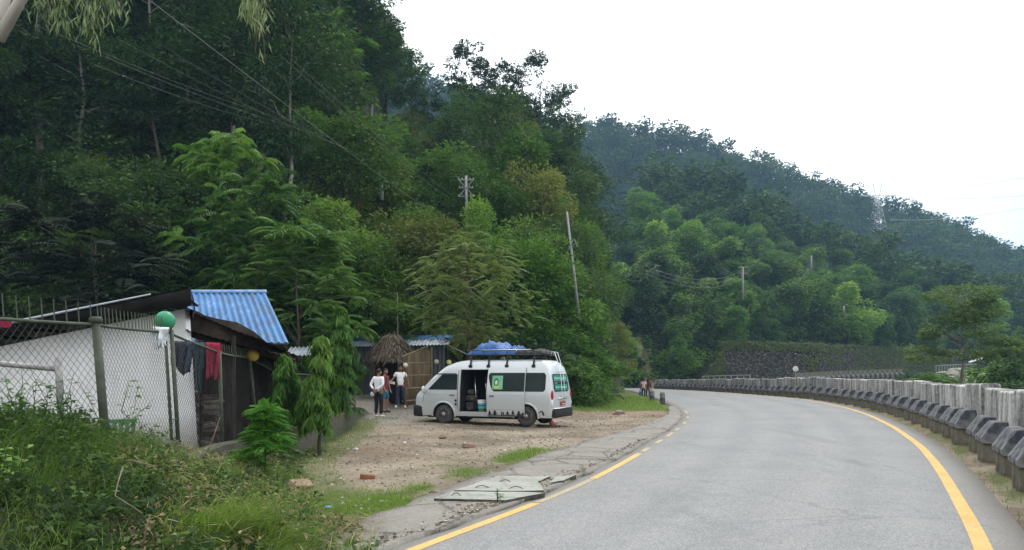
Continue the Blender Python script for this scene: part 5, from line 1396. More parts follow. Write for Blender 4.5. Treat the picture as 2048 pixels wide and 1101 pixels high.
def tall_grass():
    rng = np.random.default_rng(16); Vs = []; Ts = []
    def clump(cx, cy, r, n, h0, h1, w, lean, t0, t1, az=None):
        X = cx + r*rng.normal(size=n)*.6; Y = cy + r*rng.normal(size=n)*.6
        P = np.stack([X, Y, terrain(X, Y) - .02], -1)
        a = rng.uniform(0, 6.28, n) if az is None else az + rng.normal(0, .7, n)
        Vs.append(blades(rng, P, rng.uniform(h0, h1, n), rng.uniform(.6, 1.3, n)*w, rng.uniform(.45, 1.05, n)*lean, a, 5)); Ts.append(np.tile(rng.uniform(t0, t1, n), 5))
    # tall blades at the fence
    for px, Y, n, h in ((30, 7.6, 150, 1.15), (90, 8.2, 170, 1.2), (140, 8.6, 160, 1.1), (190, 8.9, 150, 1.0), (60, 6.6, 120, .95), (225, 9.3, 110, .85), (0, 8.8, 120, 1.3), (120, 7.2, 120, .9), (270, 9.8, 90, .7), (240, 7.6, 80, .7)):
        g = ground(px, Y); clump(g.x, g.y, .32, n, h*.35, h*.8, .007, 1.0, .0, .62, 0.2)
    # bright arching tussocks at the lower middle
    for px, py, n, h in ((430, 1085, 420, .66), (500, 1060, 420, .62), (555, 1075, 380, .55), (470, 1040, 260, .55), (585, 1095, 260, .42), (530, 1015, 220, .48), (400, 1101, 260, .6), (610, 1060, 140, .34), (520, 1101, 300, .5), (350, 1080, 120, .5)):
        Y = 1.50*FPX/(py-HOR); g = ground(px, Y); clump(g.x, g.y, .17, n, h*.55, h*1.1, .0105, 1.1, .35, .9, -0.4)
    # scattered through the bank
    X, Y = bank_x(rng, 420, 4.6, 13)
    for x, y in zip(X, Y): clump(x, y, .10, 14, .15, .55, .006, .9, .05, .9)
    tag(mesh_quads('tall_grass', np.concatenate(Vs), np.concatenate(Ts), GRASS2), 'long arching grass on the bank in front of the fence', None, None, 'stuff')
    # dry cut stalks
    Vs, Ts = [], []
    n = 3600; Y = rng.uniform(6.2, 9.0, n); X = np.interp(Y, *TOE) + rng.normal(0, .30, n) + .05
    k = X < shoulder_l(Y) + .5; X, Y = X[k], Y[k]; n = len(X)
    P = np.stack([X, Y, np.maximum(terrain(X, Y), 0.03) + rng.uniform(.0, .09, n)], -1)
    D = rdir(rng, n); D[:, 2] *= .25; N = np.array([0, 0, 1.0]) + .4*rdir(rng, n)
    Vs.append(leaves(P, D, N, rng.uniform(.06, .22, n), rng.uniform(.003, .006, n), .1)); Ts.append(rng.uniform(0, .75, n))
    X, Y = bank_x(rng, 5200, 5.4, 13.5, 230); n = len(X); k = fbm(X*1.1, Y*1.1, 23) > .46; X, Y = X[k], Y[k]; n = len(X)
    P = np.stack([X, Y, terrain(X, Y) + rng.uniform(.03, .42, n)*np.clip(1.6-Y/11, .15, 1)], -1)
    D = rdir(rng, n); D[:, 2] *= .6
    Vs.append(leaves(P, D, np.array([0, -.3, 1.0]) + .5*rdir(rng, n), rng.uniform(.06, .24, n), rng.uniform(.003, .007, n), .1)); Ts.append(rng.uniform(.2, 1, n))
    n = 700; Y = rng.uniform(8, 30, n); X = rng.uniform(-4.5, 6, n); k = (X < shoulder_l(Y)) & (X > np.interp(Y, *TOE)); X, Y = X[k], Y[k]; n = len(X)
    P = np.stack([X, Y, terrain(X, Y) + .012], -1); D = rdir(rng, n); D[:, 2] *= .1
    Vs.append(leaves(P, D, np.array([0, 0, 1.0]) + .1*rdir(rng, n), rng.uniform(.05, .16, n), rng.uniform(.01, .03, n), .2)); Ts.append(rng.uniform(0, .8, n))
    tag(mesh_quads('dry_stalks', np.concatenate(Vs), np.concatenate(Ts), STRAWG), 'dry brown stalks and cut grass lying on the bank and the yard', None, None, 'stuff')
tall_grass()
# broad weeds that stand out of the bank
WEED = leaf_mat('broad_weed_leaf', [(0, (0.030, 0.070, 0.018)), (0.6, (0.060, 0.120, 0.028)), (1, (0.11, 0.175, 0.04))], 0.35, 0.45, 0.35)
def broad_weed(px, Y, h, nl, L, label, seed, lm=WEED, zoff=0.0):
    rng = np.random.default_rng(seed); g = ground(px, Y)
    root = empty('weed', (g.x, g.y, g.z + zoff), 0, label, 'plant'); mb = MB(); Vs = []; Ts = []
    for s in range(max(2, nl//9)):
        e = np.array([rng.normal(0, .22*h), rng.normal(0, .22*h), h*rng.uniform(.65, 1)])
        pts = limb_pts(rng, (0, 0, -.05), e, 6, .15, .05); mb.tube(pts, [.008, .007, .006, .005, .004, .002], 4, caps=False)
        m = 10; q = rng.uniform(.2, 1, m); P = np.array([[np.interp(t, np.linspace(0, 1, 6), [p[c] for p in pts]) for c in range(3)] for t in q])
        a = rng.uniform(0, 6.28, m); D = np.stack([np.cos(a), np.sin(a), rng.uniform(-.35, .35, m)], -1)
        Vs.append(leaves(P, D, np.array([0, -.2, 1.0]) + .35*rdir(rng, m), L*rng.uniform(.6, 1.2, m), L*.6*rng.uniform(.7, 1.1, m), .25, .12)); Ts.append(rng.uniform(0, 1, m))
    mb.build('stem', lm, root); mesh_quads('foliage', np.concatenate(Vs), np.concatenate(Ts), lm, root)
for a in ((70, 8.0, .95, 60, .085, 'leafy weed climbing at the lower part of the first fence panel', 1), (130, 8.4, 1.05, 70, .09, 'tall leafy weed left of the thick fence post', 2), (232, 10.0, 1.0, 40, .11, 'broad-leaved weed growing right of the thick fence post', 3), (25, 6.4, .55, 50, .09, 'leafy weed in the lower corner of the bank by the picture edge', 4), (190, 6.6, .40, 30, .10, 'glossy broad-leaved weed in the middle of the dark bank', 5), (315, 12.3, .75, 20, .07, 'sparse dry weed in front of the white wall behind the fence', 6),
          (440, 9.6, .42, 46, .07, 'bushy pale weed on the bank below the bright plant', 7), (300, 8.8, .40, 40, .07, 'pale weed beside the bent dry stick', 8), (560, 11.2, .35, 40, .06, 'low bright weed right of the vivid feathery plant', 9), (20, 8.9, 1.05, 60, .07, 'tall weed against the fence at the picture edge', 10)):
    broad_weed(*a)
# bent dry sticks and the slack wire across the bank
STICK = mat('dry_stick', (0.11, 0.085, 0.058), (0.24, 0.20, 0.145), 12, 0.85)
def stick(name, pix, Y0, Y1, r, label, cat, m=STICK, lift=0.0):
    n = len(pix); pts = [at(px, py, Y0 + (Y1-Y0)*i/(n-1)) for i, (px, py) in enumerate(pix)]
    tag(MB().tube(pts, [r*(1-.5*i/(n-1)) for i in range(n)], 6).build(name, m, smooth=True), label, cat)
stick('dry_stick', [(246, 934), (236, 965), (230, 992), (262, 1012), (286, 1028)], 6.4, 6.1, .0065, 'bent pale dry stick poking out of the weeds on the bank', 'stick')
stick('dry_stick', [(222, 930), (262, 921), (305, 932)], 8.6, 8.6, .016, 'curved dry branch lying below the concrete stub', 'stick')
stick('dry_stick', [(285, 1098), (292, 1058), (300, 1030)], 5.6, 5.6, .008, 'thin upright dry stick near the bottom of the picture', 'stick')
stick('dry_stick', [(408, 918), (425, 880), (440, 835)], 12.2, 12.4, .010, 'thin stick leaning on the low mossy wall', 'stick')
stick('slack_wire', [(-20, 928), (60, 915), (160, 898), (235, 886), (275, 879)], 7.6, 10.6, .006, 'slack pale wire running along the bank in front of the fence', 'wire', mat('pale_wire', (0.2, 0.19, 0.16), (0.3, 0.29, 0.25), 8, 0.7))
# ------------------------------------------------------------------ loose things in the yard
BRICK = mat('worn_red_brick', (0.15, 0.062, 0.036), (0.26, 0.12, 0.07), 10, 0.9, bmp=0.5)
PINKB = mat('pale_worn_brick', (0.20, 0.14, 0.105), (0.32, 0.235, 0.18), 10, 0.9, bmp=0.5)
def brick(px, py, rz, label, m, s=1.0, tilt=0.0):
    Y = 1.72*FPX/(py-HOR); x = (px-1024)*Y/FPX
    o = MB().bevel_box(-.12*s, .12*s, -.058*s, .058*s, -.04*s, .04*s, .012).build('brick', m)
    o.location = (x, Y, gz(x, Y) + .035*s); o.rotation_euler = (tilt, .1, rz); tag(o, label, 'brick')
brick(735, 955, .2, 'red brick lying in the middle of the yard near the camera', BRICK)
brick(938, 893, .4, 'dull brick lying in the yard in front of the van', PINKB, 1.25)
brick(601, 973, 1.0, 'pale brick leaning in the grass at the toe of the bank', PINKB, 1.5, .5)
brick(1232, 829, .2, 'orange red brick at the grass edge beyond the van', BRICK, 1.0)
ROCKM = mat('grey_brown_field_stone', (0.10, 0.085, 0.07), (0.27, 0.24, 0.20), 5, 0.9, bmp=0.5)
def stones():
    """gravel and pebbles over the yard: nobody could count them"""
    rng = np.random.default_rng(31); n = 24000
    Y = 9 + 26*rng.uniform(0, 1, n)**1.35; X = rng.uniform(-5.5, 8.2, n)
    k = (X < shoulder_l(Y) + .1) & (X > np.interp(Y, *TOE) + .1) & (rng.uniform(0, 1, n) < .25 + 1.1*fbm(X*.9, Y*.9, 33)); X, Y = X[k], Y[k]; n = len(X)
    s = .008 + .026*rng.uniform(0, 1, n)**4; Z = terrain(X, Y)
    base = np.array([(1, 0, 0), (0, 1, 0), (-1, 0, 0), (0, -1, 0), (0, 0, .75), (0, 0, -.6)], float)
    fc = np.array([(0, 1, 4), (1, 2, 4), (2, 3, 4), (3, 0, 4), (1, 0, 5), (2, 1, 5), (3, 2, 5), (0, 3, 5)])
    a = rng.uniform(0, 6.28, n); V = base[None]*(1 + .35*rng.normal(size=(n, 6, 1)))*s[:, None, None]
    V[:, :, 0] *= rng.uniform(.8, 1.6, n)[:, None]
    R_ = np.stack([np.cos(a), -np.sin(a), np.sin(a), np.cos(a)], -1).reshape(n, 2, 2)
    V[:, :, :2] = np.einsum('nij,nkj->nki', R_, V[:, :, :2])
    V += np.stack([X, Y, Z + .3*s], -1)[:, None, :]
    F = (fc[None] + 6*np.arange(n)[:, None, None]).reshape(-1, 3)
    me = bpy.data.meshes.new('gravel'); me.from_pydata(V.reshape(-1, 3).tolist(), [], F.tolist())
    t = me.attributes.new('tint', 'FLOAT', 'FACE'); t.data.foreach_set('value', np.repeat(rng.uniform(0, 1, n), 8).astype(np.float32))
    m, nt, out = new_mat('gravel_stone'); r = ramp(nt, [(0, (0.10, 0.078, 0.056)), (.5, (0.23, 0.19, 0.145)), (.85, (0.36, 0.32, 0.27)), (1, (0.55, 0.53, 0.50))]); nt.links.new(attr(nt, 'tint'), r.inputs['Fac']); principled(nt, out, r.outputs['Color'], .9, 0, None, .2)
    tag(link_mesh('gravel', me, m), 'loose gravel scattered over the dirt yard', None, None, 'stuff')
stones()
def litter(px, py, r, m, label, flat=.4, name='litter'):
    Y = 1.72*FPX/(py-HOR); x = (px-1024)*Y/FPX; rg = random.Random(px)
    o = MB().ball((0, 0, r*flat*.6), (r, r*.7, r*flat), 9, 6, .25, 0, rg).build(name, m); o.location = (x, Y, gz(x, Y)); o.rotation_euler = (0, 0, px); tag(o, label, 'litter')
WP = mat('white_litter', (.5, .5, .5), (.7, .7, .7), 6, .6)
litter(657, 1015, .055, mat('blue_litter', (.06, .28, .55), (.18, .45, .7), 12, .4), 'crumpled pale blue plastic wrapper on the grass at the toe of the bank')
litter(712, 897, .08, WP, 'white crumpled wrapper at the grassy edge of the yard')
litter(810, 884, .06, WP, 'small white scrap of litter in the middle of the yard')
litter(1010, 900, .04, WP, 'tiny white scrap of litter in front of the van')
def rock(px, py, r, label, m=ROCKM, h=.7, Y=None, seed=1):
    Yy = Y or 1.72*FPX/(py-HOR); x = (px-1024)*Yy/FPX; rg = random.Random(seed)
    bm = bmesh.new(); bmesh.ops.create_icosphere(bm, subdivisions=2, radius=r)
    for v in bm.verts:
        k = 1 + .5*(vnoise(v.co.x/r*1.3 + seed, v.co.y/r*1.3 + v.co.z/r, seed)-.5); v.co *= k; v.co.z *= h
    me = bpy.data.meshes.new('rock'); bm.to_mesh(me); bm.free(); o = link_mesh('rock', me, m); o.location = (x, Yy, (gz(x, Yy) if Y is None else CAMH + (HOR-py)*Y/FPX) + r*h*.5); o.rotation_euler = (0, 0, seed); return tag(o, label, 'rock')
rock(886, 874, .12, 'brown clod of earth in the yard in front of the van', mat('clod_earth', (.11, .07, .04), (.2, .14, .09), 8, .95, bmp=.6), .45, None, 3)
rock(1066, 855, .10, 'grey stone wedged behind the rear wheel of the van', ROCKM, .8, None, 4)
rock(1240, 826, .22, 'pale stone at the grass edge beyond the van', ROCKM, .5, None, 5)
for i, (px, py, r) in enumerate(((1893, 768, .9), (1905, 758, .8), (1920, 772, 1.0), (1930, 764, .8), (1885, 755, .7), (1942, 776, 1.0), (1912, 748, .7), (1975, 760, .9), (1990, 757, .8))):
    rock(px, py, r, 'pale river boulder in the boulder heap under the tree beyond the parapet', mat('pale_boulder', (.13, .125, .11), (.30, .29, .26), 1.5, .9, bmp=.5) if i == 0 else bpy.data.materials['pale_boulder'], .65, 74 + i, 10+i)['group'] = 'boulder heap beyond the parapet'
# two small guard stones where the yard meets the road
GS = mat('black_white_guard_paint', (.03, .03, .032), (.10, .10, .10), 9, .8)
for px, py, lab in ((1304, 803, 'small dark guard stone at the road edge, beside the walkers'), (1325, 808, 'small dark guard stone at the road edge, nearer the yard')):
    Y = 2712/(py-HOR); x = (px-1024)*Y/FPX; e = empty('guard_stone', (x, Y, gz(x, Y)), 0, lab, 'guard stone', 'guard stones at the inner road edge')
    MB().lathe([(.15, -.2), (.15, .36)], 12).build('lower_part', GS, e); MB().lathe([(.148, .362), (.148, .62), (.10, .68)], 12).build('upper_band', mat('dull_band', (.12, .12, .12), (.22, .22, .21), 9, .85), e)

def rubble_bits():
    """broken concrete crumbs along the slabs and the shoulder edge"""
    rng = np.random.default_rng(44); n = 1500
    Y = np.concatenate([rng.uniform(7.6, 20, n//2), rng.uniform(9.3, 13.5, n - n//2)])
    X = road_l(Y) - .36 - np.abs(np.concatenate([.10*rng.normal(size=n//2), .20*rng.normal(size=n - n//2)]))
    s = .005 + .020*rng.uniform(0, 1, n)**3
    bv = np.array([(-1, -1, -1), (1, -1, -1), (1, 1, -1), (-1, 1, -1), (-1, -1, 1), (1, -1, 1), (1, 1, 1), (-1, 1, 1)], float)*.6
    fc = np.array([(0, 3, 2, 1), (4, 5, 6, 7), (0, 1, 5, 4), (1, 2, 6, 5), (2, 3, 7, 6), (3, 0, 4, 7)])
    V = bv[None]*(1 + .5*rng.normal(size=(n, 8, 1))*.6)*s[:, None, None]; V[:, :, 0] *= rng.uniform(.8, 1.9, n)[:, None]; V[:, :, 2] *= .7
    a = rng.uniform(0, 6.28, n); R_ = np.stack([np.cos(a), -np.sin(a), np.sin(a), np.cos(a)], -1).reshape(n, 2, 2)
    V[:, :, :2] = np.einsum('nij,nkj->nki', R_, V[:, :, :2]); V += np.stack([X, Y, np.full(n, .045) + .3*s], -1)[:, None, :]
    F = (fc[None] + 8*np.arange(n)[:, None, None]).reshape(-1, 4)
    me = bpy.data.meshes.new('concrete_crumbs'); me.from_pydata(V.reshape(-1, 3).tolist(), [], F.tolist())
    t = me.attributes.new('tint', 'FLOAT', 'FACE'); t.data.foreach_set('value', np.repeat(rng.uniform(0, 1, n), 6).astype(np.float32))
    tag(link_mesh('concrete_crumbs', me, bpy.data.materials['gravel_stone']), 'crumbs of broken concrete along the drain covers and the road edge', None, None, 'stuff')
rubble_bits()
# ------------------------------------------------------------------ the van (local: x rear->front, y left, metres before scaling)
def van_paint():
    m, nt, out = new_mat('dusty_silver_van_paint'); P = pos(nt); n = noise(nt, P, 2.5, 5, .6); n2 = noise(nt, P, 14, 4, .7)
    gx = nt.nodes.new('ShaderNodeSeparateXYZ'); nt.links.new(P, gx.inputs[0])
    mr = nt.nodes.new('ShaderNodeMapRange'); nt.links.new(gx.outputs[2], mr.inputs['Value']); mr.inputs['From Min'].default_value = 1.0; mr.inputs['From Max'].default_value = .30
    d = math_n(nt, 'MULTIPLY', mr.outputs[0], math_n(nt, 'ADD', math_n(nt, 'MULTIPLY', n.outputs['Fac'], .7), math_n(nt, 'MULTIPLY', n2.outputs['Fac'], .5)), True)
    c = mixc(nt, math_n(nt, 'MULTIPLY', d, .65), mixc(nt, n.outputs['Fac'], (0.50, 0.545, 0.57), (0.55, 0.595, 0.615)), (0.27, 0.235, 0.19))
    p = principled(nt, out, c, .3, .3, None, .5); nt.links.new(math_n(nt, 'ADD', math_n(nt, 'MULTIPLY', d, .5), .28), p.inputs['Roughness']); return m
PAINT = van_paint()
PAINTD = mat('dusty_silver_paint', (0.36, 0.385, 0.39), (0.46, 0.48, 0.485), 3, 0.5, 0.2)
VBLACK = mat('black_plastic_trim', (0.012, 0.012, 0.013), (0.028, 0.028, 0.03), 6, 0.6)
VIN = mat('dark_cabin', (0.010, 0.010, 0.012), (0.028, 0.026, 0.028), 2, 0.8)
GLASS = mat('dark_window_glass', (0.010, 0.016, 0.017), (0.022, 0.032, 0.034), 1.2, 0.10, 0.0, spec=0.12)
CHROME = mat('bright_metal', (0.60, 0.61, 0.62), (0.72, 0.72, 0.72), 3, 0.22, 0.9)
RUBBER = mat('dusty_tyre_rubber', (0.025, 0.024, 0.023), (0.075, 0.07, 0.065), 8, 0.85)
STEEL = mat('grey_steel_rim', (0.24, 0.24, 0.24), (0.42, 0.42, 0.42), 6, 0.45, 0.5)
REDL = mat('red_lamp_lens', (0.30, 0.008, 0.010), (0.42, 0.02, 0.02), 4, 0.2)
WLENS = mat('clear_lamp_lens', (0.45, 0.45, 0.45), (0.65, 0.65, 0.65), 5, 0.15)
VS = 0.92; VL = 5.38
van = empty('van', (1.596, 24.59, 0.0), R(156), 'silver high-roof passenger van with its side door slid open and a loaded roof rack', 'van')
van.scale = (VS, VS, VS)
van.location.z = gz(0.2, 25) + 0.02
def hw(z): return float(np.interp(z, [0.2, 0.45, 0.95, 1.15, 1.95, 2.12, 2.2, 2.26, 2.3], [0.90, 0.925, 0.94, 0.925, 0.80, 0.755, 0.70, 0.58, 0.3]))
TOPX = ([0.0, 0.02, 0.06, 0.12, 0.22, 0.42, 0.75, 3.3, 3.75, 4.15, 4.55, 4.90, 5.10, 5.24, 5.32, 5.36, 5.38],
        [0.95, 1.10, 1.45, 1.78, 2.10, 2.24, 2.28, 2.28, 2.22, 2.08, 1.78, 1.45, 1.23, 1.14, 1.06, 0.96, 0.80])
def build_shell():
    xs = [0.0, 0.02, 0.05, 0.09, 0.14, 0.2, 0.3, 0.42, 0.6] + list(np.arange(0.8, 3.4, 0.2)) + list(np.arange(3.4, 4.9, 0.12)) + [4.92, 5.02, 5.12, 5.2, 5.26, 5.31, 5.35, 5.375]
    mb = MB(); rows = []
    for x in xs:
        zt = float(np.interp(x, *TOPX)); zb = 0.30 if x < 4.9 else 0.28
        f = 1 - 0.16*max(0, (x-4.55)/0.83)**2.2 - 0.05*max(0, (0.12-x)/0.12)**2
        half = []
        zs = [zb + (zt-zb)*t for t in (0, 0.05, 0.15, 0.27, 0.33, 0.40, 0.46, 0.55, 0.68, 0.80, 0.88, 0.93)]
        for z in zs: half.append((hw(z)*f, z))
        we = half[-1][0]
        half += [(we*0.96, zb + (zt-zb)*0.965), (we*0.86, zb+(zt-zb)*0.988), (we*0.6, zb+(zt-zb)*1.0), (0.0, zb+(zt-zb)*1.006)]
        row = [(x, y, z) for y, z in half] + [(x, -y, z) for y, z in half[-2::-1]]
        rows.append(row)
    n = len(rows[0])
    for r in rows: mb.v.extend(r)
    for i in range(len(rows)-1):
        for j in range(n):
            k = (j+1) % n
            mb.f.append([i*n+j, (i+1)*n+j, (i+1)*n+k, i*n+k]); mb.m.append(0)
    mb.f.append(list(range(n))); mb.m.append(0)
    mb.f.append([(len(rows)-1)*n + j for j in range(n)][::-1]); mb.m.append(0)
    return mb
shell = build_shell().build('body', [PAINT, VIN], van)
RW, FW, WR = 0.98, 4.16, 0.345
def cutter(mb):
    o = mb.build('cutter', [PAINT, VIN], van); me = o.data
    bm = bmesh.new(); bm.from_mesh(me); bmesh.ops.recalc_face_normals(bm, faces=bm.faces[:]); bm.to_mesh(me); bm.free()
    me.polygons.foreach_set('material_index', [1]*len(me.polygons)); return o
cuts = []
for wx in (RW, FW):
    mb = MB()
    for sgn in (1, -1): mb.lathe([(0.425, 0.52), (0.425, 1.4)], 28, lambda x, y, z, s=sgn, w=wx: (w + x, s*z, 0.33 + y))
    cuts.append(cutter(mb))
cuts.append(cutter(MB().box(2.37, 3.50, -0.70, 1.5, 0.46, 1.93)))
bm = bmesh.new(); bm.from_mesh(shell.data); bmesh.ops.recalc_face_normals(bm, faces=bm.faces[:]); bm.to_mesh(shell.data); bm.free()
for c in cuts:
    b = shell.modifiers.new('cut', 'BOOLEAN'); b.operation = 'DIFFERENCE'; b.object = c; b.solver = 'EXACT'
bpy.context.view_layer.update()
dg = bpy.context.evaluated_depsgraph_get()
newme = bpy.data.meshes.new_from_object(shell.evaluated_get(dg))
shell.modifiers.clear(); shell.data = newme
for c in cuts: bpy.data.objects.remove(c, do_unlink=True)
smooth_by_angle(shell, 32)
def side_panel(mb, xl, xr, z0, z1, off, side=1, nz=8, nx=10, mi=0):
    """a panel lying 'off' outside the van's side; xl, xr give its ends at height z"""
    rows = []
    for i in range(nz+1):
        z = z0 + (z1-z0)*i/nz; a, b = xl(z), xr(z)
        rows.append([(a+(b-a)*j/nx, side*(hw(z)*(1 - 0.16*max(0, (a+(b-a)*j/nx-4.55)/0.83)**2.2) + off), z) for j in range(nx+1)])
    mb.grid(rows, mi)
def part(name, mb, m, parent=van, smooth=True): return mb.build(name, m, parent, smooth)
def rnd(z, z0, z1, r):  # inset of a rounded corner at height z
    d = min(z-z0, z1-z); return 0 if d > r else r - math.sqrt(max(0, r*r-(r-d)**2))
# windows
for s in (1, -1):
    mb = MB(); side_panel(mb, lambda z: 0.27 + rnd(z, 1.18, 1.82, 0.07) , lambda z: (1.05 if s == 1 else 3.35) - rnd(z, 1.18, 1.82, 0.05), 1.18, 1.82, 0.007, s); part('side_window', mb, GLASS)
    mb = MB(); side_panel(mb, lambda z: 3.62 + 0.02*(z-1.2), lambda z: min(4.88, 4.80 - (z-1.22)*1.02) , 1.22, 1.76, 0.007, s); part('front_door_window', mb, GLASS)
    mb = MB(); side_panel(mb, lambda z: 3.585, lambda z: 3.605, 0.55, 1.9, 0.004, s, 8, 1); side_panel(mb, lambda z: 4.97 - (z-1.0)*.2, lambda z: 4.985 - (z-1.0)*.2, 0.75, 1.15, 0.004, s, 4, 1); part('door_seam', mb, VBLACK)
    mb = MB(); side_panel(mb, lambda z: 3.63, lambda z: 3.60 + 1.35, 1.045, 1.06, 0.005, s, 1, 8); part('crease_line', mb, PAINTD)
    mb = MB(); side_panel(mb, lambda z: 3.70, lambda z: 3.90, 1.01, 1.05, 0.025, s, 2, 3); part('door_handle', mb, CHROME)
    mb = MB(); side_panel(mb, lambda z: 3.66, lambda z: 4.62, 1.765, 1.80, 0.03, s, 1, 6); part('rain_visor', mb, VBLACK)
    mb = MB(); mb.ball((4.93, s*1.02, 1.22), (0.05, 0.10, 0.13), 12, 8); mb.tube([(4.88, s*0.90, 1.15), (4.92, s*1.0, 1.16)], .02, 6); part('wing_mirror', mb, PAINT)
    mb = MB(); mb.ball((5.18, s*0.74, 0.86), (0.16, 0.10, 0.15), 14, 8); part('headlight', mb, WLENS)
    tl = MB(); tl.ball((0.035, s*0.885, 1.06), (0.05, 0.055, 0.17), 12, 8); a = part('tail_lamp', tl, REDL)
    tl = MB(); tl.ball((0.035, s*0.90, 0.78), (0.05, 0.05, 0.14), 12, 8); part('reverse_lamp', tl, WLENS, a)
# windscreen
rows = []
for x in np.linspace(4.10, 4.98, 8):
    z = float(np.interp(x, *TOPX)); f = 1 - 0.16*max(0, (x-4.55)/0.83)**2.2
    w = hw(z)*f*0.86*(1.0)
    rows.append([(x + 0.006, w*t, z + 0.012 - 0.03*abs(t)**4) for t in np.linspace(-1, 1, 11)])
part('windscreen', MB().grid(rows), GLASS)
# rear window with green film, bars and lettering-like pale strips
rows = []
def rearx(z): return float(np.interp(z, [0.95, 1.10, 1.45, 1.78, 2.10], [0.0, 0.02, 0.06, 0.12, 0.22])) - 0.012
def rear_panel(y0, y1, z0, z1, off=0.0, r=0.0):
    return MB().grid([[(rearx(z) - off, y0 + rnd(z, z0, z1, r) + (y1-y0-2*rnd(z, z0, z1, r))*t, z) for t in np.linspace(0, 1, 9)] for z in np.linspace(z0, z1, 11)])
part('rear_window', rear_panel(-0.70, 0.70, 1.18, 1.78, 0.002, 0.08), GLASS)
FILM = mat('green_window_film', (0.015, 0.16, 0.12), (0.03, 0.26, 0.19), 2.2, 0.25)
part('upper_film', rear_panel(-0.62, 0.64, 1.53, 1.74, 0.005), FILM)
part('lower_film', rear_panel(-0.62, 0.64, 1.22, 1.43, 0.005), FILM)
mb = MB(); rg = random.Random(2)
for z, hgt in ((1.60, .07), (1.30, .06)):
    yy = 0.56
    while yy > -0.5:
        w = rg.uniform(.03, .06); g = rear_panel(yy - w, yy, z, z + hgt, .008); mb.add(g.v, g.f); yy -= w + rg.uniform(.02, .05)
part('pale_marks', mb, mat('pale_green_print', (0.25, 0.50, 0.42), (0.40, 0.60, 0.52), 8, 0.5))
part('red_mark', rear_panel(0.36, 0.62, 1.455, 1.49, .006), mat('dull_red_print', (0.30, 0.09, 0.09), (0.42, 0.2, 0.2), 6, 0.5))
mb = MB(); mb.bevel_box(-0.07, 0.22, -0.90, 0.90, 0.30, 0.60, 0.05); part('rear_bumper', mb, VBLACK)
mb = MB(); mb.box(-0.09, 0.1, -0.86, 0.86, 0.603, 0.63); part('bumper_step', mb, CHROME)
mb = MB(); mb.bevel_box(5.0, 5.46, -0.88, 0.88, 0.24, 0.66, 0.08); part('front_bumper', mb, VBLACK)
mb = MB(); mb.box(5.33, 5.40, -0.5, 0.5, 0.70, 0.86); part('grille', mb, CHROME)
mb = MB(); mb.bevel_box(-0.02, 0.02, -0.24, 0.24, 0.70, 0.84, 0.01); part('number_plate', mb, mat('red_number_plate', (0.32, 0.03, 0.03), (0.4, 0.06, 0.05), 9, 0.5))
mb = MB(); mb.box(-0.035, 0.03, -0.42, 0.42, 0.93, 0.97); part('tailgate_garnish', mb, CHROME)
# ladder on the back
mb = MB()
for y in (-0.12, 0.16):
    mb.tube([(-0.06, y, 0.62), (-0.07, y, 0.95), (-0.03, y, 1.35), (0.01, y, 1.8), (0.12, y, 2.22), (0.22, y, 2.52), (0.33, y, 2.55), (0.36, y, 2.40)], 0.013, 6)
for z in (0.75, 1.02, 1.3, 1.58, 1.86, 2.1): mb.tube([(rearx(z) - 0.055, -0.12, z), (rearx(z) - 0.055, 0.16, z)], 0.013, 6)
part('ladder', mb, CHROME)
# wheel + arch trim
def wheel(wx, s):
    w = bpy.data.objects.new('wheel', None); COL.objects.link(w); w.parent = van; w.location = (wx, s*0.80, WR)
    fn = lambda x, y, z: (x, s*z, y)
    MB().lathe([(0.21, -0.10), (0.30, -0.11), (0.335, -0.09), (0.345, -0.05), (0.345, 0.06), (0.335, 0.10), (0.30, 0.118), (0.225, 0.112)], 32, fn).build('tyre', RUBBER, w, True)
    r = MB().lathe([(0.222, 0.085), (0.226, 0.114), (0.205, 0.108), (0.19, 0.06), (0.13, 0.075), (0.10, 0.10), (0.06, 0.115), (0.05, 0.13), (0.0, 0.13)], 28, fn)
    r.build('rim', STEEL, w, True)
    hb = MB()
    for k in range(10):
        a = 2*math.pi*k/10; hb.lathe([(0.021, 0.066), (0.021, 0.072)], 8, lambda x, y, z, a=a: (0.158*math.cos(a)+x, s*z, 0.158*math.sin(a)+y))
    hb.build('rim_holes', VBLACK, w)
for wx in (RW, FW):
    for s in (1, -1): wheel(wx, s)
for s in (1, -1):
    for wx in (RW, FW):
        mb = MB(); rows = []
        for k in range(21):
            a = math.pi*(k/20)*1.08 - 0.04*math.pi
            rows.append([(wx + r*math.cos(a), s*(hw(0.33 + r*math.sin(a)) + o), 0.33 + r*math.sin(a)) for r, o in ((0.425, -0.01), (0.43, 0.022), (0.475, 0.018), (0.49, 0.002))])
        part('arch_lip', mb.grid(rows), PAINT)
MB().box(0.45, 4.9, -0.75, 0.75, 0.22, 0.34).build('chassis', VBLACK, van)
mb = MB(); side_panel(mb, lambda z: 2.36, lambda z: 3.62, 0.30, 0.36, 0.02, 1, 2, 4); part('sill', mb, PAINTD)
mb = MB(); mb.box(2.40, 3.47, 0.55, 0.90, 0.42, 0.45); part('step', mb, VBLACK)
mb = MB(); mb.tube([(3.51, hw(0.46)+.006, .46), (3.51, hw(1.2)+.006, 1.2), (3.51, hw(1.94)+.006, 1.94), (2.37, hw(1.94)+.006, 1.94)], .018, 6); part('door_frame', mb, PAINTD)
# seats seen inside
SEATC = mat('maroon_seat_cloth', (0.10, 0.020, 0.028), (0.18, 0.05, 0.06), 10, 0.9)
for x, y in ((2.46, -0.40), (2.46, 0.12)):
    mb = MB(); mb.bevel_box(x-.02, x+.42, y-.22, y+.22, .70, .86, .05); mb.bevel_box(x-.06, x+.10, y-.22, y+.22, .862, 1.55, .05); part('seat', mb, SEATC)
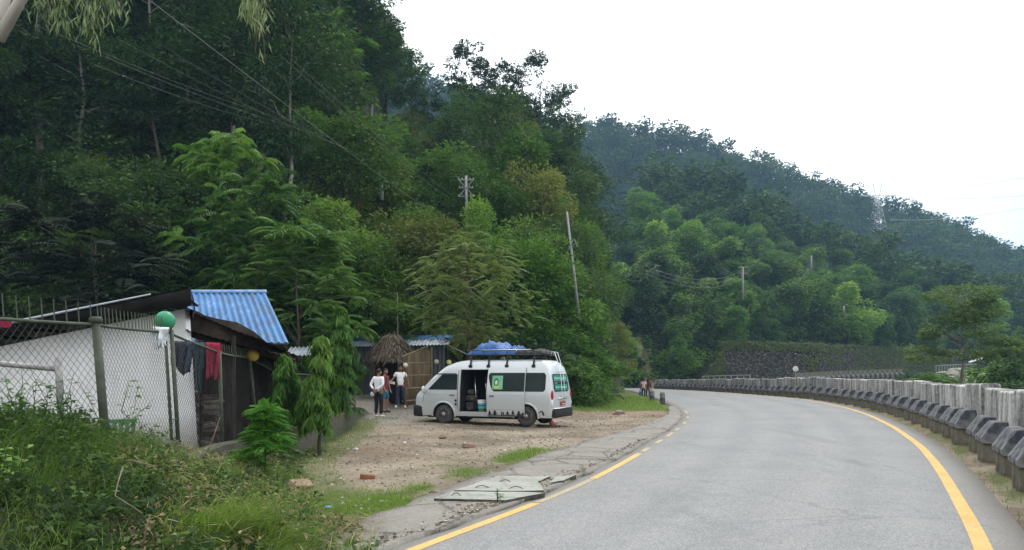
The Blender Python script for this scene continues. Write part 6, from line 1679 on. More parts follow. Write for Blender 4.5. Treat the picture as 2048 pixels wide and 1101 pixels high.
# slid-back door
dr = MB()
DX0, DX1 = 1.0, 2.40
side_panel(dr, lambda z: DX0, lambda z: DX1 + 0.02*math.sin((z-.4)*2), 0.345, 2.0, 0.075, 1, 16, 10)
rim = [(DX0, 0.345), (DX1, 0.345), (DX1, 2.0), (DX0, 2.0)]
b = len(dr.v); e = []
for (x, z0) in ((DX0, 0), (DX1, 0)):
    dr.grid([[(x, hw(z) + 0.02, z) for z in np.linspace(0.345, 2.0, 17)], [(x, hw(z) + 0.075, z) for z in np.linspace(0.345, 2.0, 17)]])
for z in (0.345, 2.0): dr.grid([[(x, hw(z) + .02, z) for x in np.linspace(DX0, DX1, 5)], [(x, hw(z) + .075, z) for x in np.linspace(DX0, DX1, 5)]])
dr.grid([[(x, hw(z) + .021, z) for x in np.linspace(DX0, DX1, 5)] for z in np.linspace(.345, 2.0, 17)])
door = part('sliding_door', dr, PAINT, van, False); smooth_by_angle(door, 30)
mb = MB(); side_panel(mb, lambda z: 1.012, lambda z: 2.37 - 0.16*max(0, (1.74-z)/0.55)**1.6 - rnd(z, 1.18, 1.82, .06), 1.18, 1.82, 0.083); wdoor = part('door_window', mb, GLASS, door)
mb = MB(); side_panel(mb, lambda z: 2.13, lambda z: 2.31, 0.99, 1.04, 0.10, 1, 2, 3); part('handle', mb, CHROME, door)
mb = MB(); side_panel(mb, lambda z: DX0+.005, lambda z: DX1-.005, 1.045, 1.055, 0.079, 1, 1, 8); side_panel(mb, lambda z: DX0, lambda z: DX1, .548, .57, .079, 1, 1, 8); part('crease', mb, PAINTD, door)
# poster behind the door glass: a plain green portrait sheet
def flat(x0, x1, z0, z1, off): mb = MB(); side_panel(mb, lambda z: x0, lambda z: x1, z0, z1, off, 1, 4, 4); return mb
po = part('poster', flat(1.82, 2.22, 1.25, 1.72, 0.088), mat('pale_green_paper', (0.10, 0.34, 0.20), (0.22, 0.46, 0.30), 3, 0.4), door)
mb = MB(); n = 14
def disc(cx, cz, rx, rz, off): return MB().poly([(cx + rx*math.cos(2*math.pi*k/n), hw(cz + rz*math.sin(2*math.pi*k/n)) + off, cz + rz*math.sin(2*math.pi*k/n)) for k in range(n)])
part('dark_shape', disc(2.06, 1.50, .085, .135, .091), mat('dark_green_print', (.012, .06, .03), (.02, .09, .05), 5, .5), door)
part('pale_shape', disc(2.06, 1.49, .052, .085, .094), mat('pale_print', (.42, .55, .42), (.5, .62, .5), 5, .5), door)
part('yellow_shape', flat(1.96, 2.14, 1.28, 1.37, 0.0915), mat('yellow_print', (.40, .40, .06), (.5, .5, .1), 5, .5), door)
# dark tree and temple silhouettes along the door foot
mb = MB()
def sil(pts, off=0.081): mb.poly([(x, hw(z) + off, z) for x, z in pts])
def pine(x, h):
    for k in range(3):
        w = .075*(1-.22*k); z = .36 + h*(.25 + .22*k); sil([(x-w, z), (x+w, z), (x, z + h*.36)], .081+.0004*k)
    sil([(x-.012, .36), (x+.012, .36), (x+.012, .36+h*.3), (x-.012, .36+h*.3)], .0825)
def temple(x, h):
    for k in range(3): w = .13*(1-.27*k); z = .36 + h*(.22 + .26*k); sil([(x-w, z), (x+w, z), (x+w*.35, z+h*.16), (x-w*.35, z+h*.16)], .081+.0004*k)
    sil([(x-.05, .36), (x+.05, .36), (x+.03, .36+h), (x-.03, .36+h)], .0828)
sil([(DX0+.02, .352), (DX1-.02, .352), (DX1-.05, .385), (1.9, .37), (1.6, .39), (1.3, .372), (DX0+.05, .39)], .0806)
pine(2.30, .16); temple(2.10, .17); pine(1.62, .15); pine(1.42, .18); temple(1.20, .16); pine(1.05, .12)
for x in (1.78, 1.84): sil([(x-.018, .36), (x+.018, .36), (x+.022, .46), (x, .50), (x-.022, .46)], .0832)
part('silhouette_sticker', mb, VBLACK, door, False)
mb = MB(); side_panel(mb, lambda z: 0.30 + 0.3*(z-.40), lambda z: .36 + .3*(z-.40), .38, .52, .006, 1, 2, 1); side_panel(mb, lambda z: .58 - 1.6*(z-.40), lambda z: .64 - 1.6*(z-.40), .38, .54, .007, 1, 2, 1); part('crossed_sticker', mb, VBLACK)
mb = MB(); mb.ball((3.66, hw(.82)+.006, .84), (.045, .006, .05), 10, 6); mb.ball((3.66, hw(.72)+.006, .71), (.045, .006, .05), 10, 6); part('badge_sticker', mb, VBLACK)
# roof rack
rk = MB()
KX0, KX1, KY, KZ = 0.40, 3.35, 0.66, 2.46
for y in (-KY, KY):
    rk.tube([(KX0-.1, y, KZ-.02), (KX0+.5, y, KZ+.14), (KX1, y, KZ+.14)], .014, 6); rk.tube([(KX0-.1, y, KZ-.02), (KX1, y, KZ-.02)], .022, 6)
    for x in np.arange(KX0+.5, KX1, .45): rk.tube([(x, y, KZ-.02), (x, y, KZ+.14)], .010, 5)
for x in np.linspace(KX0-.1, KX1, 12): rk.tube([(x, -KY, KZ-.02), (x, KY, KZ-.02)], .014, 5)
rk.tube([(KX1, -KY, KZ+.14), (KX1, KY, KZ+.14)], .014, 6)
rack = part('roof_rack', rk, VBLACK)
mb = MB(); mb.tube([(KX0+.5, KY+.012, KZ+.155), (KX1, KY+.012, KZ+.155)], .011, 6); part('bright_rail', mb, CHROME, rack)
mb = MB()
for x in (0.75, 1.75, 2.45, 3.15):
    for s in (1, -1): mb.tube([(x, s*.80, 2.03), (x, s*.73, 2.28), (x, s*.66, 2.43)], .028, 6); mb.bevel_box(x-.06, x+.06, s*.79-.03, s*.79+.03, 2.0, 2.1, .01)
part('rack_feet', mb, VBLACK, rack)
VM = Matrix.Translation(van.location) @ Matrix.Rotation(R(156), 4, 'Z') @ Matrix.Scale(VS, 4)
def on_van(o): o.location = van.location; o.rotation_euler = (0, 0, R(156)); o.scale = (VS, VS, VS); return o
# blue tarpaulin bundle
def tarp_mat():
    m, nt, out = new_mat('blue_tarpaulin'); P = pos(nt); n = noise(nt, P, 3, 4); v = noise(nt, P, 9, 5, .6, 1.0)
    r = ramp(nt, [(.3, (0.010, 0.065, 0.25)), (.7, (0.028, 0.130, 0.40))]); nt.links.new(n.outputs['Fac'], r.inputs['Fac'])
    principled(nt, out, r.outputs['Color'], .42, 0, bump(nt, v.outputs['Fac'], .9, .08), .5); return m
TARP = tarp_mat()
def bundle(name, x0, x1, hmax, seed, label, m, hf, wy=.6):
    rows = []; nx, ny = 34, 22
    for i in range(nx+1):
        t = i/nx; row = []
        for j in range(ny+1):
            s = -1 + 2*j/ny; ed = max(0, 1-abs(s)**5)*max(0, 1-abs(2*t-1)**7)
            z = KZ + .0 + hf(t)*hmax*(ed**.5)*(1 + .30*(vnoise(t*7, s*3, seed)-.5)) + (.16*abs(vnoise(t*9+seed, s*3.5, seed+8)-.5) + .10*abs(vnoise(t*15+2*s, s*5, seed+3)-.5) - .05)*ed
            row.append((x0+(x1-x0)*t + .05*(vnoise(t*5, s*4, seed+2)-.5), s*wy*(1+.07*(vnoise(t*6, s*2, seed+5)-.5)), max(KZ, z)))
        rows.append(row)
    bot = [(r[0][0], -wy, KZ-.005) for r in rows]
    mb = MB().grid(rows)
    mb.poly([(x0, -wy, KZ-.006), (x1, -wy, KZ-.006), (x1, wy, KZ-.006), (x0, wy, KZ-.006)])
    o = on_van(mb.build(name, m, smooth=True)); return tag(o, label, 'tarpaulin' if m is TARP else 'luggage')
bundle('tarpaulin_bundle', 1.95, 3.38, .50, 3, 'crumpled blue tarpaulin bundle tied on the front of the van roof rack', TARP, lambda t: .70 + .45*t if t < .45 else .95 - .55*(t-.45)/.55 + .10*math.sin(t*20))
bundle('tarpaulin_bundle', 1.52, 2.0, .30, 7, 'smaller fold of blue tarpaulin at the middle of the van roof rack', TARP, lambda t: .8 + .2*math.sin(t*6))
bundle('black_luggage', 0.48, 1.72, .17, 9, 'flat black covered luggage at the rear of the van roof rack', VBLACK, lambda t: 1.0 - .25*t)
# things inside the door
def inside(name, mb, m, label, cat): return tag(on_van(mb.build(name, m, smooth=True)), label, cat)
bk = on_van(empty('bucket', (0, 0, 0), 0, 'white plastic tub with a blue and green band standing in the van doorway', 'bucket'))
fnb = lambda x, y, z: (2.78+x, .60+y, .462+z)
MB().lathe([(.14, 0), (.165, .36), (.16, .37)], 20, fnb).build('tub', WP, bk, True); MB().lathe([(.1465, .05), (.1555, .18)], 20, fnb).build('green_band', mat('green_label', (.05, .28, .18), (.1, .38, .26), 5, .5), bk, True); MB().lathe([(.156, .182), (.163, .29)], 20, fnb).build('blue_band', mat('blue_label', (.05, .22, .42), (.1, .3, .5), 5, .5), bk, True)
MB().lathe([(.175, .371), (.175, .40), (.05, .41)], 20, fnb).build('lid', WP, bk, True)
inside('broom_handle', MB().tube([(3.08, .45, .50), (3.17, .40, 1.72)], .019, 6), CHROME, 'bright broom handle leaning in the van doorway, the one nearer the bonnet', 'broom')
inside('broom_handle', MB().tube([(2.73, .35, .87), (2.80, .28, 1.68)], .019, 6), CHROME, 'bright broom handle standing in the van doorway above the white tub', 'broom')
inside('bag', MB().bevel_box(3.10, 3.46, .15, .62, .78, 1.02, .09).bevel_box(3.16, 3.44, .05, .55, 1.021, 1.22, .08).bevel_box(3.14, 3.45, .1, .6, .463, .779, .05), mat('grey_bag_cloth', (.02, .02, .022), (.085, .082, .08), 9, .8), 'grey bundle of bags stacked behind the driver in the van doorway', 'bag')
inside('jar', MB().lathe([(.06, 0), (.065, .20), (.05, .23)], 12, lambda x, y, z: (2.53+x, .68+y, .462+z)), mat('tan_jar', (.22, .17, .1), (.32, .26, .17), 6, .5), 'small tan jar beside the white tub in the van doorway', 'jar')
inside('jerrycan', MB().bevel_box(2.37, 2.47, .56, .74, .463, .80, .03), mat('translucent_white_can', (.45, .5, .42), (.6, .62, .55), 4, .45), 'pale jerrycan at the rear edge of the van doorway', 'can')
# ------------------------------------------------------------------ people
SKIN = mat('brown_skin', (0.20, 0.105, 0.065), (0.27, 0.15, 0.10), 8, .55)
HAIR = mat('black_hair', (0.006, 0.005, 0.005), (0.016, 0.014, 0.012), 30, .5)
EYEW = mat('eye_dark', (0.01, 0.008, 0.006), (0.02, 0.015, 0.01), 9, .3); LIP = mat('lip_colour', (.17, .06, .05), (.2, .08, .065), 9, .5)
def skinned(name, pts, edges, rad, m, parent, sub=1):
    """grow a smooth surface round connected joints; pts[0] is the root"""
    me = bpy.data.meshes.new(name); me.from_pydata([tuple(p) for p in pts], edges, [])
    o = bpy.data.objects.new(name, me); COL.objects.link(o)
    sk = o.modifiers.new('s', 'SKIN'); sk.use_smooth_shade = True
    for i, v in enumerate(me.skin_vertices[0].data):
        r = rad[i]; v.radius = r if isinstance(r, tuple) else (r, r); v.use_root = (i == 0)
    ss = o.modifiers.new('u', 'SUBSURF'); ss.levels = sub; ss.render_levels = sub
    bpy.context.view_layer.update()
    nm = bpy.data.meshes.new_from_object(o.evaluated_get(bpy.context.evaluated_depsgraph_get()))
    bpy.data.objects.remove(o, do_unlink=True)
    nm.name = name; nm.materials.clear()
    return link_mesh(name, nm, m, parent)
def person(px, pyf, Y, rz, label, h, armL, armR, legs, top, bottom, shoes, hair=HAIR, shorts=False, sleeve='short', group=None, headturn=0.0, longhair=False, skirt=False):
    """local frame: +y is the way the person faces, +x their right; arms: (elbow, wrist)"""
    x = (px-1024)*Y/FPX; z = CAMH + (HOR-pyf)*Y/FPX
    root = empty('person', (x, Y, z), rz, label, 'person', group); s = h/1.70; root.scale = (s, s, s)
    V = Vector; P = {}
    P['pel'] = V((0, 0, .93)); P['wst'] = V((0, .01, 1.08)); P['che'] = V((0, .0, 1.28)); P['nek'] = V((0, -.01, 1.44)); P['hb'] = V((0, .01, 1.52))
    def body(names, edges, rad, nm, m, extra=None): return skinned(nm, [P[k] for k in names], [(names.index(a), names.index(b)) for a, b in edges], [rad[k] for k in names], m, root)
    for sd, s_ in (('L', -1), ('R', 1)):
        P['sh'+sd] = V((s_*.185, -.01, 1.385)); e, w = (armL if sd == 'L' else armR); P['el'+sd] = V(e); P['wr'+sd] = V(w)
        d = (P['wr'+sd]-P['el'+sd]).normalized(); P['pa'+sd] = P['wr'+sd] + d*.075
        hp, kn, an = legs[0 if sd == 'L' else 1]; P['hp'+sd] = V((s_*.10, 0, .88)); P['kn'+sd] = V(kn); P['an'+sd] = V(an); P['to'+sd] = V(an) + V((s_*.03, .16, -.055)); P['he'+sd] = V(an) + V((0, -.05, -.05))
    names = ['pel', 'wst', 'che', 'nek', 'hb']; E = [('pel', 'wst'), ('wst', 'che'), ('che', 'nek'), ('nek', 'hb')]
    rad = {'pel': (.15, .115), 'wst': (.135, .10), 'che': (.15, .105), 'nek': .055, 'hb': .052}
    for sd in 'LR':
        names += ['sh'+sd, 'el'+sd, 'wr'+sd, 'pa'+sd, 'hp'+sd, 'kn'+sd, 'an'+sd, 'to'+sd]
        E += [('che', 'sh'+sd), ('sh'+sd, 'el'+sd), ('el'+sd, 'wr'+sd), ('wr'+sd, 'pa'+sd), ('pel', 'hp'+sd), ('hp'+sd, 'kn'+sd), ('kn'+sd, 'an'+sd), ('an'+sd, 'to'+sd)]
        rad.update({'sh'+sd: .055, 'el'+sd: .040, 'wr'+sd: .027, 'pa'+sd: (.040, .018), 'hp'+sd: .085, 'kn'+sd: .055, 'an'+sd: .038, 'to'+sd: .035})
        # fingers: four bent chains of different lengths and a thumb from the side of the palm
        d = (P['pa'+sd]-P['wr'+sd]).normalized(); si = d.cross(V((0, 1, 0.2))).normalized(); bend = si.cross(d).normalized()
        for k, (o, L) in enumerate(((-.027, .065), (-.009, .075), (.009, .070), (.026, .055))):
            a, b, c = 'f%s%da' % (sd, k), 'f%s%db' % (sd, k), 'f%s%dc' % (sd, k)
            P[a] = P['pa'+sd] + si*o + d*.025; P[b] = P[a] + d*L*.5 + bend*.008; P[c] = P[b] + d*L*.42 + bend*.020
            names += [a, b, c]; E += [('pa'+sd, a), (a, b), (b, c)]; rad.update({a: .0095, b: .0085, c: .0075})
        a, b = 't%sa' % sd, 't%sb' % sd
        P[a] = P['wr'+sd] + d*.035 - si*.040; P[b] = P[a] + d*.045 - si*.018
        names += [a, b]; E += [('wr'+sd, a), (a, b)]; rad.update({a: .011, b: .009})
    bd = body(names, E, rad, 'body', SKIN)
    # head joined into the body mesh: skull, jaw, nose, ears, eyes, mouth
    hd = MB(); ct, st = math.cos(headturn), math.sin(headturn)
    def hp_(x, y, z): return (x*ct - y*st, x*st + y*ct + .02, z)
    rows = []
    for i in range(15):
        t = i/14; zz = 1.475 + .235*t
        w = .076*math.sqrt(max(0.0, 1-(2*t-1.06)**2*.92)) * (1 if t > .45 else .74 + .26*t/.45); dp = .095*math.sqrt(max(0.0, 1-(2*t-1.04)**2*.93))
        rows.append([hp_(w*math.cos(a), dp*math.sin(a) + (.012*math.sin(a) if t < .5 and math.sin(a) > 0 else 0), zz) for a in np.linspace(0, 2*math.pi, 19)])
    hd.grid(rows, 0)
    hd.ball(hp_(0, .108, 1.578), (.013, .020, .024), 8, 6, 0, 0)
    for s_ in (-1, 1): hd.ball(hp_(s_*.078, -.005, 1.59), (.010, .022, .032), 8, 6, 0, 0); hd.ball(hp_(s_*.030, .088, 1.603), (.013, .008, .007), 8, 6, 0, 1)
    hd.ball(hp_(0, .098, 1.532), (.022, .008, .007), 8, 6, 0, 2)
    ho_ = hd.build('head_tmp', [SKIN, EYEW, LIP], None, True)
    bm = bmesh.new(); bm.from_mesh(bd.data); bm.from_mesh(ho_.data); bm.to_mesh(bd.data); bm.free()
    for m_ in (EYEW, LIP): bd.data.materials.append(m_)
    bd.data.polygons.foreach_set('use_smooth', [True]*len(bd.data.polygons)); bpy.data.objects.remove(ho_, do_unlink=True)
    hr = MB(); rows = []
    for i in range(9):
        t = i/8; zz = (1.45 if longhair else 1.575) + ((1.735-1.45) if longhair else .16)*t
        r_ = math.sqrt(max(0, 1-max(0, (zz-1.60)/.135)**2))
        front = .42 if zz < 1.645 else .93
        rows.append([hp_(.088*r_*math.cos(a)*(1.12 if longhair and zz < 1.6 else 1), (.106*r_*math.sin(a) if math.sin(a) < 0 else .100*r_*math.sin(a)*(front if not (zz < 1.645) else 0.05)), zz) for a in np.linspace(0, 2*math.pi, 21)])
    hr.grid(rows).build('hair', hair, root, True)
    # shirt
    sn = ['wst', 'che', 'nek0', 'hem']; P['nek0'] = V((0, -.01, 1.425)); P['hem'] = V((0, .0, .90))
    SE = [('wst', 'che'), ('che', 'nek0'), ('wst', 'hem')]; sr = {'wst': (.158, .125), 'che': (.170, .128), 'nek0': .070, 'hem': (.168, .135)}
    for sd in 'LR':
        f = .62 if sleeve == 'short' else 1.0; P['sl'+sd] = P['sh'+sd].lerp(P['el'+sd], f)
        sn += ['sh'+sd, 'sl'+sd]; SE += [('che', 'sh'+sd), ('sh'+sd, 'sl'+sd)]; sr.update({'sh'+sd: .072, 'sl'+sd: .060})
        if sleeve == 'long': P['cu'+sd] = P['el'+sd].lerp(P['wr'+sd], .88); sn.append('cu'+sd); SE.append(('sl'+sd, 'cu'+sd)); sr['cu'+sd] = .042; sr['sl'+sd] = .055
    body(sn, SE, sr, 'shirt', top)
    tn = ['hem2', 'pel']; P['hem2'] = V((0, 0, 1.0)); TE = [('hem2', 'pel')]; tr = {'pel': (.165, .128), 'hem2': (.150, .118)}
    for sd in 'LR':
        P['cf'+sd] = (P['kn'+sd].lerp(P['an'+sd], .0 if shorts else .93)) + (V((0, 0, .02)) if shorts else V((0, 0, 0)))
        tn += ['hp'+sd] + ([] if shorts else ['kn'+sd]) + ['cf'+sd]
        TE += [('pel', 'hp'+sd)] + ([('hp'+sd, 'cf'+sd)] if shorts else [('hp'+sd, 'kn'+sd), ('kn'+sd, 'cf'+sd)])
        tr.update({'hp'+sd: .098, 'kn'+sd: .074, 'cf'+sd: .085 if shorts else .062})
    body(tn, TE, tr, 'shorts' if shorts else 'trousers', bottom)
    for sd in 'LR':
        a = P['an'+sd]; t_ = P['to'+sd]
        skinned('shoe', [a + V((0, -.04, -.045)), a + V((0, .02, -.02)), a.lerp(t_, .6) + V((0, 0, -.005)), t_ + V((0, .02, -.0))], [(0, 1), (1, 2), (2, 3)], [.048, .05, .045, .036], shoes, root)
    return root
WSHIRT = mat('white_shirt_cloth', (.62, .63, .66), (.78, .78, .80), 7, .85, bmp=.2); BLK = mat('black_trouser_cloth', (.010, .010, .012), (.026, .026, .03), 8, .85); NAVY = mat('dark_denim', (.014, .020, .034), (.035, .045, .07), 12, .85)
WSHOE = mat('white_shoe', (.55, .55, .55), (.75, .75, .74), 9, .6); MAR = mat('maroon_cloth', (.10, .018, .030), (.17, .045, .06), 8, .85); BLUSH = mat('teal_blue_shorts', (.02, .09, .16), (.05, .15, .23), 8, .85); DSHOE = mat('dark_sandal', (.02, .015, .012), (.05, .04, .03), 9, .7)
PINKS = mat('pale_pink_cloth', (.50, .36, .36), (.62, .48, .46), 8, .85); DKRED = mat('dark_brown_cloth', (.055, .024, .022), (.10, .045, .04), 8, .85); OLV = mat('olive_trouser_cloth', (.05, .045, .03), (.09, .08, .055), 8, .85)
stand = (((-.10, 0, .88), (-.105, .03, .49), (-.11, -.01, .085)), ((.10, 0, .88), (.105, .03, .49), (.115, -.02, .085)))
stance = (((-.10, 0, .88), (-.13, .04, .49), (-.17, .0, .085)), ((.10, 0, .88), (.13, .03, .49), (.17, -.03, .085)))
stride = (((-.10, 0, .88), (-.10, .12, .50), (-.10, .13, .085)), ((.10, 0, .88), (.10, .0, .48), (.10, -.22, .13)))
# back to us, hands clasped behind
p1 = person(757, 835, 27.1, R(-28), 'person in an untucked white shirt and black trousers, hands behind holding a cap', 1.68,
       ((-.27, -.10, 1.14), (-.06, -.19, .98)), ((.27, -.10, 1.14), (.05, -.20, .96)), stand, WSHIRT, BLK, WSHOE, sleeve='long', headturn=-.3)
cp = at(745, 789, 27.0); tag(MB().ball((cp.x, cp.y - .05, cp.z), (.07, .06, .09), 12, 8, .08).build('cap', mat('pale_blue_cap_cloth', (.28, .38, .40), (.45, .55, .56), 8, .85), smooth=True), 'pale blue-grey cap held behind the back by the person in black trousers', 'cap')
person(770, 826, 28.7, R(-115), 'person in a maroon shirt and blue shorts, half hidden behind the white-shirted one', 1.63,
       ((-.24, .0, 1.12), (-.20, .10, .90)), ((.24, .0, 1.12), (.20, .12, .92)), stand, MAR, BLUSH, DSHOE, shorts=True)
person(801, 816, 31.0, R(188), 'person in a white polo shirt and dark jeans facing the camera, one arm out', 1.68,
       ((-.27, -.06, 1.15), (-.33, -.02, .93)), ((.30, .02, 1.16), (.47, .16, 1.02)), stance, WSHIRT, NAVY, WSHOE)
pa = at(782, 764, 30.8); o = MB().grid([[(-.16+.16*i, 0.03*math.sin(i*2+j), -.05+.05*j - .03*i) for j in range(3)] for i in range(3)]).build('paper', WP); o.location = pa; tag(o, 'white sheet of paper held out by the person in the white polo shirt', 'paper')
walk = 'walkers at the road edge'
person(1287, 799, 61, R(-10), 'distant walker in a pale pink top carrying a blue bag at the road edge', 1.62, ((-.23, -.03, 1.12), (-.24, .05, .88)), ((.23, .0, 1.12), (.24, .08, .90)), stride, PINKS, NAVY, DSHOE)
person(1296, 799, 61.3, R(-5), 'distant walker in dark brown and olive clothes beside the pink-topped one', 1.60, ((-.23, -.03, 1.12), (-.24, .05, .88)), ((.23, .0, 1.12), (.26, .08, .90)), stride, DKRED, OLV, WSHOE, longhair=True, sleeve='long')
bp_ = at(1281, 787, 61.0); tag(MB().bevel_box(bp_.x-.12, bp_.x+.12, bp_.y-.06, bp_.y+.06, bp_.z-.18, bp_.z+.16, .03).tube([(bp_.x-.08, bp_.y, bp_.z+.15), (bp_.x, bp_.y, bp_.z+.36), (bp_.x+.08, bp_.y, bp_.z+.15)], .012, 5).build('shopping_bag', mat('blue_bag_cloth', (.03, .09, .2), (.06, .14, .28), 8, .8)), 'blue bag hanging from the hand of the pink-topped walker', 'bag')
litter(1106, 849, .14, mat('pink_litter', (.5, .1, .14), (.62, .25, .28), 9, .5), 'pink crumpled plastic on the ground behind the rear bumper of the van', .6)
# ------------------------------------------------------------------ poles, wires, pylon
CONC = mat('pale_concrete_pole', (0.19, 0.195, 0.20), (0.30, 0.305, 0.305), 4, .8)
def tpole(px0, py0, px1, py1, Y, r0, r1, label, arms=(), extra=None, group=None, cat='utility pole', name='utility_pole'):
    a, b = at(px0, py0, Y), at(px1, py1, Y)
    e = empty(name, (a.x, a.y, a.z), 0, label, cat, group)
    MB().tube([a, b], [r0, r1], 8).build('shaft', CONC, e, True, True)
    for t, w, dz in arms:
        p = a.lerp(b, t); MB().tube([(p.x-w, p.y-.06, p.z), (p.x+w, p.y-.06, p.z+dz)], .032, 5).build('cross_arm', CONC, e, False, True)
        ins = MB()
        for s in (-.9, -.5, .5, .9): ins.lathe([(.025, .04), (.03, .10), (.015, .16)], 6, lambda x, y, z, s=s: (p.x + s*w + x, p.y - .06 + y, p.z + z))
        ins.build('insulators', mat('insulator', (.2, .2, .2), (.4, .4, .4), 5, .4), e, False, True)
    return e
e = tpole(1159, 640, 1134, 424, 44, .085, .052, 'tall grey utility pole leaning left at the bank just beyond the van', ())
p = at(1145, 482, 43.9); MB().tube([(p.x-.22, p.y, p.z-.5), (p.x-.05, p.y-.05, p.z-.1), (p.x+.1, p.y-.05, p.z+.1), (p.x+.25, p.y, p.z-.3)], .03, 5).build('wire_bracket', CONC, e, False, True)
e = tpole(934, 475, 932, 352, 52, .10, .08, 'pale pole with double cross arms rising out of the trees above the van', ((.93, .55, 0), (.80, .48, 0), (.66, .55, 0)))
a_, b_ = at(934, 475, 52), at(932, 352, 52)
mb = MB()
for s in (-1, 1): mb.tube([a_.lerp(b_, .93) + Vector((s*.5, -.08, 0)), a_.lerp(b_, .80) + Vector((0, -.08, 0))], .025, 4); mb.tube([a_.lerp(b_, .80) + Vector((0, -.08, 0)), a_.lerp(b_, .66) + Vector((s*.5, -.08, 0))], .025, 4)
mb.build('braces', CONC, e, False, True)
tpole(764, 400, 763, 364, 50, .12, .10, 'short pale pole top with one arm poking out of trees left of the double-armed pole', ((.60, .35, 0),))
far = 'small poles on the wooded hill'
for px, py0, py1, Y, arms, lab in ((1486, 600, 534, 118, ((.97, .75, 0), (.80, .6, 0)), 'grey pole with two cross arms standing in front of the wooded hill'), (1623, 545, 512, 150, (), 'thin bare pole on the wooded hill up right of the cross-arm pole'), (1688, 630, 612, 140, (), 'short pole top sticking out of a tree above the stone wall')):
    tpole(px, py0, px, py1, Y, .17, .13, lab, arms, None, far)
WIRE = mat('dull_power_cable', (.10, .105, .105), (.17, .17, .17), 3, .6)
WIREP = mat('pale_power_cable', (.13, .14, .135), (.20, .21, .20), 3, .6)
def wire(p, q, sag, r, label, m=WIRE, group='overhead wires', seg=14):
    a, b = at(*p), at(*q); pts = []
    for i in range(seg+1):
        t = i/seg; c = a.lerp(b, t); c.z -= sag*4*t*(1-t); pts.append(c)
    tag(MB().tube(pts, r, 4).build('power_line', m), label, 'power line', group)
wire((285, -10, 14), (905, 455, 50), .1, .009, 'pale cable slanting down across the dark forest to the double cross-arm pole', WIREP)
wire((560, 110, 34), (880, 385, 50), .15, .014, 'thin dark cable slanting across the forest right of the bare tall trunk', WIREP)
wire((590, 125, 34), (905, 392, 50), .15, .013, 'thin dark cable just right of the other slanting forest cable', WIREP)
for k, (a, b, c, d) in enumerate(((120, 70, 640, 260), (200, 110, 660, 275), (240, 80, 700, 300), (330, 95, 760, 330), (190, 130, 600, 262))):
    wire((a, b, 30), (c, d, 46), .25, .006, 'one of five faint parallel cables crossing the dark forest at the upper left', WIRE, 'faint forest cables')
wire((770, -10, 30), (932, 352, 52), .0, .010, 'thin faint cable dropping from the sky to the double cross-arm pole', WIRE)
for k in range(3): wire((1290, 532 + 8*k, 70), (1486, 540 + 8*k, 118), 1.4, .018, 'one of three sagging cables reaching the cross-arm pole before the hill', WIRE, 'three sagging cables before the hill')
for k in range(2): wire((1590, 570 - 8*k, 135), (1623, 516 + 12*k, 150), .8, .018, 'short cable beside the thin bare pole on the hill', WIRE, 'cables of the thin bare pole')
# lattice pylon on the ridge
PYL = mat('galvanised_pylon_steel', (.40, .41, .42), (.55, .56, .57), 2, .6, .1)
pyl = empty('lattice_pylon', tuple(at(1755, 466, 421)), 0, 'pale lattice power pylon standing on the ridge against the sky', 'pylon')
def lat(w0, z0, w1, z1, n, r=.11):
    mb = MB()
    for sx in (-1, 1):
        for sy in (-1, 1): mb.tube([(sx*w0, sy*w0, z0), (sx*w1, sy*w1, z1)], r, 4)
    for k in range(n):
        a, b = k/n, (k+1)/n; wa, wb = w0+(w1-w0)*a, w0+(w1-w0)*b; za, zb = z0+(z1-z0)*a, z0+(z1-z0)*b
        for sy in (-1, 1):
            mb.tube([(-wa, sy*wa, za), (wb, sy*wb, zb)], r*.6, 4); mb.tube([(wa, sy*wa, za), (-wb, sy*wb, zb)], r*.6, 4); mb.tube([(-wb, sy*wb, zb), (wb, sy*wb, zb)], r*.6, 4)
        for sx in (-1, 1): mb.tube([(sx*wa, -wa, za), (sx*wb, wb, zb)], r*.6, 4)
    return mb
lat(3.4, 0, 1.3, 13, 5).build('lower_tower', PYL, pyl); lat(1.3, 13.01, 1.0, 18, 3).build('upper_tower', PYL, pyl)
mb = MB()
for s in (-1, 1):
    mb.tube([(s*.6, 0, 18), (s*2.6, 0, 26.5)], .12, 4); mb.tube([(s*1.2, 0, 18), (s*2.6, 0, 26.5)], .10, 4)
    for k in range(5): t = k/5; mb.tube([(s*(.6+2.0*t), 0, 18+8.5*t), (s*(1.2+1.4*(t+.1)), 0, 18+8.5*(t+.1))], .07, 4)
mb.build('horns', PYL, pyl)
mb = MB()
for s in (-1, 1): mb.tube([(0, 0, 18.6), (s*8.5, 0, 18.2)], .12, 4); mb.tube([(0, 0, 17.2), (s*8.5, 0, 18.2)], .10, 4); mb.tube([(0, -.5, 18.0), (s*8.5, 0, 18.2)], .10, 4)
mb.build('cross_arm', PYL, pyl)
pyl.scale = (1.11, 1.11, 1.11)
for k, (a, b, c, d) in enumerate(((1760, 378, 2100, 345), (1790, 388, 2100, 385), (1780, 440, 2100, 405))): wire((a, b, 380), (c, d, 330), 2.5, .07, 'one of three faint transmission cables running right from the pylon', PYL, 'transmission cables')
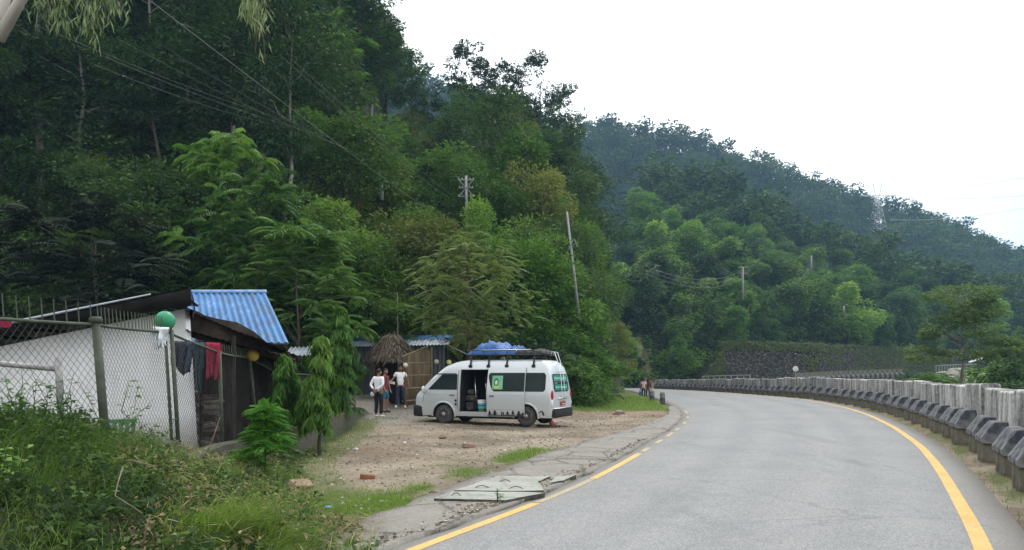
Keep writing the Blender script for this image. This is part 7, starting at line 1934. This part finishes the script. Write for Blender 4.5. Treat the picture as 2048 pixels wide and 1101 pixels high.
# ------------------------------------------------------------------ single trees standing by themselves
def fine_tree():
    rng = np.random.default_rng(91); g = ground(940, 33.5); h = CAMH + (HOR-478)*33.5/FPX - g.z
    root = empty('fine_leaved_tree', tuple(g), 0, 'fine-leaved grey-green tree with a slim straight trunk standing behind the van', 'tree')
    C = crown_centres(rng, 46, h, h*.36, 2.9, 'round'); C[:, 2] -= .18*np.hypot(C[:, 0], C[:, 1])
    mb = MB(); mb.tube(limb_pts(rng, (0, 0, -.3), (-.06, 0, h*.93), 8, .03, 0), [.13, .12, .11, .10, .08, .06, .04, .015], 8)
    for c in C: zb = max(h*.33, c[2] - .25*math.hypot(c[0], c[1]) - .1); mb.tube(limb_pts(rng, (-.03, 0, min(zb, h*.88)), c, 5, .12, .08), [.035, .028, .02, .012, .006], 4, caps=False)
    mb.build('trunk', mat('reddish_brown_bark', (.06, .042, .03), (.13, .095, .07), 6, .9, bmp=.5, stretch=(1, 1, .2)), root, True)
    n = 46*19; ci = np.repeat(np.arange(46), 19); a = rng.uniform(0, 6.28, n)
    D = np.stack([np.cos(a), np.sin(a), rng.uniform(-.35, .7, n)], -1) + .4*nrm(C*np.array([1, 1, 0]))[ci]
    V, t = frond_leaves(rng, C[ci] + .32*rng.normal(size=(n, 3)), D, rng.uniform(.4, .85, n), 11, .12, .040, .4)
    mesh_quads('crown', V, t, OLIVE2, root)
OLIVE2 = leaf_mat('fine_olive_leaf', [(0, (.030, .050, .018)), (.6, (.054, .082, .027)), (1, (.088, .118, .040))], .3, .6, .2)
fine_tree()
def right_tree():
    rng = np.random.default_rng(92); Y = 52; x = (1924-1024)*Y/FPX; zb = CAMH + (HOR-800)*Y/FPX; h = CAMH + (HOR-570)*Y/FPX - zb
    root = empty('slender_tree', (x, Y, zb), 0, 'slender tree with layered leafy boughs beyond the parapet on the right', 'tree')
    n = 62; t = rng.uniform(0, 1, n); a = rng.uniform(0, 6.28, n); r = (3.3 - 1.5*t)*np.sqrt(rng.uniform(.05, 1, n))
    C = np.stack([r*np.cos(a), r*np.sin(a), h*(.40 + .57*t) - .10*r], -1)
    mb = MB(); mb.tube(limb_pts(rng, (0, 0, -1.0), (-.1, 0, h*.93), 8, .03, 0), [.12, .11, .10, .09, .07, .05, .035, .015], 8)
    for c in C: mb.tube(limb_pts(rng, (-.05, 0, max(h*.34, c[2] - .25*math.hypot(c[0], c[1]) - .1)), c, 5, .1, .04), [.04, .032, .024, .015, .008], 4, caps=False)
    mb.build('trunk', PALEBARK, root, True)
    V, tt = cluster_leaves(rng, C, rng.uniform(.5, .95, n), 140, .24, .12, np.array([0, 0, h*.5]), .3, .35)
    mesh_quads('crown', V, tt, MIDH, root)
MIDH = leaf_mat('slender_tree_leaf', [(0, (.035, .062, .022)), (.6, (.065, .105, .034)), (1, (.11, .15, .048))], .3, .5, .3)
right_tree()
# bushes on the valley side beyond the parapet
for i, (px, ytop, Y, kind, lm, w, lab) in enumerate(((2040, 655, 62, 'broad', MID, .62, 'dense bushy tree at the right picture edge beyond the parapet'), (1862, 735, 66, 'bush', MID, 1.5, 'low dark bush beyond the parapet left of the slender tree'), (1835, 742, 70, 'bush', DARK, 1.3, 'low bush beyond the parapet at the far left of its group'), (1880, 738, 72, 'bush', MID, 1.3, 'low bush beyond the parapet just behind the slender trunk'), (1990, 722, 66, 'bush', BRIGHT, 1.4, 'round bush beyond the parapet between the boulders and the picture edge'), (2010, 742, 56, 'bush', MID, 1.4, 'bush close behind the parapet right of the boulders'), (1960, 765, 50, 'bush', MID, 1.0, 'low bush close behind the parapet below the boulders'), (2030, 768, 42, 'bush', BRIGHT, .9, 'low bush close behind the parapet at the right picture edge'), (2075, 700, 50, 'bush', DARK, 1.6, 'dark bush just outside the right picture edge'))):
    x = (px-1024)*Y/FPX; g = gz(x, Y); h = CAMH + (HOR-ytop)*Y/FPX - g
    plant(kind, i % 2, lm, x, Y, w, i*1.3, lab, 'bush' if kind == 'bush' else 'tree', None, g - .1, max(.3, h/HT[kind]))
# white round sign and pale bar beyond the parapet
sg = empty('round_sign', tuple(at(1591, 757, 112)), 0, 'small white round sign on a post by the far road', 'sign')
c = at(1591, 738, 112); MB().lathe([(.40, -.03), (.40, .03)], 18, lambda x, y, z: (c.x+x, c.y+z, c.z+y)).build('disc', WP, sg, False, True); MB().tube([at(1591, 770, 112), at(1591, 740, 112)], .06, 6).build('post', CONC, sg, False, True)
tag(MB().tube([at(1938, 725, 100), at(1976, 714, 108)], .12, 6).build('white_pipe', WP), 'short white pipe lying on the bank behind the slender tree', 'pipe')
# post-and-rail fence far below the stone wall
fr = empty('far_railing', tuple(at(1880, 742, 105)), 0, 'low grey railing on the far bank behind the slender tree', 'railing')
A, B = at(1872, 742, 105), at(1952, 738, 118)
for k in range(16): p = A.lerp(B, k/15); MB().tube([(p.x, p.y, p.z-.4), (p.x, p.y, p.z+.75)], .07, 4).build('post', CONC, fr, False, True)
MB().tube([A + Vector((0, 0, .7)), B + Vector((0, 0, .7))], .05, 4).build('rail', CONC, fr, False, True)
fr2 = empty('far_railing', tuple(at(1450, 762, 112)), 0, 'low broken railing on the verge in front of the stone wall', 'railing')
A, B = at(1405, 762, 118), at(1500, 760, 108)
for k in range(9): p = A.lerp(B, k/8); MB().tube([(p.x, p.y, p.z-.8), (p.x, p.y, p.z+.7)], .09, 4).build('post', CONC, fr2, False, True)
MB().tube([A + Vector((0, 0, .66)), B + Vector((0, 0, .66))], .06, 4).build('rail', CONC, fr2, False, True)
# ------------------------------------------------------------------ eucalyptus hanging in from the upper left
EUC = leaf_mat('long_grey_green_leaf', [(0, (.035, .060, .030)), (.6, (.075, .108, .052)), (1, (.13, .165, .085))], .15, .5, .3)
EBARK = mat('smooth_white_bark', (.30, .27, .23), (.52, .50, .46), 2.5, .8, stretch=(1, 1, .4))
eu = empty('eucalyptus_tree', (-6.55, 9.2, .8), 0, 'pale-barked tree at the upper left corner with long leaves hanging into view', 'tree')
mb = MB(); mb.tube([(-7.2, 9.4, -.3), (-7.05, 9.35, 2.0), (-6.85, 9.3, 4.4), (-6.25, 9.2, 5.6), (-5.95, 9.2, 6.4), (-5.4, 9.2, 8.5)], [.19, .17, .14, .085, .07, .055], 10)
mb.tube([(-6.1, 9.2, 5.7), (-5.7, 9.1, 6.25), (-4.9, 9.0, 6.65), (-3.9, 8.9, 6.7), (-2.9, 8.7, 6.5)], [.07, .06, .05, .04, .03], 7)
mb.build('trunk', EBARK, eu, True, True)
rng = np.random.default_rng(55); Vs, Ts = [], []; tw = MB()
def hang(px, ytop, ybot, Y, n, wpx, tint0=.3):
    n = int(n*.62); a, b = at(px, ytop, Y), at(px, ybot, Y); L = (a-b).length
    for q in range(2):
        o = Vector((rng.normal()*wpx*.25*Y/FPX, rng.normal()*.12, 0)); tw.tube([a + o*.3, a.lerp(b, .5) + o*.7, a.lerp(b, .9) + o], [.007, .005, .003], 4, caps=False)
    t = rng.uniform(0, 1, n)**.8; P = np.array(a)[None] + (np.array(b)-np.array(a))[None]*(t*.82)[:, None]
    w = wpx*.5*Y/FPX*(1-.55*t); P = P + np.stack([rng.uniform(-1, 1, n)*w, rng.uniform(-1, 1, n)*.22, rng.normal(size=n)*.03], -1)
    D = np.stack([rng.normal(size=n)*.35, rng.normal(size=n)*.35, -np.ones(n)], -1); N = np.stack([rng.normal(size=n), -1+.0*t, np.zeros(n)], -1)
    Vs.append(leaves(P, D, N, rng.uniform(.10, .20, n), rng.uniform(.012, .020, n), .2, .1)); Ts.append(tint0 + rng.uniform(-.25, .6, n))
for a in ((78, -60, 65, 8.6, 60, 44), (92, -60, 30, 8.6, 60, 40), (130, -60, 95, 8.7, 110, 34), (118, -60, 60, 8.7, 60, 36), (180, -60, 108, 8.7, 130, 32), (200, -60, 60, 8.7, 90, 40), (160, -60, 20, 8.7, 70, 60), (240, -60, 42, 8.6, 80, 28), (222, -60, 18, 8.6, 60, 36), (495, -60, 50, 8.4, 110, 44, .45), (510, -60, 72, 8.4, 120, 34, .45), (524, -50, 62, 8.4, 80, 26, .45), (519, 30, 122, 8.4, 9, 22, .7)): hang(*a)
MB().tube([at(460, -60, 8.5), at(480, -10, 8.4), at(500, 5, 8.4)], [.012, .01, .006], 5).build('bare_twig', EBARK, eu, False, True)
tw.build('twigs', BARK, eu, False, True)['kind'] = 'stuff'
ob = mesh_quads('hanging_leaves', np.concatenate(Vs) - np.array(eu.location)[None, None], np.concatenate(Ts), EUC, eu)
mb = MB()
tag(MB().grid([[(-9.15 + .10*i, 13.7, 2.64 + .02*math.sin(i*2) - .06*j + .015*i) for j in range(3)] for i in range(4)]).build('red_cloth', bpy.data.materials['crimson_cloth']), 'small red cloth on the fence top at the left picture edge', 'cloth')
drop_unused()
# ------------------------------------------------------------------ haze: the valley air
hz = MB().box(-460, 660, -20, 960, -8, 330).build('haze', [])
hz.data.materials.clear()
hm = bpy.data.materials.new('valley_haze'); hm.use_nodes = True
hn = hm.node_tree; hn.nodes.clear()
ho = hn.nodes.new('ShaderNodeOutputMaterial'); hv = hn.nodes.new('ShaderNodeVolumePrincipled')
hv.inputs['Color'].default_value = (0.40, 0.68, 1.0, 1); hv.inputs['Density'].default_value = 0.00034
hv.inputs['Anisotropy'].default_value = 0.2
hn.links.new(hv.outputs[0], ho.inputs['Volume'])
hz.data.materials.append(hm)
tag(hz, kind='stuff')
